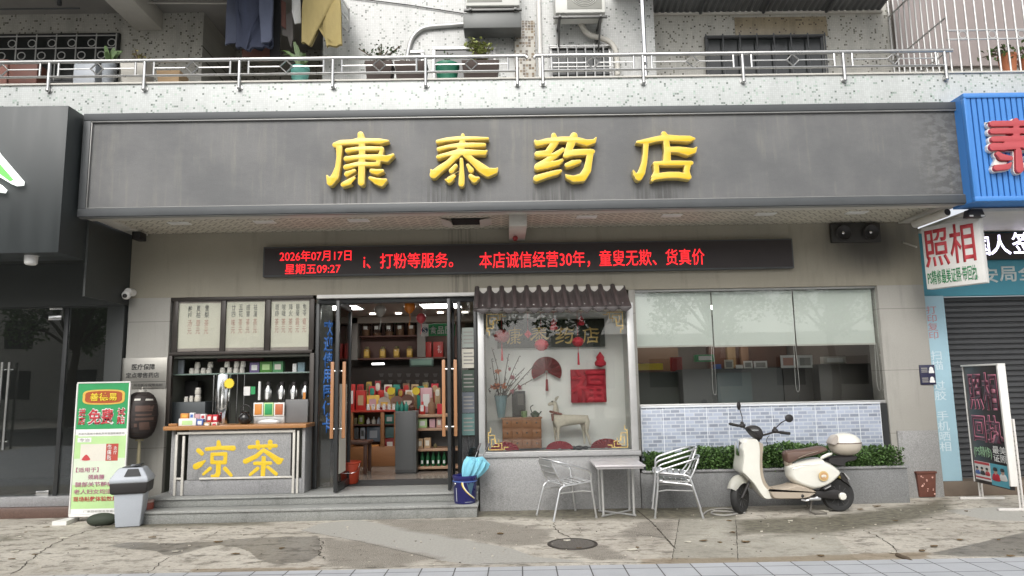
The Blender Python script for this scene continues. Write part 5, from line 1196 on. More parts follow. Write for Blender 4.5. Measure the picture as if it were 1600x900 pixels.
# red fans along the sill and dark stones
for i, (u0, u1, lb) in enumerate(((765, 812, 'leftmost red pleated half fan on the display floor'), (852, 897, 'middle red pleated half fan on the display floor'), (922, 974, 'rightmost red pleated half fan on the display floor'))):
    a = at(u0, 700, 9.2)[0]; b = at(u1, 700, 9.2)[0]; mb = disc_sector((a+b)/2, .728, .02, (b-a)/2*.95, 0.05, math.pi-.05, 9.18+.03*i, 26, .008); 
    for v in mb.bm.verts: v.co.z = .728+(v.co.z-.728)*.6
    tag1(mb, 'half_fan', m_crimson if i != 2 else pm('brick_red_paper', (.40, .04, .04), .7), lb, 'fan')
mb = MB(); a, z = at(905, 697, 9.3)
for dx, r in ((-.08, .05), (0, .06), (.08, .045)): mb.ball((a+dx, 9.3, .735), r, r*.7, r*.5, 10)
tag1(mb, 'ink_stone', pm('dark_stone', (.04, .04, .04), .7), 'low dark ornamental stones between two red half fans', 'stone')

# ================================================================== RIGHT WINDOW
rx0, rx1 = 1.801, 5.119
rz0, rzs = at(1180, 629, 9.46)[1], 2.80
mb = MB(); mb.box(rx0, rx1, 9.44, 9.6, 2.79, 2.813, .003); mb.box(rx0, rx1, 9.44, 9.6, rz0-.04, rz0, .003); mb.build('window_frame', m_alu_dull, B)
w = []
mu = [at(u, 540, 9.47)[0] for u in (1116, 1242)]
xs = [rx0]+mu+[rx1]
for i in range(3):
    mb = MB(); mb.box(xs[i]+.004, xs[i+1]-.004, 9.468, 9.476, rz0+.001, 2.789); mb.build('window_pane', m_glass_hi, B)
for k, (u0, u1, v1) in enumerate(((991, 1112, 540), (1114, 1240, 539), (1242, 1376, 537))):
    a = at(u0, 500, 9.55)[0]; b = at(u1, 500, 9.55)[0]; zb_ = at((u0+u1)/2, v1, 9.55)[1]
    a, b = max(a, rx0+.01), min(b, rx1-.015)
    t = thing('roller_blind', ('leftmost', 'middle', 'rightmost')[k]+' pale green roller blind drawn halfway down the wide window', 'blind', ((a+b)/2, 9.55, 2.78), 'roller blinds of the wide window')
    mb = MB(); mb.box(a, b, 9.548, 9.552, zb_, 2.78); mb.build('cloth', m_blind, t)
    mb = MB(); mb.box(a, b, 9.540, 9.558, zb_-.022, zb_-.001, .004); mb.build('bottom_bar', m_dirtwhite, t)
    mb = MB(); xc = b-.03 if k < 2 else b-.02; zl = at(1116, 615 if k else 617, 9.53)[1]
    mb.tube(curve_pts([(xc, 9.53, zb_), (xc-.015, 9.53, zl+.12), (xc+.01, 9.53, zl), (xc+.035, 9.53, zl+.12), (xc+.02, 9.53, zb_)], 5), .0025, 5); mb.build('bead_chain', m_white, t)
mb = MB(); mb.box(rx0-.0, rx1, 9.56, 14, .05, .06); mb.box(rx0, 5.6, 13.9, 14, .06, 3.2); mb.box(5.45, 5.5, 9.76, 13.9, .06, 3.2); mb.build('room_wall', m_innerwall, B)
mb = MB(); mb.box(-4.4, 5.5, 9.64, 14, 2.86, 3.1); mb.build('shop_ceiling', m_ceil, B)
# counters seen through the glass
for r, Y, mt, lb in (((1068, 576, 1225, 660), 10.4, m_cabdark, 'long charcoal counter behind the middle of the wide window'), ((1122, 582, 1176, 660), 10.37, m_cabteal, 'teal grey cupboard door panel before the charcoal counter'), ((1226, 574, 1272, 660), 10.5, pm('dark_brown_cabinet', (.04, .035, .03), .5), 'dark brown cabinet between charcoal counter and right cabinet'), ((1282, 568, 1400, 660), 10.3, pm('dark_umber_cabinet', (.05, .045, .038), .45), 'wide umber cabinet at the right end of the wide window'),
                   ((985, 582, 1062, 660), 10.6, pm('dark_moss_counter', (.035, .04, .03), .5), 'dark moss counter at the left end of the wide window'), ((990, 542, 1060, 580), 13.2, pm('brown_back_shelf', (.09, .045, .02), .6), 'brown back shelf seen through the left of the wide window'), ((1108, 540, 1230, 574), 13.3, m_dkwood, 'dark wooden wall cupboard deep behind the middle of the window'), ((1137, 540, 1150, 575), 13.2, pm('tan_post', (.22, .14, .07), .6), 'tan post of the wooden cupboard left of its twin'), ((1158, 540, 1170, 575), 13.2, pm('chestnut_post', (.17, .09, .05), .6), 'chestnut post of the wooden cupboard behind the window')):
    q = rc(*r, Y); mb = MB(); mb.box(q[0], q[1], Y, Y+.5 if Y < 12 else Y+.2, .061 if Y < 12 else q[2], q[3], .006); tag1(mb, 'shop_counter' if Y < 12 else 'wall_cupboard', mt, lb, 'counter' if Y < 12 else 'cupboard')
for r, Y, mt, mk, lb in (((1087, 554, 1117, 565), 10.5, m_green, m_paper, 'green medicine box with white front on the charcoal counter'), ((1132, 562, 1146, 577), 10.45, m_cream, m_printgrey, 'cream card standing on the charcoal counter'), ((1150, 570, 1161, 577), 10.45, m_paper, None, 'tiny white card on the charcoal counter'), ((1162, 564, 1176, 576), 10.45, m_paper, m_printgrey, 'square white printed card on the charcoal counter'), ((1178, 564, 1199, 576), 10.45, m_paper, m_printgrey, 'wide white printed card right of the square card'),
                       ((1220, 555, 1243, 575), 10.5, m_paper, m_pinkprint, 'white poster card left of the blind chain'), ((1246, 555, 1270, 575), 10.5, m_paper, m_printgrey, 'white poster card right of the blind chain'), ((1287, 557, 1322, 568), 10.4, m_dirtwhite, m_paper, 'long white printer on the umber cabinet'), ((1118, 569, 1127, 577), 10.42, m_bluebox, None, 'little blue box beside the green medicine box'), ((995, 568, 1036, 578), 10.7, m_printyellow, None, 'yellow tray at the left end of the wide window'), ((1050, 558, 1066, 580), 10.8, m_red, None, 'red package behind the left blind of the wide window')):
    q = rc(*r, Y); t = thing('counter_box' if 'card' not in lb else 'counter_card', lb, 'box' if 'card' not in lb else 'card', ((q[0]+q[1])/2, Y, q[2])); mb = MB(); mb.box(q[0], q[1], Y, Y+(.12 if 'card' not in lb else .012), q[2], q[3], .003); mb.build('body', mt, t)
    if mk: s_ = sub(q, .15, .85, .2, .8); mb = MB(); mb.box(s_[0], s_[1], Y-.003, Y-.001, s_[2], s_[3]); mb.build('print', mk, t)
# blue tile dado below
bx0_, bx1_ = at(997, 680, 9.33)[0], at(1379, 680, 9.33)[0]
q = rc(998, 630, 1380, 720, 9.33)
mb = MB(); mb.box(1.80, bx1_, 9.335, 9.46, .30, rz0-.041, .003); mb.build('tile_dado', m_brick, B)
mb = MB()
k = 11
for i in range(k+1):
    x = 1.80+(bx1_-1.80)*i/k; mb.box(x-.004, x+.004, 9.3325, 9.3345, .3, rz0-.044)
mb.box(1.80, bx1_, 9.320, 9.3355, rz0-.0405, rz0-.02, .003); mb.build('tile_edging', pm('pale_tile_edging', (.66, .69, .72), .35), B)
mb = MB(); mb.box(bx1_+.005, 5.117, 9.42, 9.46, .0, rz0-.042); mb.build('dark_gap_strip', m_black, B)
# ================================================================== PLANTER, HEDGE
PL = thing('granite_planter', 'long grey granite planter under the wide window', 'planter', (3.4, 9.05, 0))
pz = at(1200, 732, 9.0)[1]; px1 = at(1425, 760, 9.0)[0]
mb = MB(); mb.box(1.702, px1-.03, 9.02, 9.07, 0, pz-.03, .004); mb.box(px1-.08, px1-.03, 9.071, 9.36, 0, pz-.03, .004); mb.build('wall', m_planter, PL)
mb = MB(); mb.box(1.722, px1, 9.0, 9.085, pz-.029, pz, .006); mb.box(px1-.09, px1, 9.086, 9.38, pz-.029, pz, .006); mb.build('coping', m_granite, PL)
mb = MB(); mb.box(1.71, px1-.09, 9.086, 9.33, .05, pz-.06); mb.build('soil', pm('planter_soil', (.05, .035, .025), .95, 0, .3, 20), PL)
HG = thing('hedge', 'low clipped leafy green hedge growing in the granite planter', 'hedge', (3.4, 9.2, pz))
hz = at(1200, 703, 9.1)[1]-.02
mb = MB(); md_ = MB()
def hh(x): return hz+.03*math.sin(x*2.3)+.025*math.sin(x*5.1+1)+.02*math.sin(x*11)
for i in range(9500):
    x = random.uniform(1.78, px1-.06+random.gauss(0, .02)); top = hh(x)
    s = random.random()
    if s < .6: y = 9.06+random.gauss(0, .022); z = random.uniform(pz-.02, top-.01)
    else: y = random.uniform(9.05, 9.36); z = top+random.gauss(0, .018)
    mb.leaf((x, y, z), random.uniform(.025, .045), (random.gauss(0, .7), random.gauss(-.7, .5), random.gauss(.3, .6)))
for i in range(500):
    x = random.uniform(1.85, px1-.08); mb.leaf((x, random.uniform(9.04, 9.3), hh(x)+random.uniform(0, .035)), random.uniform(.03, .055), (random.gauss(0, .5), random.gauss(-.2, .4), 1))
mb.build('leaves', m_leaf, HG)
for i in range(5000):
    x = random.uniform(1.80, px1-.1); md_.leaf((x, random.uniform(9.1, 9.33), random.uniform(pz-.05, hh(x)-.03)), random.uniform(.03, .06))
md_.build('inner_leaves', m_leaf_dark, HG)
# ================================================================== SHOP INTERIOR
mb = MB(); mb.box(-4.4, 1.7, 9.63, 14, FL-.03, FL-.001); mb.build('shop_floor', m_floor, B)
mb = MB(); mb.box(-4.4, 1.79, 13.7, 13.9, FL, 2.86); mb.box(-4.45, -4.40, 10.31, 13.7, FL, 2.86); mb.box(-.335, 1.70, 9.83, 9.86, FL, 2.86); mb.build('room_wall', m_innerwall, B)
mb = MB(); mb.box(-2.2, -.7, 9.63, 10.2, FL, FL+.008, .002); tag1(mb, 'door_mat', pm('black_mat', (.03, .03, .03), .9), 'black rubber mat just inside the shop door', 'mat')
# ceiling lights, then an added fill panel
for k, (u0, u1, lb) in enumerate(((505, 562, 'left ceiling panel light seen through the shop door'), (659, 720, 'right ceiling panel light seen through the shop door'))):
    xa = at(u0, 482, 11.2)[0]; xb = at(u1, 482, 11.2)[0]
    t = thing('ceiling_light', lb, 'ceiling light', ((xa+xb)/2, 11.2, 2.85), 'panel lights in the shop ceiling')
    mb = MB(); mb.box(xa, xb, 10.9, 11.5, 2.842, 2.857); mb.build('diffuser', m_lamp, t)
    mb = MB(); mb.box(xa-.02, xb+.02, 10.87, 10.899, 2.838, 2.8585); mb.box(xa-.02, xb+.02, 11.501, 11.53, 2.838, 2.8585); mb.box(xa-.02, xa-.001, 10.9, 11.5, 2.838, 2.8585); mb.box(xb+.001, xb+.02, 10.9, 11.5, 2.838, 2.8585); mb.build('frame', m_alu_dull, t)
mb = MB(); mb.box(1.9, 4.9, 12.0, 12.5, 2.842, 2.857); tag1(mb, 'ceiling_light', em('room_fill_glow', (1, .95, .88), 6.), 'added unseen glowing panel brightening the room behind the wide window', 'ceiling light')  # added glowing panel, out of sight, lifts the room behind the blinds
BYk = 12.9
for u, v in ((584, 493), (624, 493), (689, 492), (727, 491)):
    x, z = at(u, v, 12.4); mb = MB(); mb.cyl((x, 12.3, 2.84), (x, 12.3, 2.857), .055, n=14); tag1(mb, 'downlight', m_spot, 'round glowing downlight in the shop ceiling before the upper cabinet', 'downlight', 'round downlights before the upper cabinet')
# bulkhead + upper cabinet
q = rc(552, 497, 715, 563, BYk)
UC = thing('wall_cabinet', 'open wooden wall cabinet with two rows of jars opposite the door', 'cabinet', ((q[0]+q[1])/2, BYk, q[2]))
cx0 = at(559, 530, BYk)[0]; cx1 = at(652, 530, BYk)[0]; cx2 = at(725, 530, BYk)[0]
zsh = at(610, 524, BYk)[1]; zbt = at(610, 559, BYk)[1]
m_cab = pm('red_brown_cabinet_wood', (.14, .065, .05), .5, 0, .15, 3)
mb = MB(); mb.box(cx0, cx2, BYk+.32, BYk+.35, zbt-.03, 2.85); mb.build('back_panel', m_cab, UC)
mb = MB(); mb.box(cx0, cx2, BYk, BYk+.319, zbt-.03, zbt, .003); mb.box(cx0+.03, cx1-.001, BYk+.01, BYk+.319, zsh-.025, zsh, .003); mb.build('shelf', m_cab, UC)
mb = MB(); mb.box(cx0-.14, cx0, BYk-.02, BYk+.35, zbt-.03, 2.85, .004); mb.build('post', pm('grey_cabinet_post', (.24, .22, .205), .5), UC)
mb = MB(); mb.box(cx1, cx1+.15, BYk-.02, BYk+.318, zbt+.001, 2.85, .004); mb.build('post', bpy.data.materials['grey_cabinet_post'], UC)
mb = MB(); mb.box(cx0-.3, cx2+.5, BYk-.02, BYk+.35, 2.74, 2.855); mb.build('bulkhead', m_ceil, UC)
for i, u in enumerate((572, 589, 608, 625, 643)):
    x, _ = at(u, 515, BYk+.1); h = .33
    t = thing('glass_jar', 'tall glass jar of dried herbs on the upper cabinet shelf', 'jar', (x, BYk+.12, zsh), 'tall herb jars on the upper cabinet shelf')
    mb = MB(); mb.lathe((x, BYk+.12, zsh+.001), [(.075, 0), (.085, .02), (.085, .22), (.06, .26), (.06, .29)], 16); mb.build('body', m_jarglass, t)
    mb = MB(); mb.lathe((x, BYk+.12, zsh+.005), [(.07, 0), (.078, .02), (.078, (.06, .0, .02, .10, .12)[i]+.05), (.01, (.06, .0, .02, .10, .12)[i]+.06)], 12); mb.build('herbs', m_herb, t)
    mb = MB(); mb.lathe((x, BYk+.12, zsh+.292), [(.064, 0), (.064, .03), (.02, .04)], 14); mb.build('lid', m_lidwhite, t)
    mb = MB(); mb.box(x-.035, x+.035, BYk+.03, BYk+.034, zsh+.12, zsh+.18); mb.build('label_sticker', m_paper, t)
for i, u in enumerate((573, 598, 619.5, 640)):
    x, _ = at(u, 550, BYk+.1); t = thing('honey_jar', 'amber yellow square jar on the lower cabinet shelf', 'jar', (x, BYk+.12, zbt), 'yellow jars on the lower cabinet shelf')
    mb = MB(); mb.box(x-.055, x+.055, BYk+.07, BYk+.18, zbt+.001, zbt+.17, .02); mb.build('body', m_amber, t)
    mb = MB(); mb.lathe((x, BYk+.125, zbt+.171), [(.04, 0), (.042, .03), (.03, .045)], 14); mb.build('lid', m_brass, t)
    mb = MB(); mb.box(x-.035, x+.035, BYk+.066, BYk+.0695, zbt+.04, zbt+.13); mb.build('label_sticker', m_yellowbox, t)
for r, lb, mk in (((664, 534, 674, 559), 'narrow red gift box in the right bay of the wall cabinet', None), ((677, 534, 692, 559), 'wide red gift box with white print in the wall cabinet', m_paper)):
    q = rc(*r, BYk+.05); t = thing('gift_box', lb, 'box', ((q[0]+q[1])/2, BYk+.05, zbt)); mb = MB(); mb.box(q[0], q[1], BYk+.05, BYk+.2, zbt+.001, q[3], .004); mb.build('carton', m_red, t)
    if mk: s_ = sub(q, .45, .85, .3, .8); text('礼', *s_, BYk+.049, mk, t)
# balloons
for u, v, r, mt, lb in ((594, 485, .085, m_balloon_w, 'grey white balloon hanging in the shop doorway'), (640, 480, .085, m_balloon_o, 'bright orange balloon hanging in the shop doorway'), (658, 497, .072, m_balloon_r, 'red balloon hanging lower right of the orange balloon')):
    Y = 9.95; x, z = at(u, v, Y); t = thing('balloon', lb, 'balloon', (x, Y, z))
    mb = MB(); mb.lathe((x, Y, z), [(.012, -r*1.12), (r*.45, -r*.9), (r*.85, -r*.4), (r, .1*r), (r*.8, .65*r), (r*.35, .95*r), (.004, r)], 20); mb.build('skin', mt, t)
    mb = MB(); mb.tube([(x, Y, z-r*1.12), (x+.01, Y, z-r*2), (x-.01, Y, z-r*3.2)], .006, 5); mb.cyl((x, Y, z+r), (x, Y, 2.85), .002, n=5); mb.build('string', mt, t)
# food zone sign
FS = thing('food_sign', 'green hanging shop sign with round white emblem panel', 'sign', (-1, 10.9, 2.5))
q = rc(658, 506, 706, 525, 10.9); qs = rc(658, 506, 669.5, 525, 10.9)
mb = MB(); mb.box(qs[1], q[1]+.05, 10.9, 10.92, q[2], q[3], .002); mb.build('green_panel', m_green, FS)
mb = MB(); mb.box(q[0], qs[1], 10.898, 10.921, q[2], q[3], .002); mb.build('white_panel', m_paper, FS)
xc, zc_ = (q[0]+qs[1])/2, (q[2]+q[3])/2
mb = MB(); mb.cyl((xc, 10.8975, zc_), (xc, 10.896, zc_), .048, n=24); mb.build('emblem', pm('navy_emblem', (.02, .06, .14), .5), FS)
text('S', xc-.028, xc+.028, zc_-.042, zc_+.042, 10.8955, m_paper, FS, bold=.02)
qt = rc(671, 509, 706, 522, 10.9); text('食品区', *qt, 10.899, m_paper, FS, bold=.02)
mb = MB(); mb.cyl((q[0]+.06, 10.91, q[3]), (q[0]+.06, 10.91, 2.85), .003, n=5); mb.cyl((q[1]-.02, 10.91, q[3]), (q[1]-.02, 10.91, 2.85), .003, n=5); mb.build('wire', m_steel, FS)
q = rc(640, 560, 677, 573, 11.6); t = thing('exit_sign', 'dim grey green exit sign box hanging below the wall cabinet', 'sign', ((q[0]+q[1])/2, 11.6, q[2])); mb = MB(); mb.box(q[0], q[1], 11.6, 11.63, q[2], q[3], .01); mb.build('box', pm('dim_green_box', (.05, .075, .065), .5), t); mb = MB(); mb.box(q[0]+.03, q[1]-.03, 11.597, 11.599, q[2]+.03, q[3]-.03); mb.build('face', pm('dim_green_face', (.10, .16, .13), .5), t)
q = rc(581, 567, 600, 570, 12.6); mb = MB(); mb.box(q[0], q[1], 12.6, 12.63, q[2], q[3]); tag1(mb, 'strip_light', em('strip_glow', (1, 1, 1), 2.5), 'short white strip light under the wall cabinet', 'strip light')
# medicine drawers wall (dark with rows of pale pulls)
DR = thing('herb_cabinet', 'dark wall of small herb drawers with rows of pale pulls behind the door display', 'drawers', (-1.5, 13.2, 1.2))
a = rc(548, 570, 722, 640, 13.2)
mb = MB(); mb.box(a[0]-.1, a[1]+.1, 13.2, 13.5, FL, a[3]); mb.build('cabinet', pm('dark_drawer_wood', (.035, .024, .02), .5), DR)
for v in (586, 596, 607, 616):
    for u in range(596, 690, 14):
        x, z = at(u, v, 13.19); mb = MB(); mb.prism([(x-.045, z+.03), (x+.045, z+.03), (x+.025, z-.035), (x-.025, z-.035)], 13.18, 13.199); mb.build('drawer_label', pm('drawer_label_grey', (.10, .09, .085), .6) if 'drawer_label_grey' not in bpy.data.materials else bpy.data.materials['drawer_label_grey'], DR)
# back display table, red cloth edge, goods
YT2 = 11.9
tz = at(590, 641, YT2)[1]
TB = thing('display_cabinet', 'long wooden shop cabinet with a red top edge crowded with packets', 'cabinet', (-1.8, YT2, FL))
x0 = at(544, 690, YT2)[0]; x1 = at(620, 690, YT2)[0]
mb = MB(); mb.box(x0-.2, x1+.3, YT2, YT2+.5, tz-.03, tz, .003); mb.build('red_top', pm('plain_red_edge', (.45, .05, .03), .4), TB)  # top board in plain red, not emissive
mb = MB(); mb.box(x0-.2, x1+.3, YT2+.48, YT2+.5, FL, tz-.031); mb.box(x0-.2, x1+.3, YT2+.01, YT2+.479, FL, FL+.32, .003)
for u in (548, 597, 618):
    xx = at(u, 690, YT2)[0]; mb.box(xx-.03, xx+.03, YT2+.005, YT2+.478, FL+.321, tz-.031, .003)
mb.build('carcass', m_chest, TB)
zsh2 = at(580, 663, YT2)[1]; mb = MB(); mb.box(x0-.19, x1+.29, YT2+.03, YT2+.479, zsh2-.02, zsh2); mb.build('shelf', m_dkwood, TB)
def goods_on(row, Y, z0, d, tall=None):
    for r, nm, mt, mk, lb in row:
        q = rc(*r, Y); zb0 = z0 if z0 is not None else q[2]
        t = thing(nm, lb, nm.replace('_', ' ').split()[-1], ((q[0]+q[1])/2, Y, zb0)); h = q[3]-q[2]
        mb = MB()
        if nm.endswith('bottle'):
            rr = (q[1]-q[0])/2; mb.lathe(((q[0]+q[1])/2, Y+rr, zb0+.001), [(rr*.9, 0), (rr, .02), (rr, h*.6), (rr*.4, h*.78), (rr*.4, h*.97), (rr*.3, h)], 12)
        elif nm.endswith('plate'):
            mb.cyl(((q[0]+q[1])/2, Y, zb0+h/2+.002), ((q[0]+q[1])/2, Y+.03, zb0+h/2+.012), h/2, h/2*.8, 20)
        else: mb.box(q[0], q[1], Y, Y+d, zb0+.001, zb0+h, .004)
        mb.build('body', mt, t)
        if mk:
            s_ = sub((q[0], q[1], zb0, zb0+h), .22, .78, .25, .75); mb = MB()
            if nm.endswith('plate'): mb.cyl(((q[0]+q[1])/2, Y-.002, zb0+h/2), ((q[0]+q[1])/2, Y-.0005, zb0+h/2), h*.3, n=16)
            else: mb.box(s_[0], s_[1], Y-.003, Y-.0005, s_[2], s_[3])
            mb.build('print', mk, t)
goods_on([((544, 599, 554, 640), 'red_carton', m_red, m_paper, 'tall red carton with white head at the left of the shop display'), ((556, 609, 571, 640), 'red_carton', m_red, m_kraft, 'red carton with tan picture beside the tall red carton')], YT2+.15, tz, .1)
goods_on([((573, 610, 592, 633), 'yellow_carton', m_yellowbox, m_pinkbox, 'yellow framed carton in the middle of the shop display')], YT2+.2, tz, .08)
goods_on([((592, 613, 609, 632), 'round_plate', m_cream, m_yellowbox, 'cream round plate right of the yellow carton'), ((612, 614, 628, 634), 'round_plate', pm('pinkish_plate', (.34, .24, .20), .5), m_herb, 'pinkish plate of dried slices left of its neighbour'), ((630, 612, 644, 634), 'round_plate', pm('brown_plate', (.26, .17, .13), .5), m_cream, 'brown plate of dried slices right of the pinkish plate')], YT2+.18, tz+.02, .03)
for u in (575, 583, 591, 600, 608, 615):
    x = at(u, 636, YT2+.05)[0]; jar('little white capped pot along the front of the red topped cabinet', x, YT2+.06, tz+.001, .03, .10, m_paper, m_lidwhite, 'little pots along the front of the red topped cabinet', name='jar')
for u in (620, 627, 634):
    x = at(u, 640, 11.0)[0]; z0 = at(u, 643, 11.0)[1]; t = thing('teal_bottle', 'teal green bottle on top of the grey upright cabinet', 'bottle', (x, 11.0, z0), 'teal bottles on the grey upright cabinet'); mb = MB(); mb.lathe((x, 11.05, z0+.002), [(.03, 0), (.034, .01), (.034, .09), (.012, .12), (.012, .15)], 12); mb.build('body', m_tealbox, t)
x, z = at(611, 611, 11.5); sunburst(x, 11.5, z, .07, 'price_burst', 'yellow starburst tag at the left of the shop display'); x, z = at(650, 611, 11.5); sunburst(x, 11.5, z, .07, 'price_burst', 'yellow starburst tag at the right of the shop display')
q = rc(657, 606, 676, 628, 11.6); goods_on([((657, 606, 675, 645), 'pink_carton', m_pinkbox, m_paper, 'pale pink carton at the right of the shop display'), ((638, 630, 648, 646), 'dark_bottle', m_dkwood, None, 'dark brown bottle right of the grey upright cabinet')], 11.6, None, .1)
goods_on([((548, 652, 558, 662), 'dark_carton', m_brass, None, 'olive carton on the left of the cabinet shelf'), ((560, 648, 568, 662), 'green_carton', pm('lime_carton', (.30, .36, .05), .5), m_cream, 'lime carton on the cabinet shelf'), ((572, 652, 578, 662), 'white_jar_bottle', m_paper, None, 'white bottle left of the kraft bottles on the cabinet shelf'),
          ((580, 651, 587, 662), 'cream_bottle', m_cream, None, 'cream bottle on the cabinet shelf'), ((588, 652, 595, 662), 'grey_bottle', m_plasticgrey, None, 'grey bottle at the right of the cabinet shelf'), ((601, 648, 616, 662), 'teal_carton', m_tealbox, m_paper, 'teal carton with white print right of the wooden post')], YT2+.1, zsh2, .1)
goods_on([((547, 668, 560, 686), 'grey_basket', m_cabgrey, None, 'grey basket on the lower left of the wooden cabinet'), ((563, 668, 570, 686), 'white_carton', m_plasticgrey, m_cabdark, 'grey white carton on the lower shelf'), ((573, 667, 594, 690), 'blue_grey_bag', pm('blue_grey_film', (.12, .15, .19), .3), m_plasticgrey, 'blue grey plastic bag inside the wooden cabinet'), ((602, 667, 616, 684), 'teal_bag', pm('sea_green_film', (.10, .19, .19), .4), None, 'sea green bag behind the wooden cabinet post'), ((577, 695, 592, 707), 'kraft_carton', m_orangebox, None, 'orange kraft carton on the lower cabinet board'), ((601, 685, 617, 706), 'red_lantern_bag', m_dkred, m_paper, 'dark red bag with white mark beside the grey upright cabinet')], YT2+.12, None, .12)
pk = ((m_red, 'red'), (m_herb, 'brown'), (pm('mustard_bag', (.38, .25, .04), .5), 'mustard'), (m_kraft, 'tan'), (m_dkred, 'dark red'), (m_brass, 'olive'), (m_cream, 'cream'), (m_crimson, 'crimson'), (m_tealbox, 'teal'))
for row, (v0, v1, Yq, nm_) in enumerate(((598, 618, YT2+.38, 'back'), (606, 624, YT2+.30, 'middle'))):
    for i in range(9):
        mt, cn = pk[(i*2+row*5) % 9]; u0 = 557+i*14.5+row*6+random.uniform(-2, 2); q = rc(u0, v0+random.uniform(-3, 4), u0+random.uniform(8, 12), v1, Yq); t = thing('snack_packet', cn+' packet in the '+nm_+' row of the crowded display table', 'packet', (q[0], Yq, tz))
        mb = MB(); mb.box(q[0], q[1], Yq, Yq+.05, tz+.001, q[3], .006); mb.build('bag', mt, t)
        s_ = sub(q, .2, .8, .35, .8); mb = MB(); mb.pillow([(s_[0], s_[2]), (s_[1], s_[2]), (s_[1], s_[3]), (s_[0], s_[3])], Yq-.002, .003, .004, 2); mb.build('print', pk[(i+row*3+4) % 9][0], t)
# upright grey cabinet
q = rc(617, 643, 651, 741, 10.85)
GC = thing('upright_cabinet', 'tall plain dark grey cabinet standing behind the shop door', 'cabinet', ((q[0]+q[1])/2, 10.85, FL))
xa = at(617, 700, 10.85)[0]; xb = at(650, 700, 10.85)[0]; zt_ = at(633, 643, 10.85)[1]
mb = MB(); mb.box(xa, xb, 10.87, 11.25, FL+.02, zt_, .006); mb.build('body', m_cabgrey, GC); mb = MB(); mb.box(xa+.004, xb-.03, 10.853, 10.868, FL+.05, zt_-.01, .004); mb.build('door', m_cabgrey, GC); mb = MB(); mb.box(xa+.01, xb-.01, 10.88, 11.2, FL, FL+.019); mb.build('plinth', m_black, GC)
# right shelf with goods
xs0 = at(652, 690, 11.1)[0]; xs1 = at(716, 690, 11.1)[0]
RS = thing('shop_shelf', 'low wooden edged shop shelf with cartons and green bottles right of the grey cabinet', 'shelf', ((xs0+xs1)/2, 11.1, FL))
zrow = [at(670, v, 11.1)[1] for v in (650, 671, 703, 731)]
mb = MB(); mb.box(xs0, xs1, 11.5, 11.52, FL, zrow[0]); mb.box(xs0-.02, xs0-.001, 11.12, 11.5, FL, zrow[0]+.02); mb.build('back_panel', m_cabdark, RS)
for z in zrow: mb = MB(); mb.box(xs0, xs1, 11.1, 11.499, z-.02, z+.02, .004); mb.build('shelf', pm('pale_shelf_edge', (.40, .25, .16), .5) if 'pale_shelf_edge' not in bpy.data.materials else bpy.data.materials['pale_shelf_edge'], RS)
goods_on([((653, 655, 667, 669), 'green_carton', m_greenlt, m_paper, 'pale green carton on the second board of the low shelf'), ((671, 655, 680, 669), 'pink_carton', m_pinkbox, None, 'pink carton on the second board of the low shelf'), ((682, 653, 690, 669), 'cream_carton', m_pinkprint, m_cream, 'dusty pink carton nearest the door handle')], 11.18, zrow[1]+.021, .1)
goods_on([((650.5, 686, 661, 701), 'kraft_carton', m_kraft, m_cream, 'left kraft carton on the third board of the low shelf'), ((662.5, 685, 673, 701), 'kraft_carton', m_kraft, m_cream, 'right kraft carton on the third board of the low shelf'), ((677, 694, 683, 701), 'brass_pot_bottle', m_brass, None, 'small brass coloured bottle on the third board')], 11.18, zrow[2]+.021, .1)
for j, Yb in enumerate((11.17, 11.27)):
    for i in range(6):
        x = xs0+.07+i*.085; t = thing('green_bottle', 'green glass bottle on the bottom board of the low shelf', 'bottle', (x, Yb, zrow[3]+.02), 'green bottles on the bottom board'); mb = MB(); mb.lathe((x, Yb, zrow[3]+.021), [(.028, 0), (.03, .01), (.03, .13), (.011, .18), (.011, .23)], 12); mb.build('body', m_bottlegreen, t)
        if j == 0: mb = MB(); mb.box(x-.014, x+.014, Yb-.033, Yb-.0305, zrow[3]+.06, zrow[3]+.11); mb.build('label_sticker', m_paper, t)
goods_on([((655, 628, 664, 648), 'red_bottle', m_red, m_paper, 'red bottle on the top board of the low shelf'), ((668, 622, 680, 648), 'herb_jar_bottle', m_herb, None, 'brown herb jar on the top board of the low shelf'), ((683, 632, 691, 648), 'red_carton', m_crimson, None, 'crimson carton on the top board beside the door handle')], 11.2, zrow[0]+.021, .1)
# bench and red bucket on the left inside
zt2 = at(560, 690, 10.9)[1]; xb0 = at(545, 690, 10.9)[0]; xb1 = at(576, 690, 10.9)[0]
BE = thing('wooden_stool', 'dark wooden stool table inside the door left of the cabinet', 'stool', ((xb0+xb1)/2, 10.9, FL))
mb = MB(); mb.box(xb0-.15, xb1, 10.85, 11.3, zt2-.04, zt2, .006); mb.build('top', m_dkwood, BE)
for x, y in ((xb0-.1, 10.9), (xb1-.05, 10.9), (xb0-.1, 11.25), (xb1-.05, 11.25)): mb = MB(); mb.box(x-.025, x+.025, y-.025, y+.025, FL, zt2-.041, .004); mb.build('leg', m_dkwood, BE)
x = at(550, 745, 9.75)[0]; RB = thing('red_bucket', 'orange red plastic bucket just inside the open left door', 'bucket', (x-.05, 9.75, FL))
zr = at(550, 723, 9.75)[1]
mb = MB(); mb.lathe((x-.05, 9.85, FL+.009), [(.10, 0), (.115, .02), (.14, zr-FL-.03), (.15, zr-FL-.02), (.15, zr-FL), (.138, zr-FL), (.11, .04)], 20); mb.build('body', pm('orange_red_plastic', (.48, .065, .03), .35), RB)
mb = MB(); mb.tube(curve_pts([(x-.19, 9.85, zr-.02), (x-.12, 9.70, zr-.12), (x+.05, 9.70, zr-.12), (x+.09, 9.85, zr-.02)], 5), .004, 5); mb.build('wire_handle', m_steel, RB)
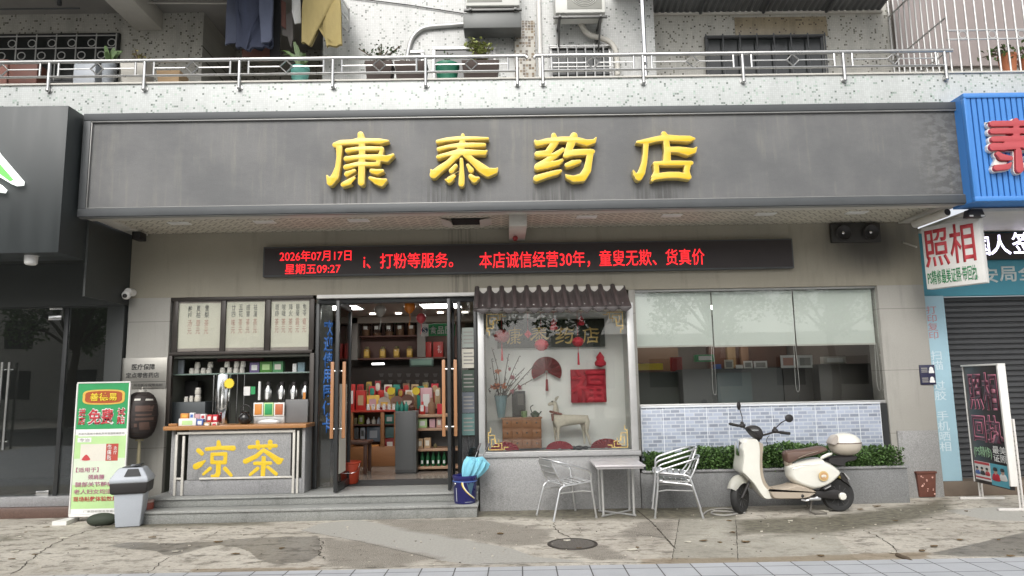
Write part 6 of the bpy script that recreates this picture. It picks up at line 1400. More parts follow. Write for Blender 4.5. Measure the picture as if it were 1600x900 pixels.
# hanging white poster strip on the open left door
q = rc(535, 600, 541, 738, 9.3)
mb = MB(); mb.box(q[0]+.0, q[0]+.004, 9.12, 9.5, q[2], q[3]); tag1(mb, 'door_poster', m_cream, 'long pale paper strip hung on the open left door leaf', 'poster')
# ================================================================== CANVAS OF THE PAVEMENT: FURNITURE, BIN, BANNERS
# --- hanging photo sign
HS = thing('hanging_sign', 'white projecting sign with two large red characters and green small print', 'sign')
hw, hh_ = .42, .345
mb = MB(); mb.box(-hw, hw, -.055, .055, -hh_, hh_, .008); mb.build('box', m_white, HS)
text('照相', -hw*.95, hw*.80, -hh_*.32, hh_*.93, -.0555, m_printred, HS, bold=.012); text('PS精修最美证照·带回执', -hw*.93, hw*.78, -hh_*.88, -hh_*.42, -.0555, pm('print_dark_green', (.02, .20, .07), .5), HS, bold=.012)
p0 = at(1443, 362, 9.0); p1 = at(1452, 458, 9.0); p2 = at(1533, 335, 8.42); p3 = at(1541, 436, 8.42)
L = Vector(((p0[0]+p1[0])/2, 9.0)); Rr_ = Vector(((p2[0]+p3[0])/2, 8.42)); zc1 = (p0[1]+p1[1])/2; zc2 = (p2[1]+p3[1])/2
sc_ = (Rr_-L).length/(2*hw); HS.location = ((L.x+Rr_.x)/2, (L.y+Rr_.y)/2, (zc1+zc2)/2); HS.rotation_euler = (0, 0, math.atan2(Rr_.y-L.y, Rr_.x-L.x))
HS.scale = (sc_, 1, ((p0[1]-p1[1])+(p2[1]-p3[1]))/2/(2*hh_))
mb = MB(); 
xb = HS.location.x+.12; yb = HS.location.y-.13
mb.cyl((xb, yb, HS.location.z+.3), (xb, yb, 3.64), .014, n=8); mb.cyl((L.x-.05, 9.1, HS.location.z+.18), (L.x-.05, 9.39, HS.location.z+.3), .012, n=8); tag1(mb, 'sign_bracket', m_dirtwhite, 'thin steel bracket holding the white projecting sign', 'bracket')
x, z = at(1520, 334, 8.35); FLt = thing('floodlight', 'small black floodlight above the projecting sign', 'floodlight', (x, 8.35, z))
mb = MB(); mb.prism([(x-.10, z-.05), (x-.075, z+.045), (x+.085, z+.045), (x+.115, z-.05)], 8.29, 8.40, .006); mb.build('housing', m_darkplastic, FLt)
mb = MB(); mb.box(x-.085, x-.04, 8.285, 8.289, z-.05, z-.03); mb.box(x+.055, x+.10, 8.285, 8.289, z-.05, z-.03); mb.build('lens', m_white, FLt); mb = MB(); mb.cyl((x, 8.34, z+.045), (x, 8.34, z+.12), .015, n=8); mb.build('stem', m_steel, FLt)
# --- A-board
g0 = gnd(1527, 780); g1 = gnd(1590, 798); a0, a1 = Vector(g0), Vector(g1)
AB = thing('pavement_sign', 'black lightbox board on white slotted legs with pink outlined characters', 'sign board'); d = a1-a0; Lw = d.length
htop = at(1503, 572, a0.y)[1]; zbot = at(1522, 752, a0.y)[1]
hw = Lw/2-.03
mb = MB(); mb.box(-hw, hw, -.02, .02, zbot, htop-.01, .004); mb.build('face_panel', pm('black_sign_face', (.022, .020, .022), .35), AB)
mb = MB(); mb.box(-hw-.012, hw+.035, -.045, .045, htop-.009, htop+.012, .004); mb.box(hw+.001, hw+.035, -.045, .045, zbot+.05, htop-.01, .004); mb.box(-hw-.012, -hw-.001, -.03, .03, zbot, htop-.01, .003); mb.build('case_edge', m_white, AB)
m_pinkline = pm('pink_neon_print', (.60, .22, .30), .5)
for body, a, b, c, dd, mt in (('照相', -.85, .85, .62, .94, m_pinkline), ('回执', -.80, .88, .30+.05, .585, m_pinkline)):
    zz = lambda t: zbot+(htop-zbot)*t
    q_ = (hw*a, hw*b, zz(c), zz(dd)); ex = (q_[1]-q_[0])*.012; ez = (q_[3]-q_[2])*.026
    text(body, *q_, -.021, mt, AB, bold=.032); text(body, q_[0]+ex, q_[1]-ex, q_[2]+ez, q_[3]-ez, -.0235, pm('sign_face_ink', (.085, .025, .045), .4) if body == '照相' else bpy.data.materials['sign_face_ink'], AB, 'lettering_core', bold=.008)
zz = lambda t: zbot+(htop-zbot)*t
m_lg = pm('pale_green_ink', (.30, .48, .30), .5); text('(PS精修)', -hw*.85, hw*.15, zz(.215), zz(.315), -.021, m_lg, AB, bold=.01); text('最美\n证照', hw*.22, hw*.92, zz(.205), zz(.335), -.021, m_paper, AB, bold=.01)
mb = MB(); mb.box(-hw*.9, -hw*.02, -.024, -.0205, zz(.03), zz(.185)); pa = mb.build('photo_print', m_paper, AB)
mb = MB(); mb.box(-hw*.88, -hw*.04, -.0265, -.0245, zz(.162), zz(.182)); mb.box(-hw*.88, -hw*.04, -.0265, -.0245, zz(.045), zz(.058)); mb.build('print_band', m_printred, pa)
mb = MB(); mb.box(hw*.0, hw*.92, -.024, -.0205, zz(.01), zz(.185)); pb_ = mb.build('photo_print', pm('cyan_print', (.10, .38, .48), .5), AB)
def portrait(cx, cz, s, cloth, par, hair=m_printblack):
    mb = MB(); mb.pillow([(cx-s, cz-s*1.2), (cx+s, cz-s*1.2), (cx+s*.8, cz-s*.3), (cx, cz-s*.1), (cx-s*.8, cz-s*.3)], -.0265, .0015, .001, 2); mb.build('portrait_coat', cloth, par)
    mb = MB(); mb.pillow([(cx-s*.4, cz), (cx, cz-s*.3), (cx+s*.4, cz), (cx+s*.4, cz+s*.5), (cx-s*.4, cz+s*.5)], -.0285, .0015, .001, 2); mb.build('portrait_face', pm('portrait_skin', (.55, .36, .28), .6) if 'portrait_skin' not in bpy.data.materials else bpy.data.materials['portrait_skin'], par)
    mb = MB(); mb.pillow([(cx-s*.5, cz+s*.3), (cx+s*.5, cz+s*.3), (cx+s*.4, cz+s*.8), (cx-s*.4, cz+s*.8)], -.031, .0015, .001, 2); mb.build('portrait_hair', hair, par)
for k, f in enumerate((-.74, -.46, -.18)): portrait(hw*f, zz(.115), hw*.12, (m_bluebox, m_printblack, m_printred)[k], pa)
portrait(hw*.28, zz(.115), hw*.2, m_crimson, pb_); portrait(hw*.66, zz(.12), hw*.18, m_paper, pb_)
text('大头证照', hw*.1, hw*.85, zz(.018), zz(.045), -.0245, m_printyellow, pb_) if False else None
m_slot = pm('white_slotted_steel', (.62, .60, .57), .5)
for x in (-hw-.02, hw+.035):
    mb = MB(); mb.box(x-.018, x+.018, .05, .07, .03, htop*.62, .003); mb.box(x-.018, x-.012, .03, .049, .03, htop*.62); mb.build('leg', m_slot, AB)
    mb = MB()
    for i in range(16): mb.cyl((x+.003, .0485, .08+i*.055), (x+.003, .0475, .08+i*.055), .008, n=8)
    mb.build('slot_hole', m_printgrey, AB)
    mb = MB(); mb.box(x-.02, x+.02, -.22, .32, 0.002, .03, .003); mb.build('foot', m_slot, AB)
AB.location = ((a0.x+a1.x)/2, (a0.y+a1.y)/2, 0); AB.rotation_euler = (0, 0, math.atan2(d.y, d.x))
# --- standee banner on the left
g = (gnd(115, 814), gnd(212, 812)); 
x0, z1 = at(123, 598, 8.95); x1, _ = at(205, 597, 8.95); z0 = at(120, 806, 8.95)[1]
BN = thing('banner_stand', 'tall green and white advertising banner on a white stand beside the grey bin', 'banner stand', ((x0+x1)/2, 8.95, 0))
Yb = 8.93; xl, xr = x0, x1
mb = MB(); mb.box(xl+.012, xr-.012, Yb, Yb+.006, .09, z1-.012); BNp = mb.build('sheet', m_paper, BN)
mb = MB(); mb.box(xl, xr, Yb-.01, Yb+.02, z1-.011, z1+.005, .003); mb.box(xl-.006, xl+.011, Yb-.01, Yb+.02, .07, z1-.012, .003); mb.box(xr-.011, xr+.006, Yb-.01, Yb+.02, .07, z1-.012, .003); mb.box(xl, xr, Yb-.01, Yb+.02, .06, .089, .003)
mb.build('frame', m_white, BN)
mb = MB(); mb.slab([(xl-.07, 8.72), (xl+.10, 8.72), (xl+.06, 9.05), (xl-.01, 9.05)], .002, .05); mb.build('foot', m_white, BN); mb = MB(); mb.slab([(xr-.07, 8.72), (xr+.10, 8.72), (xr+.06, 9.05), (xr-.01, 9.05)], .002, .05); mb.build('foot', m_white, BN)
bq = (xl+.014, xr-.014, .092, z1-.014)
def band(f0, f1, g0_, g1_, mt, lay=1, nm='print'):
    s_ = sub(bq, f0, f1, g0_, g1_); mb = MB(); mb.box(s_[0], s_[1], Yb-.0012*lay, Yb-.0012*lay+.0006, s_[2], s_[3]); return mb.build(nm, mt, BNp)
band(0, 1, .645, 1, m_green); band(0, 1, .04, .60, m_greenlt); band(0, 1, .22, .42, pm('whitish_green', (.62, .70, .55), .5), 2)
band(.06, .98, .59, .63, m_paper, 2)
def tx(body, f0, f1, c, d_, mt, bold=.01, lay=3): s_ = sub(bq, f0, f1, c, d_); return text(body, *s_, Yb-.0012*lay, mt, BNp, bold=bold, ext=.0006)
s_ = sub(bq, .10, .93, .84, .945); mb = MB(); mb.pillow([(s_[0], (s_[2]+s_[3])/2), (s_[0]+.06, s_[2]), (s_[1]-.06, s_[2]), (s_[1], (s_[2]+s_[3])/2), (s_[1]-.06, s_[3]), (s_[0]+.06, s_[3])], Yb-.003, .002, .001, 2); mb.build('emblem', m_yellowbox, BNp)
s_ = sub(bq, .15, .88, .85, .935); mb = MB(); mb.pillow([(s_[0], (s_[2]+s_[3])/2), (s_[0]+.05, s_[2]), (s_[1]-.05, s_[2]), (s_[1], (s_[2]+s_[3])/2), (s_[1]-.05, s_[3]), (s_[0]+.05, s_[3])], Yb-.0045, .002, .001, 2); mb.build('emblem_inner', pm('brown_red_print', (.38, .08, .02), .5), BNp)
tx('善德易', .25, .78, .862, .925, m_printyellow, .02, 8)
def outlined(body, q, Y, inner, outer, par, bi, bo, n, rows=1):
    text(body, *q, Y-.0026, inner, par, bold=bi, ext=.0006); d = bo-bi; ex = (q[1]-q[0])*d/(n+2*bi)*1.05; ez = (q[3]-q[2])*d/(.92*rows+2*bi)
    text(body, q[0]-ex, q[1]+ex, q[2]-ez, q[3]+ez, Y, outer, par, 'lettering_outline', bold=bo, ext=.0006)
for body, f0, f1, c, d_, n, rw in (('进\n店', .04, .18, .68, .805, 1, 2), ('免费', .23, .73, .68, .80, 1.93, 1), ('试\n贴', .80, .955, .68, .805, 1, 2)):
    outlined(body, sub(bq, f0, f1, c, d_), Yb-.0024, m_printred, m_paper, BNp, .022, .07, n, rw)
tx('本品为医用冷敷贴具体请遵医嘱使用', .06, .96, .602, .618, m_printgrey, .0, 3)
band(.05, .32, .545, .58, m_paper, 2); tx('专治', .09, .29, .55, .575, m_printgrey, .0, 3)
band(.12, .62, .40, .53, m_cream, 3); band(.62, .86, .40, .53, pm('carton_red_print', (.45, .07, .05), .5), 3)
tx('伤\n痛\n贴', .645, .73, .405, .525, m_paper, .01, 4); tx('灸\n疗', .77, .84, .45, .51, m_paper, .0, 4)
s_ = sub(bq, .16, .32, .41, .45); mb = MB(); mb.pillow([(s_[0], s_[2]), (s_[1], s_[2]), ((s_[0]+s_[1])/2, s_[3])], Yb-.005, .001, .0005, 1); mb.build('figure_print', m_printred, BNp)
for i, (body, f0, f1, mt) in enumerate((('【适用于】', .06, .5, m_printpurple), ('颈肩腰', .30, .62, m_printpurple), ('腿部关节酸痛', .06, .80, m_printpurple), ('老人妇女均适用', .04, .90, m_printpurple), ('现场贴敷体验效果', .04, .90, m_printred))):
    c = .345-.055*i; tx(body, f0, f1, c-.03, c+.008, mt, .012, 4)
band(0, 1, .0, .04, m_paper, 2); tx('厂家授权服务专卖店', .25, .9, .012, .028, m_printgrey, 0, 3)
# --- litter bin
bx, by = -4.45, 8.62
TBn = thing('litter_bin', 'grey plastic swing lid litter bin with black bag collar', 'bin', (bx, by, 0), None)
def ring4(x0, x1, y0, y1, z): return [(x0, y0, z), (x1, y0, z), (x1, y1, z), (x0, y1, z)]
def loft(rings, mt, nm, par, bev=.02):
    mb = MB(); V = [[mb.bm.verts.new(p) for p in r] for r in rings]
    for A, Bq in zip(V, V[1:]):
        for j in range(len(A)): mb.bm.faces.new((A[j], A[(j+1) % len(A)], Bq[(j+1) % len(A)], Bq[j]))
    mb.bm.faces.new(V[0][::-1]); mb.bm.faces.new(V[-1])
    bmesh.ops.recalc_face_normals(mb.bm, faces=mb.bm.faces)
    if bev: bmesh.ops.bevel(mb.bm, geom=list(mb.bm.edges), offset=bev, segments=3, affect='EDGES', profile=.5)
    return mb.build(nm, mt, par)
def rg(hx, hy, z): return ring4(bx-hx, bx+hx, by-hy, by+hy, z)
loft([rg(.150, .13, .004), rg(.172, .15, .25), rg(.192, .165, .52)], m_plasticgrey, 'body', TBn, .015)
loft([rg(.196, .17, .375), rg(.220, .19, .392), rg(.228, .195, .50), rg(.214, .182, .515)], m_darkplastic, 'bag_collar', TBn, .008)
loft([rg(.232, .20, .500), rg(.238, .206, .53), rg(.225, .195, .56), rg(.155, .14, .655), rg(.140, .13, .665)], m_plasticgrey, 'lid', TBn, .012)
mb = MB(); mb.box(-.11, .11, -.10, .10, 0, .02, .006); mb.xform(Matrix.Translation((bx+.0, by-.0, .668)) @ Matrix.Rotation(math.radians(-8), 4, 'Y')); fl_ = mb.build('flap', pm('dark_grey_flap', (.05, .052, .055), .45), TBn)
mb = MB(); mb.box(bx-.02, bx+.03, by-.05, by+.02, .684, .692, .002); mb.build('emblem', m_plasticgrey, fl_)
TBn.rotation_euler = (0, 0, math.radians(14)); TBn.scale = (.88, .88, 1.02) 
nv = Vector((0, -.087, .05)).normalized()*.004
mb = MB(); mb.face([Vector(p)+nv for p in ((bx-.06, by-.192, .572), (bx+.15, by-.192, .572), (bx+.10, by-.142, .652), (bx-.03, by-.142, .652))]); bmesh.ops.solidify(mb.bm, geom=list(mb.bm.faces), thickness=.003); mb.build('front_flap', bpy.data.materials['dark_grey_flap'], TBn)
# --- small things by the bin
def pudgy(name, label, cat, c, r, mat, rz=0): mb = MB(); mb.ball((0, 0, 0), *r, n=20); [setattr(v, 'co', Vector((v.co.x, v.co.y, max(v.co.z, -r[2]*.75)))) for v in mb.bm.verts]; mb.xform(Matrix.Translation(c) @ Matrix.Rotation(rz, 4, 'Z')); return tag1(mb, name, mat, label, cat)
x, y = gnd(157, 812); pudgy('sandbag', 'dark green sandbag lying at the foot of the banner stand', 'sandbag', (at(160, 808, 8.70)[0], 8.70, .062), (.17, .09, .08), pm('dark_green_sack', (.035, .045, .03), .75, 0, .3, 20), .2)
x, _ = at(228, 790, 8.9); t = thing('red_tin', 'dull red tin standing between the grey bin and the steps', 'tin', (-4.52+.18, 8.95, 0))
xx = at(229, 790, 8.85)[0]; t.location = (xx, 8.85, 0)
mb = MB(); mb.lathe((xx, 8.85, .002), [(.075, 0), (.08, .01), (.08, .22), (.076, .23)], 18); mb.build('body', pm('dull_red_tin', (.25, .06, .04), .4, 0, .25, 12), t); mb = MB(); mb.lathe((xx, 8.85, .233), [(.083, 0), (.083, .02), (.075, .024)], 18); mb.build('lid', pm('pinkish_lid', (.42, .30, .27), .5), t)
# --- lantern
x, z = at(220, 649, 9.15); r = .20; hgt = (at(220, 612, 9.15)[1]-at(220, 685, 9.15)[1])/2
LN = thing('paper_lantern', 'black gauze lantern with faded print hanging before the left pillar', 'lantern', (x, 9.15, z))
prof = []
for i in range(13):
    a = -math.pi/2+math.pi*i/12; prof.append((max(.07, r*math.cos(a)**.55 if abs(math.cos(a)) > 1e-6 else .07), hgt*math.sin(a)))
mb = MB(); mb.lathe((x, 9.15, z), prof, 36)
mb.build('shade', m_lantern, LN)
mb = MB()
for rr_ in prof[1:-1]:
    mb.tube([(x+(rr_[0]+.001)*math.cos(a), 9.15+(rr_[0]+.001)*math.sin(a), z+rr_[1]) for a in np.linspace(0, 2*math.pi, 36)[:-1]], .003, 4, True)
mb.build('hoop', m_darkplastic, LN)
mb = MB(); mb.cyl((x, 9.15, z+hgt), (x, 9.15, z+hgt+.03), .05, n=14); mb.cyl((x, 9.15, z+hgt+.03), (x, 9.15, z+hgt+.06), .004, n=6); mb.tube([(x, 9.15, z+hgt+.06), (x, 9.38, z+hgt+.06)], .006, 6); mb.build('cap_and_hook', m_dirtwhite, LN)
mb = MB(); mb.cyl((x, 9.15, z-hgt-.025), (x, 9.15, z-hgt), .05, n=14); mb.tube([(x, 9.15, z-hgt-.025), (x, 9.15, z-hgt-.04), (x, 9.15, z-hgt-.34)], [.012, .018, .024], 8); mb.build('tassel', pm('yellowed_tassel', (.34, .30, .19), .8), LN)
def on_lantern(u0, v0, u1, v1, n=5, mt=m_lantern_print, nm='print'):
    q = rc(u0, v0, u1, v1, 8.95); mb = MB(); V = []
    for i in range(n+1):
        xx = q[0]+(q[1]-q[0])*i/n; rowv = []
        for j in range(5):
            zz_ = q[2]+(q[3]-q[2])*j/4; s_ = min(.999, abs((zz_-z)/hgt)); rad = max(.07, r*math.cos(math.asin(s_))**.55); dx = max(-rad*.98, min(rad*.98, xx-x))
            rowv.append(mb.bm.verts.new((x+dx, 9.15-math.sqrt(max(1e-4, rad*rad-dx*dx))-.005, zz_)))
        V.append(rowv)
    for A, Bq in zip(V, V[1:]):
        for j in range(4): mb.bm.faces.new((A[j], Bq[j], Bq[j+1], A[j+1]))
    return mb.build(nm, mt, LN)
on_lantern(211, 634, 231, 643); on_lantern(212, 647, 230, 650); on_lantern(211, 653, 231, 657); on_lantern(216, 660, 227, 672); on_lantern(209, 662, 213, 668); on_lantern(208, 623, 217, 626, mt=m_dirtwhite); on_lantern(223, 623, 231, 626, mt=m_dirtwhite)
for v in (634, 642, 650): on_lantern(199, v, 203, v+4, 3, m_lantern_print); on_lantern(237, v, 241, v+4, 3, m_lantern_print)
# --- bucket and umbrellas
x, y = -.50, 8.82; z0 = .151
BK = thing('paint_bucket', 'dark blue paint bucket standing on the lower step by the display window', 'bucket', (x, y, z0))
mb = MB(); mb.lathe((x, y, z0), [(.125, .001), (.132, .012), (.150, .30), (.154, .305), (.154, .325), (.146, .33), (.14, .325), (.12, .03)], 32); mb.build('body', m_bucketblue, BK)
mb = MB(); mb.lathe((x, y, z0), [(.1465, .255), (.152, .258), (.152, .266), (.1475, .269)], 32); mb.build('band', m_bluebox, BK)
def on_bucket(P, mt, nm='print', off=.003):
    mb = MB(); L = []
    for a, zz_, w in P: L.append((a, zz_, w))
    V = []
    for a, zz_, w in L:
        rad = .132+.018*(zz_/.3)+off; V.append([mb.bm.verts.new((x+rad*math.sin(a+k*w), y-rad*math.cos(a+k*w), z0+zz_)) for k in (-1, 0, 1)])
    for A, Bq in zip(V, V[1:]):
        for j in range(2): mb.bm.faces.new((A[j], A[j+1], Bq[j+1], Bq[j]))
    return mb.build(nm, mt, BK)
on_bucket([(-.18+1.1*t*t, .26-.20*t, .07*(1-t*.6)) for t in np.linspace(0, 1, 10)], m_printyellow); on_bucket([(-.12+1.15*t*t, .26-.20*t, .04) for t in np.linspace(0, 1, 10)], m_paper, off=.005)
on_bucket([(.55, .25-.16*t, .36*(1-t)+.01) for t in np.linspace(0, 1, 8)], pm('slate_blue_print', (.05, .11, .17), .35), off=.0015)
on_bucket([(-.75, .03+.16*t, .04) for t in np.linspace(0, 1, 4)], m_plasticgrey); on_bucket([(.4, .022+.004*t, .36) for t in (0, 1)], m_plasticgrey)
mb = MB(); mb.ball((x-.11, y-.105, z0+.24), .016); mb.tube(curve_pts([(x-.11, y-.11, z0+.24), (x-.155, y-.06, z0+.17), (x-.17, y, z0+.15), (x-.15, y+.1, z0+.24)], 5), .004, 5); mb.build('bail_handle', m_steel, BK)
def umbrella(label, base, tip, rmax, tail, seedv, flop):
    rnd = random.Random(seedv); base, tip = Vector(base), Vector(tip); ax = (tip-base); Ln = ax.length; ax.normalize(); t = thing('umbrella', label, 'umbrella', tuple(base), 'umbrellas in the blue paint bucket')
    mb = MB(); mb.cyl(base, tip-ax*.11, .005, n=8); mb.build('shaft', m_steel, t)
    mb = MB(); mb.tube([tip-ax*.10, tip-ax*.09, tip-ax*.01, tip], [.009, .013, .013, .009], 10); mb.build('handle', pm('grey_handle', (.12, .11, .11), .25) if 'grey_handle' not in bpy.data.materials else bpy.data.materials['grey_handle'], t)
    mb = MB(); u_ = ax.orthogonal().normalized(); w_ = ax.cross(u_); N = 32; rings = []
    for i in range(15):
        f = i/14; c = base+ax*(Ln*(.02+.60*f)); rad = .012+rmax*math.sin(min(1, f*1.08)*math.pi*.56)**1.1
        if f > .9: rad *= .93
        ring = []
        for j in range(N):
            a = 2*math.pi*j/N; fold = 1+.16*math.sin(a*8+f*1.2)*min(1, f*2)+.05*math.sin(a*3+2)
            p = c+(u_*math.cos(a)+w_*math.sin(a))*rad*fold; p += Vector(flop)*f*f*max(0, math.cos(a-1.0)*.5+.5); ring.append(mb.bm.verts.new(p))
        rings.append(ring)
    for A, Bq in zip(rings, rings[1:]):
        for j in range(N): mb.bm.faces.new((A[j], A[(j+1) % N], Bq[(j+1) % N], Bq[j]))
    cv = mb.bm.verts.new(base+ax*(Ln*.68))
    for j in range(N): mb.bm.faces.new((rings[-1][j], rings[-1][(j+1) % N], cv))
    mb.build('canopy', m_umb, t); return t
hz_ = lambda u, v, Y: (at(u, v, Y)[0], Y, at(u, v, Y)[1])
umbrella('folded light blue umbrella leaning in the paint bucket, left handle', hz_(724, 762, 8.80), hz_(751, 692, 8.84), .095, 0, 3, (.02, -.02, 0))
umbrella('light blue umbrella bulging over the right rim of the paint bucket', hz_(731, 758, 8.84), hz_(765, 692, 8.84), .085, 0, 5, (.05, -.02, -.05))
# --- brown bin and right corner bits
x, y = gnd(1450, 778); BBn = thing('rusty_bin', 'small rusty brown square bin at the foot of the right pillar', 'bin', (x, y+.1, 0))
zt_ = at(1447, 740, y)[1]; hx = .125
mb = MB()
loft([[(x-hx*.85, y, .01), (x+hx*.85, y, .01), (x+hx*.85, y+.2, .01), (x-hx*.85, y+.2, .01)], [(x-hx, y-.02, zt_), (x+hx, y-.02, zt_), (x+hx, y+.22, zt_), (x-hx, y+.22, zt_)]], m_rust, 'body', BBn, .008)
loft([[(x-hx*1.08, y-.03, zt_+.001), (x+hx*1.08, y-.03, zt_+.001), (x+hx*1.08, y+.23, zt_+.001), (x-hx*1.08, y+.23, zt_+.001)], [(x-hx*1.08, y-.03, zt_+.03), (x+hx*1.08, y-.03, zt_+.03), (x+hx*1.08, y+.23, zt_+.03), (x-hx*1.08, y+.23, zt_+.03)]], m_rust, 'rim', BBn, .004)
rt_ = MB()
for i in range(14): rt_.ball((x+random.uniform(-.09, .09), y-.02+random.uniform(-.004, .004)+.006*0, random.uniform(.05, zt_-.03)), random.uniform(.006, .014), .003, random.uniform(.006, .014), 6)
rt_.build('peeled_label', m_pinkprint, BBn)
# --- cable on the ground, manhole
P = [gnd(u, v) for u, v in ((1098, 806), (1108, 799), (1130, 796), (1150, 799), (1152, 804), (1130, 807), (1112, 804), (1120, 800), (1165, 803))]
mb = MB(); mb.tube(curve_pts([(a, b, .012) for a, b in P], 5), .010, 6); tag1(mb, 'cable', pm('grey_cable', (.32, .31, .29), .5), 'loop of grey cable lying on the ground before the scooter wheel', 'cable')
c = Vector(((gnd(857, 850)[0]+gnd(932, 850)[0])/2, (gnd(895, 842)[1]+gnd(895, 859)[1])/2)); r = (gnd(932, 850)[0]-gnd(857, 850)[0])/2
MH = thing('manhole_cover', 'round rusty iron manhole cover set in the concrete forecourt', 'manhole cover', (c.x, c.y, 0))
mb = MB(); mb.lathe((c.x, c.y, 0), [(r*1.06, .001), (r*1.05, .007), (r*.97, .009), (r*.93, .007), (r*.93, .003)], 40); mb.build('rim', pm('dark_iron_rim', (.035, .028, .022), .6), MH)
mb = MB(); mb.lathe((c.x, c.y, 0), [(r*.925, .002), (r*.92, .006), (.001, .006)], 40); cv = mb.build('plate', m_iron, MH)
mb = MB()
for i in range(-7, 8):
    for j in range(-7, 8):
        if math.hypot(i, j) < 6.6 and (i+j) % 2 == 0: mb.box(c.x+i*r*.125-.010, c.x+i*r*.125+.010, c.y+j*r*.125-.010, c.y+j*r*.125+.010, .006, .0085)
mb.build('raised_pattern', m_iron, cv)
# --- fallen leaves and scraps
m_lit = pm('dry_leaf', (.13, .085, .04), .8, 0, .3, 30, island=.4); m_scrap = pm('pale_scrap', (.55, .52, .44), .8, 0, .2, 30)
sp = [(40, 833), (30, 840), (55, 868), (20, 875), (25, 863), (73, 825), (238, 841), (100, 842), (368, 867), (340, 848), (275, 863), (440, 858), (1145, 833), (1190, 832), (1140, 815), (1345, 797), (1290, 800), (1400, 815), (1460, 855), (1395, 865), (1440, 862), (1270, 843), (1450, 828), (1500, 845), (1560, 845), (1550, 823), (1370, 792), (1165, 848), (1075, 848), (1100, 846), (1125, 849), (988, 860), (995, 857), (780, 835), (885, 846), (905, 858), (1283, 870), (1235, 815), (1510, 800), (1580, 870)]
for i, (u, v) in enumerate(sp):
    x, y = gnd(u, v); mb = MB(); k = random.randint(5, 7); rr_ = random.uniform(.014, .036); a0 = random.random()*6
    pts = [(x+rr_*random.uniform(.5, 1.2)*math.cos(a0+2*math.pi*j/k)*1.5, y+rr_*random.uniform(.5, 1)*math.sin(a0+2*math.pi*j/k)) for j in range(k)]
    mb.slab(pts, .006, .010)
    for vv_ in mb.bm.verts: vv_.co.z += random.uniform(0, .008)
    pale = i % 3 == 1
    tag1(mb, 'paper_scrap' if pale else 'fallen_leaf', m_scrap if pale else m_lit, 'small pale scrap lying on the concrete forecourt' if pale else 'small curled brown leaf lying on the concrete forecourt', 'litter' if pale else 'leaf', 'pale scraps on the forecourt' if pale else 'brown leaves on the forecourt')
x, y = gnd(1408, 872); mb = MB(); mb.tube(curve_pts([(x-.01, y+.06, .02), (x, y, .015), (x+.02, y-.05, .01), (x+.04, y-.1, .006)], 4), [.006]+[.018]*9+[.010, .004, .003], 8); tag1(mb, 'dead_leaf_roll', m_twig, 'rolled brown dead leaf at the edge of the blue grey pavers', 'leaf')

mb = MB(); st_ = random.getstate(); random.seed(11)
for i in range(420):
    x, y = random.uniform(-6, 6.5), random.uniform(6.45, 9.0)
    if y > 8.6 and x < 1.7 and x > -4.6: continue
    r_ = random.uniform(.004, .011); a0 = random.random()*6
    mb.slab([(x+r_*random.uniform(.6, 1.4)*math.cos(a0+j*1.257), y+r_*random.uniform(.6, 1.4)*math.sin(a0+j*1.257)) for j in range(5)], .001, .001+r_*random.uniform(.4, .9))
random.setstate(st_)
o = mb.build('grit', pm('pale_grit', (.36, .33, .28), .85, island=.85), flat=True); o['kind'] = 'stuff'
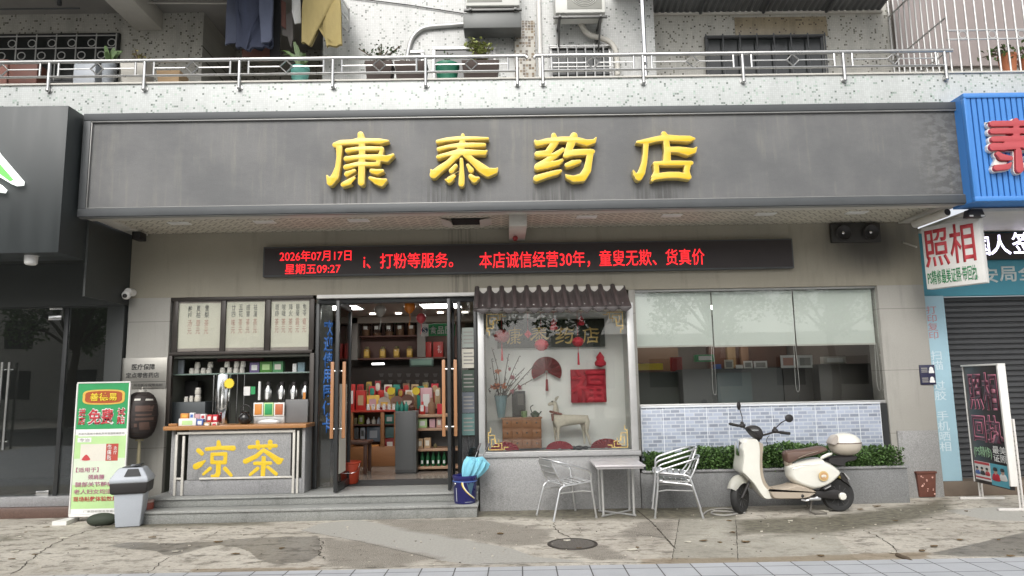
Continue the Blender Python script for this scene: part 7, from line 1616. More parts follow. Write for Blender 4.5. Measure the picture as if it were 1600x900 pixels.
# ================================================================== CHAIRS AND TABLE
def make_chair(label, group=None):
    t = thing('cafe_chair', label, 'chair', (0, 0, 0), group); r = .0125
    arm = [(.20, -.262, .44), (.197, -.265, .51), (.19, -.267, .56), (.155, -.268, .598), (.05, -.268, .638), (-.10, -.262, .69), (-.215, -.235, .726), (-.275, -.17, .742), (-.30, -.07, .748), (-.303, 0, .749)]
    arm = arm+[(a, -b, c) for a, b, c in arm[-2::-1]]
    mb = MB(); mb.tube(curve_pts(arm, 4), r, 10); mb.build('arm_frame', m_alu, t)
    for s in (-1, 1):
        mb = MB(); mb.tube([(.20, s*.262, .445), (.212, s*.263, .30), (.25, s*.268, .016)], r, 10); mb.cyl((.25, s*.268, 0), (.25, s*.268, .02), .015, n=10); mb.build('leg', m_alu, t)
        mb = MB(); mb.tube(curve_pts([(.215, s*.222, .452), (.0, s*.222, .432), (-.14, s*.222, .418), (-.195, s*.222, .39), (-.225, s*.225, .30), (-.30, s*.235, .016)], 4), r, 10); mb.cyl((-.302, s*.235, 0), (-.302, s*.235, .02), .015, n=10); mb.build('leg', m_alu, t)
        mb = MB(); mb.tube(curve_pts([(-.13, s*.205, .425), (-.19, s*.20, .50), (-.245, s*.19, .62), (-.288, s*.165, .735)], 4), .010, 8); mb.build('back_post', m_alu, t)
    mb = MB(); mb.tube([(.212, -.262, .33), (.10, -.225, .345), (-.214, -.222, .335)], .008, 6); mb.tube([(.212, .262, .33), (.10, .225, .345), (-.214, .222, .335)], .008, 6); mb.build('side_brace', m_alu_dull, t)
    mb = MB(); mb.tube([(.205, -.255, .44), (.225, -.215, .455), (.225, .215, .455), (.205, .255, .44)], .011, 8)
    for i in range(5):
        x = .165-.072*i; z = .462-.0085*i-.006*math.sin(i/4*math.pi)
        mb.box(x-.028, x+.028, -.214, .214, z-.004, z+.004, .003)
    mb.build('seat', m_alu, t)
    mb = MB()
    for i in range(3):
        f = i/2; x = -.207-.072*f; z = .545+.078*i
        t_ = bmesh.new(); bmesh.ops.create_cube(t_, size=1); bmesh.ops.bevel(t_, geom=list(t_.edges), offset=.05, segments=1, affect='EDGES')
        V = []
        n = 8
        for j in range(n+1):
            y = -.19+.38*j/n; bow = -.018*(1-(2*j/n-1)**2)
            V.append([mb.bm.verts.new((x+bow-.003, y, z-.03)), mb.bm.verts.new((x+bow-.012, y, z+.03)), mb.bm.verts.new((x+bow-.006, y, z+.03)), mb.bm.verts.new((x+bow+.003, y, z-.03))])
        t_.free()
        for A, Bq in zip(V, V[1:]):
            for k in range(4): mb.bm.faces.new((A[k], A[(k+1) % 4], Bq[(k+1) % 4], Bq[k]))
        mb.bm.faces.new(V[0]); mb.bm.faces.new(V[-1][::-1])
    mb.build('backrest', m_alu_dull, t); return t
c1 = make_chair('single aluminium armchair with slatted seat left of the small table', 'aluminium cafe chairs')
F1 = [Vector(gnd(865, 814)), Vector(gnd(928, 808)), Vector(gnd(848, 804))]
c1.location = (.73, 8.63, 0); c1.rotation_euler = (0, 0, math.radians(22)); c1.scale = (.98, .98, .91)
c2 = copy_tree(c1, (2.02, 8.58, 0), math.radians(168), 'lower aluminium armchair of the stacked pair, its legs on the ground')
c3 = copy_tree(c1, (1.995, 8.582, .105), math.radians(168), 'upper aluminium armchair of the stacked pair beside the scooter')
T = thing('cafe_table', 'small square metal topped table with thin legs between the chairs', 'table', (1.33, 8.6, 0))
tz_ = .625
mb = MB(); mb.box(-.29, .29, -.38, .40, tz_-.022, tz_, .006); mb.box(-.27, .27, -.36, .38, tz_-.045, tz_-.0225, .004)
tp = mb.build('tabletop', pm('matt_table_sheet', (.50, .48, .49), .4, .3, .06, 6), None); tp.parent = T
for sx in (-1, 1):
    for sy in (-1, 1):
        mb = MB(); mb.tube([(sx*.185, .09+sy*.16, tz_-.046), (sx*.18, .09+sy*.16, .02)], .016, 10); o = mb.build('leg', m_alu_dull, None); o.parent = T
mb = MB(); mb.tube([(-.20, -.09, .012), (.20, .27, .012)], .012, 6); mb.tube([(-.20, .27, .014), (.20, -.09, .014)], .012, 6); o = mb.build('foot_cross', m_alu_dull, None); o.parent = T
T.rotation_euler = (0, 0, math.radians(-1))

# ================================================================== SCOOTER
SY = 8.56
def S(zx, zy, Y=SY-.09): return at(1110+zx/4.285, 610+zy/4.285, Y)
def SP(P): return [S(a, b) for a, b in P]
gz_ = S(197, 822)[1]
SCO = thing('electric_scooter', 'cream retro electric scooter with brown seat and rear top box parked by the hedge', 'scooter', (3.4, SY, 0))
def S3(zx, zy, dy=0): a, b = S(zx, zy, SY+dy); return Vector((a, SY+dy, b))
RW = .19
rear = S3(850, 700); rear.z = RW
front = S3(197, 718); front.z = RW
head = S3(312, 320)
def wheel(c, R, wdt, yaw, nm='wheel'):
    M = Matrix.Translation(c) @ Matrix.Rotation(yaw, 4, 'Z') @ Matrix.Rotation(math.radians(90), 4, 'X')
    mb = MB(); prof = [(R*.70, -wdt*.42), (R*.80, -wdt*.5), (R*.93, -wdt*.46), (R*.985, -wdt*.3), (R, 0), (R*.985, wdt*.3), (R*.93, wdt*.46), (R*.80, wdt*.5), (R*.70, wdt*.42)]
    mb.lathe((0, 0, 0), prof, 48); mb.xform(M); w = mb.build(nm, m_tyre, SCO)
    mb = MB(); mb.lathe((0, 0, 0), [(.02, -wdt*.40), (R*.28, -wdt*.42), (R*.30, -wdt*.30), (R*.62, -wdt*.34), (R*.71, -wdt*.44), (R*.71, wdt*.44), (R*.62, wdt*.34), (R*.3, wdt*.30), (.02, wdt*.40)], 32)
    mb.xform(M); mb.build('rim', m_darkplastic, w)
    mb = MB()
    for i in range(10):
        a = 2*math.pi*i/10; mb.tube([M @ Vector((R*.25*math.cos(a), R*.25*math.sin(a), wdt*.36)), M @ Vector((R*.64*math.cos(a+.15), R*.64*math.sin(a+.15), wdt*.40))], .006, 6)
    mb.build('spoke', pm('dark_alloy', (.10, .10, .10), .4, .7) if 'dark_alloy' not in bpy.data.materials else bpy.data.materials['dark_alloy'], w); return w
STEER = math.radians(48)
wheel(front, RW-.0, .085, STEER); wheel(rear, RW, .095, 0)
# leg shield / front column
P = SP([(215, 345), (240, 326), (290, 321), (315, 336), (322, 400), (319, 500), (330, 575), (362, 640), (420, 682), (452, 697), (448, 714), (420, 727), (374, 731), (335, 700), (275, 622), (220, 565), (193, 535), (203, 450), (200, 380)])
zlo, zhi = S(0, 730)[1], S(0, 320)[1]
def wf(x, z): t = (z-zlo)/(zhi-zlo); return .62+.55*math.sin(max(0, min(1, t))*math.pi*.85)
mb = MB(); mb.pillow(P, SY, .155, .014, 6, n=76, wfun=wf); mb.build('front_shield', m_creampaint, SCO)
P = SP([(296, 345), (336, 349), (346, 372), (338, 430), (337, 500), (350, 575), (380, 630), (430, 664), (457, 690), (430, 706), (380, 694), (325, 640), (296, 560), (290, 450)])
mb = MB(); mb.pillow(P, SY, .138, .006, 4, n=56, wfun=wf); mb.build('inner_panel', m_beige, SCO)
mb = MB(); P = SP([(205, 350), (218, 352), (226, 385), (222, 425), (208, 430), (200, 395)]); mb.pillow(P, SY, .085, .012, 4); mb.build('headlight', pm('headlight_lens', (.20, .20, .19), .12), SCO)
mb = MB(); P = SP([(198, 345), (206, 345), (203, 432), (196, 430)]); mb.pillow(P, SY, .05, .006, 3); mb.build('headlight_rim', m_chrome, SCO)
# front fender following the steered wheel
M = Matrix.Translation(front) @ Matrix.Rotation(STEER*.8, 4, 'Z')
V = []
mb = MB(); mats = []
for i in range(15):
    a = math.radians(153-i*132/14); ring = []
    taper = .72+.28*math.sin(i/14*math.pi)
    for j in range(13):
        b = math.pi*(j/12); rr_ = RW*1.02+.05*math.sin(b)*taper-.04*(1-math.sin(b)); yy = -.078*math.cos(b)*taper
        ring.append(mb.bm.verts.new(M @ Vector((rr_*math.cos(a)*1.02, yy, rr_*math.sin(a)+.015))))
    V.append(ring)
for A, Bq in zip(V, V[1:]):
    for j in range(12): mb.bm.faces.new((A[j], A[j+1], Bq[j+1], Bq[j]))
bmesh.ops.solidify(mb.bm, geom=list(mb.bm.faces), thickness=-.006)
mb.build('front_fender', m_creampaint, SCO, ang=60)
mb = MB()
for s in (-1, 1): mb.tube([front+Vector((0.0, s*.07, 0)), S3(262, 610, s*.06), S3(285, 520, s*.03)], .018, 8)
mb.build('fork', m_darkplastic, SCO)
# floorboard
P = SP([(372, 655), (400, 660), (450, 652), (520, 640), (568, 626), (630, 640), (690, 665), (702, 684), (655, 716), (600, 727), (500, 729), (430, 727), (400, 712)])
mb = MB(); mb.pillow(P, SY, .150, .022, 5); mb.build('footboard', m_beige, SCO)
# rear body
P = SP([(524, 512), (545, 497), (600, 478), (660, 462), (735, 452), (765, 470), (805, 488), (850, 520), (874, 552), (835, 600), (775, 640), (700, 664), (640, 656), (575, 628), (535, 590), (526, 550)])
xr0 = S(524, 0)[0]; xr1 = S(874, 0)[0]
def wr(x, z): t = (x-xr0)/(xr1-xr0); return .72+.42*math.sin(min(1, max(0, t*.9+.05))*math.pi)
mb = MB(); mb.pillow(P, SY, .165, .055, 8, n=80, wfun=wr); mb.build('rear_body', m_creampaint, SCO)
P = SP([(512, 440), (528, 425), (560, 440), (560, 500), (530, 512), (518, 500)]); mb = MB(); mb.pillow(P, SY, .06, .02, 4); mb.build('seat_base', m_beige, SCO)
# seat
P = SP([(507, 428), (520, 408), (560, 402), (640, 396), (700, 386), (760, 376), (782, 390), (780, 408), (742, 424), (690, 440), (610, 460), (548, 492), (520, 488), (510, 460)])
mb = MB(); mb.pillow(P, SY, .125, .030, 7, n=70, wfun=lambda x, z: .7+.4*min(1, max(0, (x-xr0)/(.35*(xr1-xr0))))); seat = mb.build('seat', m_seat, SCO)
mb = MB(); mb.tube([S3(590, 452, -.118), S3(650, 428, -.135), S3(720, 408, -.128), S3(775, 396, -.10)], .003, 5); mb.build('piping', m_beige, seat)
# grab rail, rack, box
mb = MB()
for s in (-1, 1): mb.tube([S3(738, 455, s*.11), S3(752, 446, s*.12), S3(795, 428, s*.12), S3(808, 424, s*.115)], [.010, .020, .020, .012], 10)
mb.tube([S3(806, 426, -.11), S3(815, 422, 0), S3(806, 426, .11)], .014, 8); mb.build('grab_rail', m_creampaint, SCO)
mb = MB(); P = SP([(790, 455), (830, 445), (975, 438), (978, 470), (915, 485), (910, 510), (880, 512), (800, 490)]); mb.pillow(P, SY, .09, .015, 3); mb.build('box_carrier', m_darkplastic, SCO)
P = SP([(790, 358), (800, 325), (828, 298), (870, 280), (920, 281), (965, 300), (992, 330), (1003, 362), (1000, 400), (980, 428), (930, 438), (870, 437), (830, 425), (806, 395)])
TBX = MB()
xm = (P[0][0]+P[7][0])/2; cb = S3(898, 360); ra = (S(1003, 0)[0]-S(790, 0)[0])/2; rb = (S(0, 280)[1]-S(0, 438)[1])/2
seam = S(0, 372)[1]
def sup(zlo_, zhi_, n=28, m=14):
    mb = MB(); V = []
    for i in range(m+1):
        z = zlo_+(zhi_-zlo_)*i/m; t = (z-cb.z)/rb; t = max(-.9995, min(.9995, t)); k_ = (1-abs(t)**2.15)**(1/2.15)
        V.append([mb.bm.verts.new((cb.x+ra*k_*math.cos(a), SY+.165*k_*math.sin(a), z)) for a in np.linspace(0, 2*math.pi, n+1)[:-1]])
    for A, Bq in zip(V, V[1:]):
        for j in range(n): mb.bm.faces.new((A[j], A[(j+1) % n], Bq[(j+1) % n], Bq[j]))
    mb.bm.faces.new(V[0][::-1]); mb.bm.faces.new(V[-1]); return mb
tb = sup(seam+.004, cb.z+rb).build('top_box', m_creampaint, SCO); sup(cb.z-rb, seam-.004).build('box_base', pm('pale_beige_plastic', (.50, .45, .38), .35, 0, .05, 4), tb)
mb = MB(); mb.tube([(cb.x+ra*.985*math.cos(a), SY+.165*.985*math.sin(a), seam) for a in np.linspace(0, 2*math.pi, 41)[:-1]], .006, 6, True); mb.build('seam', m_seat, tb)
mb = MB(); mb.pillow(SP([(793, 355), (803, 326), (822, 302), (842, 298), (848, 330), (838, 358), (815, 366)]), SY-.07, .07, .01, 4); mb.build('box_sheen', pm('dull_grey_sheen', (.40, .36, .32), .3), tb)  # grey reflection on the box side, shaped as a raised patch
# tail
mb = MB(); P = SP([(868, 552), (890, 556), (915, 580), (946, 640), (938, 646), (915, 625), (880, 600)]); mb.pillow(P, SY, .075, .008, 3); mb.build('rear_fender', m_darkplastic, SCO)
mb = MB(); P = SP([(870, 568), (885, 566), (892, 590), (880, 598), (868, 585)]); mb.pillow(P, SY, .07, .01, 3); mb.build('tail_light', pm('amber_tail_lens', (.42, .33, .10), .2), SCO)
mb = MB(); P = SP([(893, 555), (905, 555), (934, 592), (925, 598)]); mb.pillow(P, SY, .09, .004, 2); mb.build('number_plate', m_alu_dull, SCO)
# swing arm and hub
mb = MB(); P = SP([(690, 672), (760, 668), (830, 660), (880, 675), (884, 715), (850, 728), (760, 722), (700, 716)]); mb.pillow(P, SY-.085, .03, .012, 4); mb.build('swing_arm', m_darkplastic, SCO)
mb = MB(); hc_ = S3(852, 698); mb.tube([hc_+Vector((0, -.105, 0)), hc_+Vector((0, -.135, 0)), hc_+Vector((0, -.142, 0))], [.045, .043, .034], 20); mb.build('hub_cap', m_creampaint, SCO)
mb = MB(); mb.tube([S3(700, 718, -.10), S3(760, 640, -.06)], .016, 8); mb.build('shock_absorber', m_darkplastic, SCO)
# stand, pedal
mb = MB(); mb.tube([S3(612, 732, -.12), S3(640, 738, -.16), S3(718, 716, -.16)], .013, 8); mb.box(S(640, 735)[0], S(715, 735)[0], SY-.20, SY-.15, S(0, 742)[1], S(0, 725)[1], .006); mb.build('foot_peg', m_alu, SCO)
mb = MB(); a = S3(678, 740, -.08); b = S3(668, 805, -.16); b.z = .03; c_ = S3(700, 815, -.18); c_.z = .012; d_ = S3(780, 825, -.18); d_.z = .012; mb.tube([a, b, c_, d_], .012, 8)
mb.build('side_stand', m_iron, SCO)
mb = MB(); q_ = S3(645, 735, .08); mb.tube([q_, Vector((q_.x+.02, q_.y+.03, .014))], .012, 8); mb.build('stand_leg', m_iron, SCO)
# stickers
mb = MB(); c_ = S3(710, 560); bodyw = -.165*wr(c_.x, c_.z); mb.lathe((c_.x, SY+bodyw-.0005, c_.z), [(.002, 0), (.058, 0), (.058, .004), (.002, .006)], 28, Matrix.Rotation(math.radians(90), 4, 'X')); st_ = mb.build('round_sticker', pm('gold_sticker_print', (.60, .44, .20), .4, 0, .2, 40), SCO)
mb = MB(); mb.lathe((c_.x, SY+bodyw-.007, c_.z), [(.002, 0), (.044, 0), (.044, .001), (.002, .001)], 24, Matrix.Rotation(math.radians(90), 4, 'X')); mb.build('sticker_centre', pm('sticker_centre_print', (.50, .30, .14), .4, 0, .45, 45), st_)
for k in range(3): mb = MB(); mb.ball((c_.x-.018+.018*k, SY+bodyw-.009, c_.z+.004*(k % 2)), .012, .002, .016, 8); mb.build('sticker_mark', m_cream, st_)
mb = MB(); p0, p1 = S3(716, 648), S3(764, 622); yb_ = SY-.165*wr(p0.x, p0.z)*.83-.012
mb.tube([(p0.x, yb_, p0.z), (p1.x, yb_, p1.z)], .018, 10); bd = mb.build('side_badge', m_darkplastic, SCO); mb = MB(); mb.tube([(p0.x+.01, yb_-.016, p0.z+.005), (p1.x-.01, yb_-.016, p1.z-.005)], .006, 6); mb.build('badge_letters', m_alu, bd)
for (u, v) in ((531, 555), (533, 578)): mb = MB(); q_ = S3(u, v); mb.ball((q_.x-.005, SY-.05, q_.z), .012, n=8); mb.build('lock', m_darkplastic, SCO)
mb = MB(); q_ = S3(582, 694); mb.ball((q_.x, SY-.146, q_.z), .022, .01, .022, 10); mb.build('charge_port', m_darkplastic, SCO)
# handlebar
hb = S3(325, 300); 
mb = MB(); mb.cyl(S3(318, 345), hb, .022, n=12); mb.pillow(SP([(255, 262), (275, 240), (320, 237), (352, 258), (366, 300), (350, 332), (318, 328), (285, 305)]), SY, .085, .035, 5); mb.build('dash_hood', m_darkplastic, SCO)
mb = MB(); mb.pillow(SP([(278, 262), (320, 262), (322, 272), (285, 274)]), SY-.075, .012, .004, 2); mb.build('dash_glint', pm('pale_glint_strip', (.25, .26, .26), .15), SCO)  # highlight on the dash hood, drawn as a pale strip
ang = STEER+math.radians(10)
Lg = Vector((math.sin(ang), -math.cos(ang), 0))     # towards the left grip (nearer the viewer)
def hp(t, dz=0., fwd=0.): return hb+Lg*t+Vector((-math.cos(ang)*fwd, -math.sin(ang)*fwd, dz+(max(0, -t)*.30)))
for s in (-1, 1):
    mb = MB(); mb.tube(curve_pts([hp(0, -.01), hp(s*.10, .015), hp(s*.18, .04), hp(s*.24, .035, -.01)], 4), .012, 8); mb.build('handlebar', m_darkplastic, SCO)
    mb = MB(); mb.tube([hp(s*.235, .037, -.01), hp(s*.245, .037, -.01), hp(s*.345, .025, -.035), hp(s*.355, .024, -.037)], [.014, .018, .018, .013], 10); mb.build('grip', m_tyre, SCO)
    mb = MB(); p_ = hp(s*.19, .055, .0); mb.ball(p_, .040, .036, .030, 12); mb.ball(p_+Vector((0, 0, .03)), .022, .022, .022, 10); mb.tube([hp(s*.20, .05, .03), hp(s*.27, .045, .055), hp(s*.34, .035, .05)], [.008, .007, .005], 6); mb.build('brake_lever', m_darkplastic, SCO)
def mirror(root_, stalk, cen, rx, rz, yaw):
    mb = MB(); mb.tube([root_, stalk, cen], .006, 8); mb.xform(Matrix()); a = mb.build('mirror_stalk', m_darkplastic, SCO)
    mb = MB(); mb.ball((0, 0, 0), rx, .022, rz, 20); mb.xform(Matrix.Translation(cen) @ Matrix.Rotation(yaw, 4, 'Z')); mm = mb.build('mirror', m_darkplastic, SCO)
pr_ = hp(-.19, .08); cenR = Vector((S(190, 103, SY+.16)[0], SY+.16, S(190, 103, SY+.16)[1])); mirror(pr_, pr_.lerp(cenR, .5)+Vector((.02, 0, -.03)), cenR, .055, .052, math.radians(58))
pl_ = hp(.19, .08); cenL = Vector((S(527, 187, SY-.2)[0], SY-.2, S(527, 187, SY-.2)[1])); mirror(pl_, pl_.lerp(cenL, .5)+Vector((-.01, 0, .01)), cenL, .056, .047, math.radians(15))
mb = MB(); mb.tube(curve_pts([hp(.12, .0), S3(375, 330, -.06), S3(383, 362, -.05), S3(360, 380, -.02)], 5), .004, 6); mb.tube(curve_pts([hp(-.1, .0), S3(345, 290, .05), S3(340, 330, .02)], 5), .004, 6); mb.build('cable', m_darkplastic, SCO)

# seams, floor mat
mb = MB(); mb.tube([S3(535, 520, -.142), S3(600, 505, -.163), S3(690, 495, -.170), S3(770, 508, -.160), S3(840, 545, -.125)], .0022, 4); mb.build('panel_seam', m_seat, SCO)
# ================================================================== BALCONY RAILINGS
def railing(posts, label, us, ue, vtop, Y=BY-.03):
    """posts: picture columns of the posts"""
    zr = 5.70; zl = 5.50
    X = [at(u, 110, Y)[0] for u in posts]; xa, xb = at(us, 95, Y)[0], at(ue, 90, Y)[0]
    t = thing('balcony_railing', label, 'railing', ((xa+xb)/2, Y, 5.3))
    mb = MB(); mb.tube([(xa, Y, zr-.03 if us > 0 and us < 860 and us > 830 else zr), (xa+.03, Y, zr), (xb-.03, Y, zr), (xb, Y, zr-.03 if ue < 840 else zr)], .026, 10); mb.build('top_rail', m_rail, t)
    for x in X:
        mb = MB(); mb.tube([(x, Y, zr-.02), (x, Y, 5.335)], .021, 10); mb.tube([(x, Y, 5.355), (x, BY-.002, 5.335)], .02, 8); mb.ball((x, Y, 5.325), .028, n=10); mb.cyl((x, BY-.012, 5.335), (x, BY-.001, 5.335), .042, n=14); mb.build('post', m_rail, t)
    for a, b in zip(X, X[1:]):
        a2, b2 = a+.115, b-.115; c = (a2+b2)/2; zm = (zl+zr)/2+.0
        mb = MB(); 
        mb.cyl((a2, Y, zl), (a2, Y, zr-.02), .014, n=8); mb.cyl((b2, Y, zl), (b2, Y, zr-.02), .014, n=8)
        mb.cyl((a2, Y, zm), (c-.08, Y, zm), .009, n=6); mb.cyl((c+.08, Y, zm), (b2, Y, zm), .009, n=6)
        mb.tube([(c-.08, Y, zm), (c, Y, zm+.08), (c+.08, Y, zm), (c, Y, zm-.08)], .012, 6, True); mb.build('diamond_panel', m_rail, t)
    mb = MB(); mb.cyl((X[0], Y, zl), (X[-1], Y, zl), .016, n=8)
    mb.build('lower_rail', m_rail, t)
    return t
railing([-222, -72, 77, 226, 374, 520, 665, 808], 'long stainless balcony railing with diamond panels left of the brown tiled pier', -230, 824, 95)
railing([848, 1005, 1161, 1319, 1478], 'shorter stainless balcony railing with diamond panels right of the brown tiled pier', 834, 1489, 88)
# ================================================================== AIR CONDITIONERS
def aircon(u0, u1, vb, label, Yf, grille_u, brk_v):
    xa, zb = at(u0, vb, Yf); xb, _ = at(u1, vb, Yf); t = thing('air_conditioner', label, 'air conditioner', ((xa+xb)/2, Yf, zb), 'outdoor air conditioner units')
    mb = MB(); mb.box(xa, xb, Yf, Yf+.32, zb, zb+.58, .012); mb.build('casing', m_acwhite, t)
    gc = at(grille_u, vb-20, Yf)[0]; mb = MB(); mb.box(gc-.24, gc+.24, Yf-.006, Yf-.001, zb+.05, zb+.53, .01); g = mb.build('grille', m_acgrille, t)
    mb = MB()
    for i in range(1, 9): mb.tube([(gc+.025*i*math.cos(a), Yf-.012, zb+.29+.025*i*math.sin(a)) for a in np.linspace(0, 2*math.pi, 24)[:-1]], .004, 4, True)
    mb.build('fan_guard', m_acwhite, g)
    mb = MB(); zz_ = zb-.03
    for x in (xa+.06, xb-.06):
        mb.box(x-.018, x+.018, Yf+.0, WY-.33, zz_-.03, zz_, .003); mb.tube([(x, Yf+.04, zz_-.03), (x, WY-.335, zz_-.36)], .014, 6); mb.box(x-.018, x+.018, WY-.36, WY-.331, zz_-.45, zz_-.031, .003)
    mb.box(xa-.03, xb+.03, Yf+.02, Yf+.06, zz_-.03, zz_-.001, .003); mb.build('wall_bracket', pm('bracket_steel', (.16, .16, .155), .5, .6) if 'bracket_steel' not in bpy.data.materials else bpy.data.materials['bracket_steel'], t)
    return t, xa, xb, zb
t1, xa1, xb1, zb1 = aircon(728, 812, 9, 'left air conditioner unit on a steel bracket above the balcony', WY-.75, 757, 55)
t2, xa2, xb2, zb2 = aircon(868, 946, 20, 'right air conditioner unit beside the ribbed awning', WY-.75, 913, 60)
mb = MB(); mb.box(xa1-.04, xb1+.02, WY-.70, WY-.40, zb1-.30, zb1-.07, .01); o = mb.build('drip_tray', pm('grey_tray', (.14, .145, .14), .5, .3), t1)
Yh = WY-.36
mb = MB(); mb.tube(curve_pts([(at(u, v, Yh)[0], Yh, at(u, v, Yh)[1]) for u, v in ((733, 37), (700, 40), (672, 42), (655, 48), (643, 62), (637, 85), (636, 100))], 6), .032, 10); tag1(mb, 'aircon_pipe', m_alu_dull, 'grey insulated pipe arching left from the left air conditioner', 'pipe')
Yh = WY-.42
pts = curve_pts([(at(u, v, Yh)[0], Yh, at(u, v, Yh)[1]) for u, v in ((905, 30), (910, 42), (920, 54), (940, 60), (955, 68), (963, 85), (965, 118))], 8)
mb = MB(); mb.tube(pts, [.036+.006*(i % 2) for i in range(len(pts))], 10); tag1(mb, 'aircon_duct', m_dirtwhite, 'pale ribbed duct curving down from the right air conditioner', 'duct')
Yc = WY-.34
mb = MB(); mb.tube([(at(u, v, Yc)[0], Yc, at(u, v, Yc)[1]) for u, v in ((545, -4), (640, 8), (724, 21))], .008, 5); tag1(mb, 'overhead_wire', m_darkplastic, 'thin black wire sloping across the bright tiled wall', 'wire')
# ================================================================== WASHING
Yp = 8.95
def garment(name, label, cat, poly, Y, th, mat, folds=9, amp=.022, seedv=1, split=None):
    rnd = random.Random(seedv); P = [at(u, v, Y) for u, v in poly]
    bm = bmesh.new(); vs = [bm.verts.new((x, 0, z)) for x, z in P]; bm.faces.new(vs)
    bmesh.ops.triangulate(bm, faces=bm.faces)
    for _ in range(4): 
        long_ = [e for e in bm.edges if e.calc_length() > .05]
        if long_: bmesh.ops.subdivide_edges(bm, edges=long_, cuts=1)
    xs = [p[0] for p in P]; w = max(xs)-min(xs); ph = rnd.random()*6; ztop = max(p[1] for p in P)
    bmesh.ops.solidify(bm, geom=list(bm.faces), thickness=th)
    for v in bm.verts:
        f = (v.co.x-min(xs))/w; dn = ztop-v.co.z
        v.co.y += Y+amp*math.sin(f*folds*2.2+ph+.8*math.sin(v.co.z*5))*(min(1, .3+dn))+.01*math.sin(v.co.z*13+f*4)
    mb = MB(); mb.bm = bm; return tag1(mb, name, mat, label, cat)
garment('hanging_jacket', 'navy jacket hanging on the line, left of the slate blue shirt', 'jacket', [(368, -40), (428, -40), (426, 70), (421, 76), (386, 80), (369, 75)], Yp, .05, m_denim, 10, .05, 2)
garment('hanging_shirt', 'slate blue shirt hanging partly behind the navy jacket', 'shirt', [(358, -40), (374, -40), (372, 66), (352, 71)], Yp+.12, .03, m_bluecloth, 4, .02, 3)
garment('hanging_shirt', 'dark blue shirt hanging right of the navy jacket', 'shirt', [(404, -40), (429, -40), (426, 62), (410, 70)], Yp-.10, .03, m_bluecloth, 4, .025, 4)
garment('hanging_garment', 'long black garment hanging between the blue shirt and the grey cloth', 'garment', [(425, -40), (440, -40), (438, 95), (424, 92)], Yp+.15, .04, m_darkcloth, 4, .02, 5)
garment('hanging_cloth', 'pale grey cloth hanging between black garment and yellow trousers', 'cloth', [(441, 28), (457, 18), (459, 62), (455, 76), (450, 58), (441, 55)], Yp+.25, .02, m_greycloth, 3, .02, 6)
garment('hanging_cloth', 'dusty red cloth hanging deep under the laundry', 'cloth', [(378, 78), (427, 74), (426, 96), (380, 96)], Yp+.4, .02, m_pinkcloth, 4, .02, 7)
garment('hanging_garment', 'black vest hanging just left of the yellow trousers', 'garment', [(458, -40), (475, -40), (472, 20), (468, 34), (460, 24)], Yp+.05, .03, m_darkcloth, 3, .02, 8)
garment('hanging_trousers', 'yellow khaki trousers hanging wide from the balcony line', 'trousers', [(477, -20), (532, -20), (534, 20), (536, 73), (525, 72), (512, 76), (508, 60), (498, 25), (494, 40), (488, 60), (484, 74), (472, 68), (473, 40)], Yp-.05, .05, m_khaki, 10, .045, 9)
garment('hanging_shirt', 'dusty pink shirt sleeve hanging between the black garment and grey cloth', 'shirt', [(436, 0), (447, 5), (446, 45), (438, 40)], Yp+.2, .02, m_pinkcloth, 2, .02, 12)
garment('hanging_cloth', 'white vest hanging behind the yellow trousers', 'cloth', [(456, -30), (470, -30), (468, 12), (470, 36), (462, 40), (457, 20)], Yp+.02, .02, m_paper, 2, .02, 13)
za_ = at(440, -30, Yp)[1]; mb = MB(); mb.cyl((at(330, 0, Yp)[0], Yp, za_), (at(545, 0, Yp)[0], Yp, za_), .015, n=8); tag1(mb, 'clothes_pole', m_steel, 'steel clothes pole carrying the washing above the balcony', 'pole')
mb = MB(); mb.cyl((at(-40, 15, 9.2)[0], 9.2, at(-40, 15, 9.2)[1]), (at(124, 13, 9.2)[0], 9.2, at(124, 13, 9.2)[1]), .014, n=6); mb.cyl((at(93, 8, 9.2)[0], 9.2, at(93, 8, 9.2)[1]), (at(93, -20, 9.2)[0], 9.2, at(93, -20, 9.2)[1]), .03, n=8); tag1(mb, 'clothes_rod', m_trim, 'thin dark clothes rod under the upper left slab', 'rod')
mb = MB(); y0 = at(222, 5, 9.3); y1 = at(358, 5.5, 9.3); mb.cyl((y0[0], 9.3, y0[1]), (y1[0], 9.3, y1[1]), .010, n=6); tag1(mb, 'clothes_rod', m_dirtwhite, 'thin pale rod right of the cantilever beam', 'rod')
# open casement
CS = thing('open_casement', 'open metal casement window beside the yellow trousers', 'window', (at(534, 20, WY-.4)[0], WY-.4, 6.5))
a = at(530, -10, WY-.35); b = at(545, 15, WY-.9); c = at(545, 50, WY-.9); d = at(532, 40, WY-.35)
mb = MB(); mb.tube([(a[0], WY-.35, a[1]), (b[0], WY-.9, b[1]), (c[0], WY-.9, c[1]), (d[0], WY-.35, d[1])], .016, 6, True); mb.tube([((a[0]+d[0])/2, WY-.35, (a[1]+d[1])/2), ((b[0]+c[0])/2, WY-.9, (b[1]+c[1])/2)], .012, 6); mb.build('frame', m_alu_dull, CS)
mb = MB(); mb.face([(a[0], WY-.35, a[1]), (b[0], WY-.9, b[1]), (c[0], WY-.9, c[1]), (d[0], WY-.35, d[1])]); bmesh.ops.solidify(mb.bm, geom=list(mb.bm.faces), thickness=.006); mb.build('pane', m_glass_dk, CS)
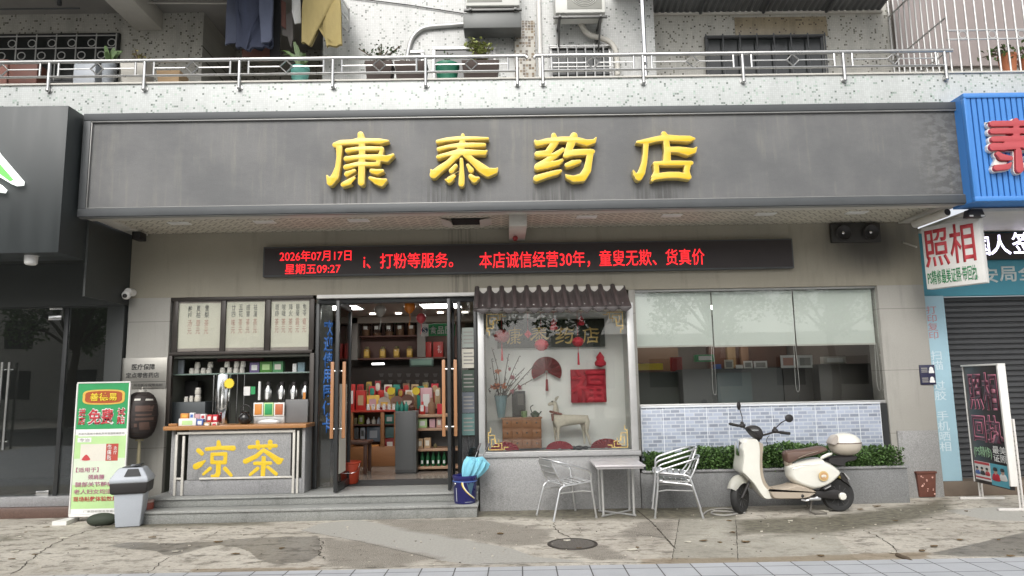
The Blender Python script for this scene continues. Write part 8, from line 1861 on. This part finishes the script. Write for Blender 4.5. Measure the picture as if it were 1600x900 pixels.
# ================================================================== BALCONY PLANTS
def potmesh(kind, x0, x1, Y, z1, t, mat, z0=5.43):
    mb = MB()
    if kind == 'box':
        w = (x1-x0)/2; cx = (x0+x1)/2
        loft_ = [[(cx-w*.82, Y-.10, z0), (cx+w*.82, Y-.10, z0), (cx+w*.82, Y+.10, z0), (cx-w*.82, Y+.10, z0)], [(cx-w, Y-.13, z1), (cx+w, Y-.13, z1), (cx+w, Y+.13, z1), (cx-w, Y+.13, z1)]]
        V = [[mb.bm.verts.new(p) for p in r] for r in loft_]
        for j in range(4): mb.bm.faces.new((V[0][j], V[0][(j+1) % 4], V[1][(j+1) % 4], V[1][j]))
        mb.bm.faces.new(V[0][::-1]); mb.bm.faces.new(V[1]); mb.build('pot', mat, t)
    else:
        r = (x1-x0)/2; mb.lathe(((x0+x1)/2, Y, 0), [(r*.68, z0), (r*.95, z1-.04), (r, z1-.035), (r, z1), (r*.9, z1)], 20); mb.build('pot', mat, t)
PY = 8.66
def plant(name, label, pu0, pu1, pv, kind, mat, fol):
    x0, z1 = at(pu0, pv, PY); x1, _ = at(pu1, pv, PY); t = thing(name, label, 'potted plant', ((x0+x1)/2, PY, 5.43)); potmesh(kind, x0, x1, PY, z1, t, mat); fol(t, (x0+x1)/2, z1); return t
def pxy(u, v, Y=PY): a, b = at(u, v, Y); return Vector((a, Y+random.uniform(-.08, .08), b))
def twiggy(tips, base_u, lm, nleaf, lsize, spread=.03):
    def f(t, xc, z1):
        mb = MB(); ml = MB(); b = Vector((xc, PY, z1-.02))
        for (u, v) in tips:
            tip = pxy(u, v); pts = curve_pts([b, b.lerp(tip, .5)+Vector((0, 0, .03)), tip], 4); mb.tube(pts, [.008]*(len(pts)-1)+[.003], 5)
            for k in range(nleaf):
                p = Vector(pts[max(1, int(len(pts)*random.uniform(.35, 1))-1)]); ml.leaf(p+Vector((random.gauss(0, spread), random.gauss(0, spread), random.gauss(0, spread))), lsize*random.uniform(.7, 1.3))
        mb.build('stem', m_twig, t); ml.build('leaves', lm, t)
    return f
def sword(tips, lm):
    def f(t, xc, z1):
        ml = MB(); b = Vector((xc, PY, z1-.02))
        for (u, v) in tips:
            tip = pxy(u, v); n = 8; L, Rr = [], []
            for i in range(n+1):
                s = i/n; p = b.lerp(tip, s)+Vector((0, 0, .10*math.sin(s*math.pi)*(1 if abs(tip.x-b.x) > .12 else .2))); w = .028*math.sin(math.pi*(.15+.85*(1-s)))+.002
                L.append(ml.bm.verts.new(p+Vector((w, .01, 0)))); Rr.append(ml.bm.verts.new(p-Vector((w, -.01, 0))))
            for i in range(n): ml.bm.faces.new((L[i], L[i+1], Rr[i+1], Rr[i]))
        ml.build('leaves', lm, t)
    return f
plant('thorny_plant', 'sparse thorny twigs in a brown planter on the middle of the balcony', 573, 615, 102, 'box', m_brownpot, twiggy([(560, 76), (575, 82), (590, 68), (597, 70), (605, 75), (612, 82), (620, 74), (626, 68), (583, 90), (600, 88), (632, 85)], 0, m_leaf_dark, 20, .04))
plant('empty_planter', 'dark brown planter with a low plant right of the thorny plant', 618, 668, 102, 'box', m_brownpot, twiggy([(625, 96), (640, 98), (655, 97)], 0, m_leaf2, 6, .03))
plant('green_bowl_planter', 'round dark green ribbed bowl between two brown planters', 679, 718, 103, 'round', m_greenpot, twiggy([(700, 84), (706, 79), (695, 90)], 0, m_leaf_dark, 4, .04))
plant('bonsai', 'small pale yellow green bonsai in a long brown planter', 722, 780, 101, 'box', m_brownpot, twiggy([(735, 66), (738, 62), (742, 70), (752, 74), (760, 70), (756, 78), (748, 66), (765, 76), (733, 72), (745, 80)], 0, m_leaf_yl, 38, .05, .035))
plant('snake_plant', 'snake plant with long striped leaves in a teal pot', 454, 484, 107, 'round', m_tealpot, sword([(433, 76), (444, 84), (458, 62), (461, 66), (468, 78), (478, 86), (480, 92), (462, 80)], m_leaf2))
plant('fern', 'little bright fern in a pale grey pot near the left window', 160, 180, 100, 'round', m_plasticgrey, sword([(166, 73), (175, 72), (186, 75), (189, 82), (170, 84), (180, 88), (164, 82)], m_leaf2))
plant('dry_plant', 'dry ochre plant in a pale pot right of the fern', 196, 236, 102, 'box', m_dirtwhite, twiggy([(205, 82), (214, 80), (222, 84), (230, 88), (210, 88)], 0, pm('ochre_leaf', (.22, .19, .07), .7, island=.3), 9, .05))
plant('low_planter', 'low ochre planter on the balcony left of the washing', 252, 288, 117, 'box', m_kraft, twiggy([(258, 112), (270, 113), (280, 112)], 0, m_twig, 4, .03))
PYo = PY; PY = 8.75
plant('caged_plant', 'leafy plant in a terracotta pot behind the bars on the right', 1560, 1586, 87, 'round', m_terracotta, twiggy([(1552, 78), (1560, 72), (1568, 76), (1575, 84), (1545, 90), (1556, 84), (1540, 86)], 0, m_leaf2, 12, .06, .05)) if True else None
plant('caged_plant', 'second leafy plant behind the bars cut by the right picture edge', 1592, 1618, 92, 'round', m_terracotta, twiggy([(1594, 78), (1600, 70), (1608, 76), (1590, 88)], 0, m_leaf2, 10, .06, .05))
PY = PYo
for r, mt, lb in (((-20, 98, 20, 126), m_pinkcloth, 'dusty red box on the far left of the balcony'), ((22, 104, 66, 126), m_rust, 'rusty crate beside the dusty red box on the balcony'), ((122, 104, 156, 126), m_plasticgrey, 'grey basin behind the balcony railing near the fern')):
    q = rc(*r, 8.8); mb = MB(); mb.box(q[0], q[1], 8.7, 8.95, 5.43, q[3], .015); tag1(mb, 'storage_box', mt, lb, 'box')
q = rc(968, 66, 1000, 92, WY-.12); mb = MB(); mb.pillow([(q[0], q[2]), (q[1], q[2]), (q[1]-.02, q[3]), (q[0]+.05, q[3]+.02)], WY-.15, .06, .03, 4); tag1(mb, 'draped_cloth', m_pinkcloth, 'dusty red cloth draped on the wall right of the pale duct', 'cloth')
# ================================================================== ACROSS THE STREET (seen only in the glass)
def tree(label, loc, h, r, seedv, n=5200):
    rnd = random.Random(seedv); t = thing('street_tree', label, 'tree', loc, 'trees across the street'); mb = MB()
    mb.tube(curve_pts([(0, 0, 0), (.1, 0, h*.2), (-.05, .1, h*.4), (.1, 0, h*.62)], 5), [.22-.006*i for i in range(16)], 10)
    ml = MB(); cl = []
    for i in range(16):
        a = rnd.random()*6.28; rr_ = r*rnd.uniform(.2, .85); c = Vector((rr_*math.cos(a), rr_*math.sin(a)*.8, h*rnd.uniform(.48, .98))); cl.append((c, rnd.uniform(.5, 1.0)*r*.42)); mb.tube([Vector((0, 0, h*.42)), c*.6+Vector((0, 0, h*.2)), c], [.09, .06, .02], 6)
    mb.build('trunk', m_bark, t) if False else None
    for v in mb.bm.verts: pass
    o = mb.build('trunk', m_bark, None); o.parent = t
    st = random.getstate(); random.seed(seedv)
    for i in range(n):
        c, s = cl[i % 16]; d = Vector((random.gauss(0, 1), random.gauss(0, 1), random.gauss(0, .8))); d.normalize(); ml.leaf(c+d*s*random.uniform(.5, 1.05), random.uniform(.16, .3))
    random.setstate(st); o = ml.build('crown', m_leaf, None); o.parent = t; return t
ta = tree('broad leafy street tree standing across the road', (-7, -13, 0), 8.5, 3.4, 1)
for i, (x, y, rz_) in enumerate(((-1.5, -14.5, 1.2), (4.2, -13, 2.6), (10, -14, 4.0), (-13, -14, 5.1), (16, -15, .5), (-20, -14, 3.3))):
    copy_tree(ta, (x, y, 0), rz_)
HB = thing('far_building', 'plain pale building across the road mirrored in the shop glass', 'building', (0, -26, 0))
mb = MB(); mb.box(-45, -9, -9, 0, 0, 9, .02); mb.box(3, 40, -7, 0, 0, 4.6, .02); o = mb.build('wall', m_dirtwhite, None); o.parent = HB
mb = MB()
for k in range(3):
    for i in range(20):
        x = -44+i*4.1
        if -11 < x < 3 or (k >= 1 and x > 0): continue
        mb.box(x, x+1.8, -.001, .05, 1.2+3.2*k, 3.0+3.2*k)
o = mb.build('window_rows', m_black, None); o.parent = HB
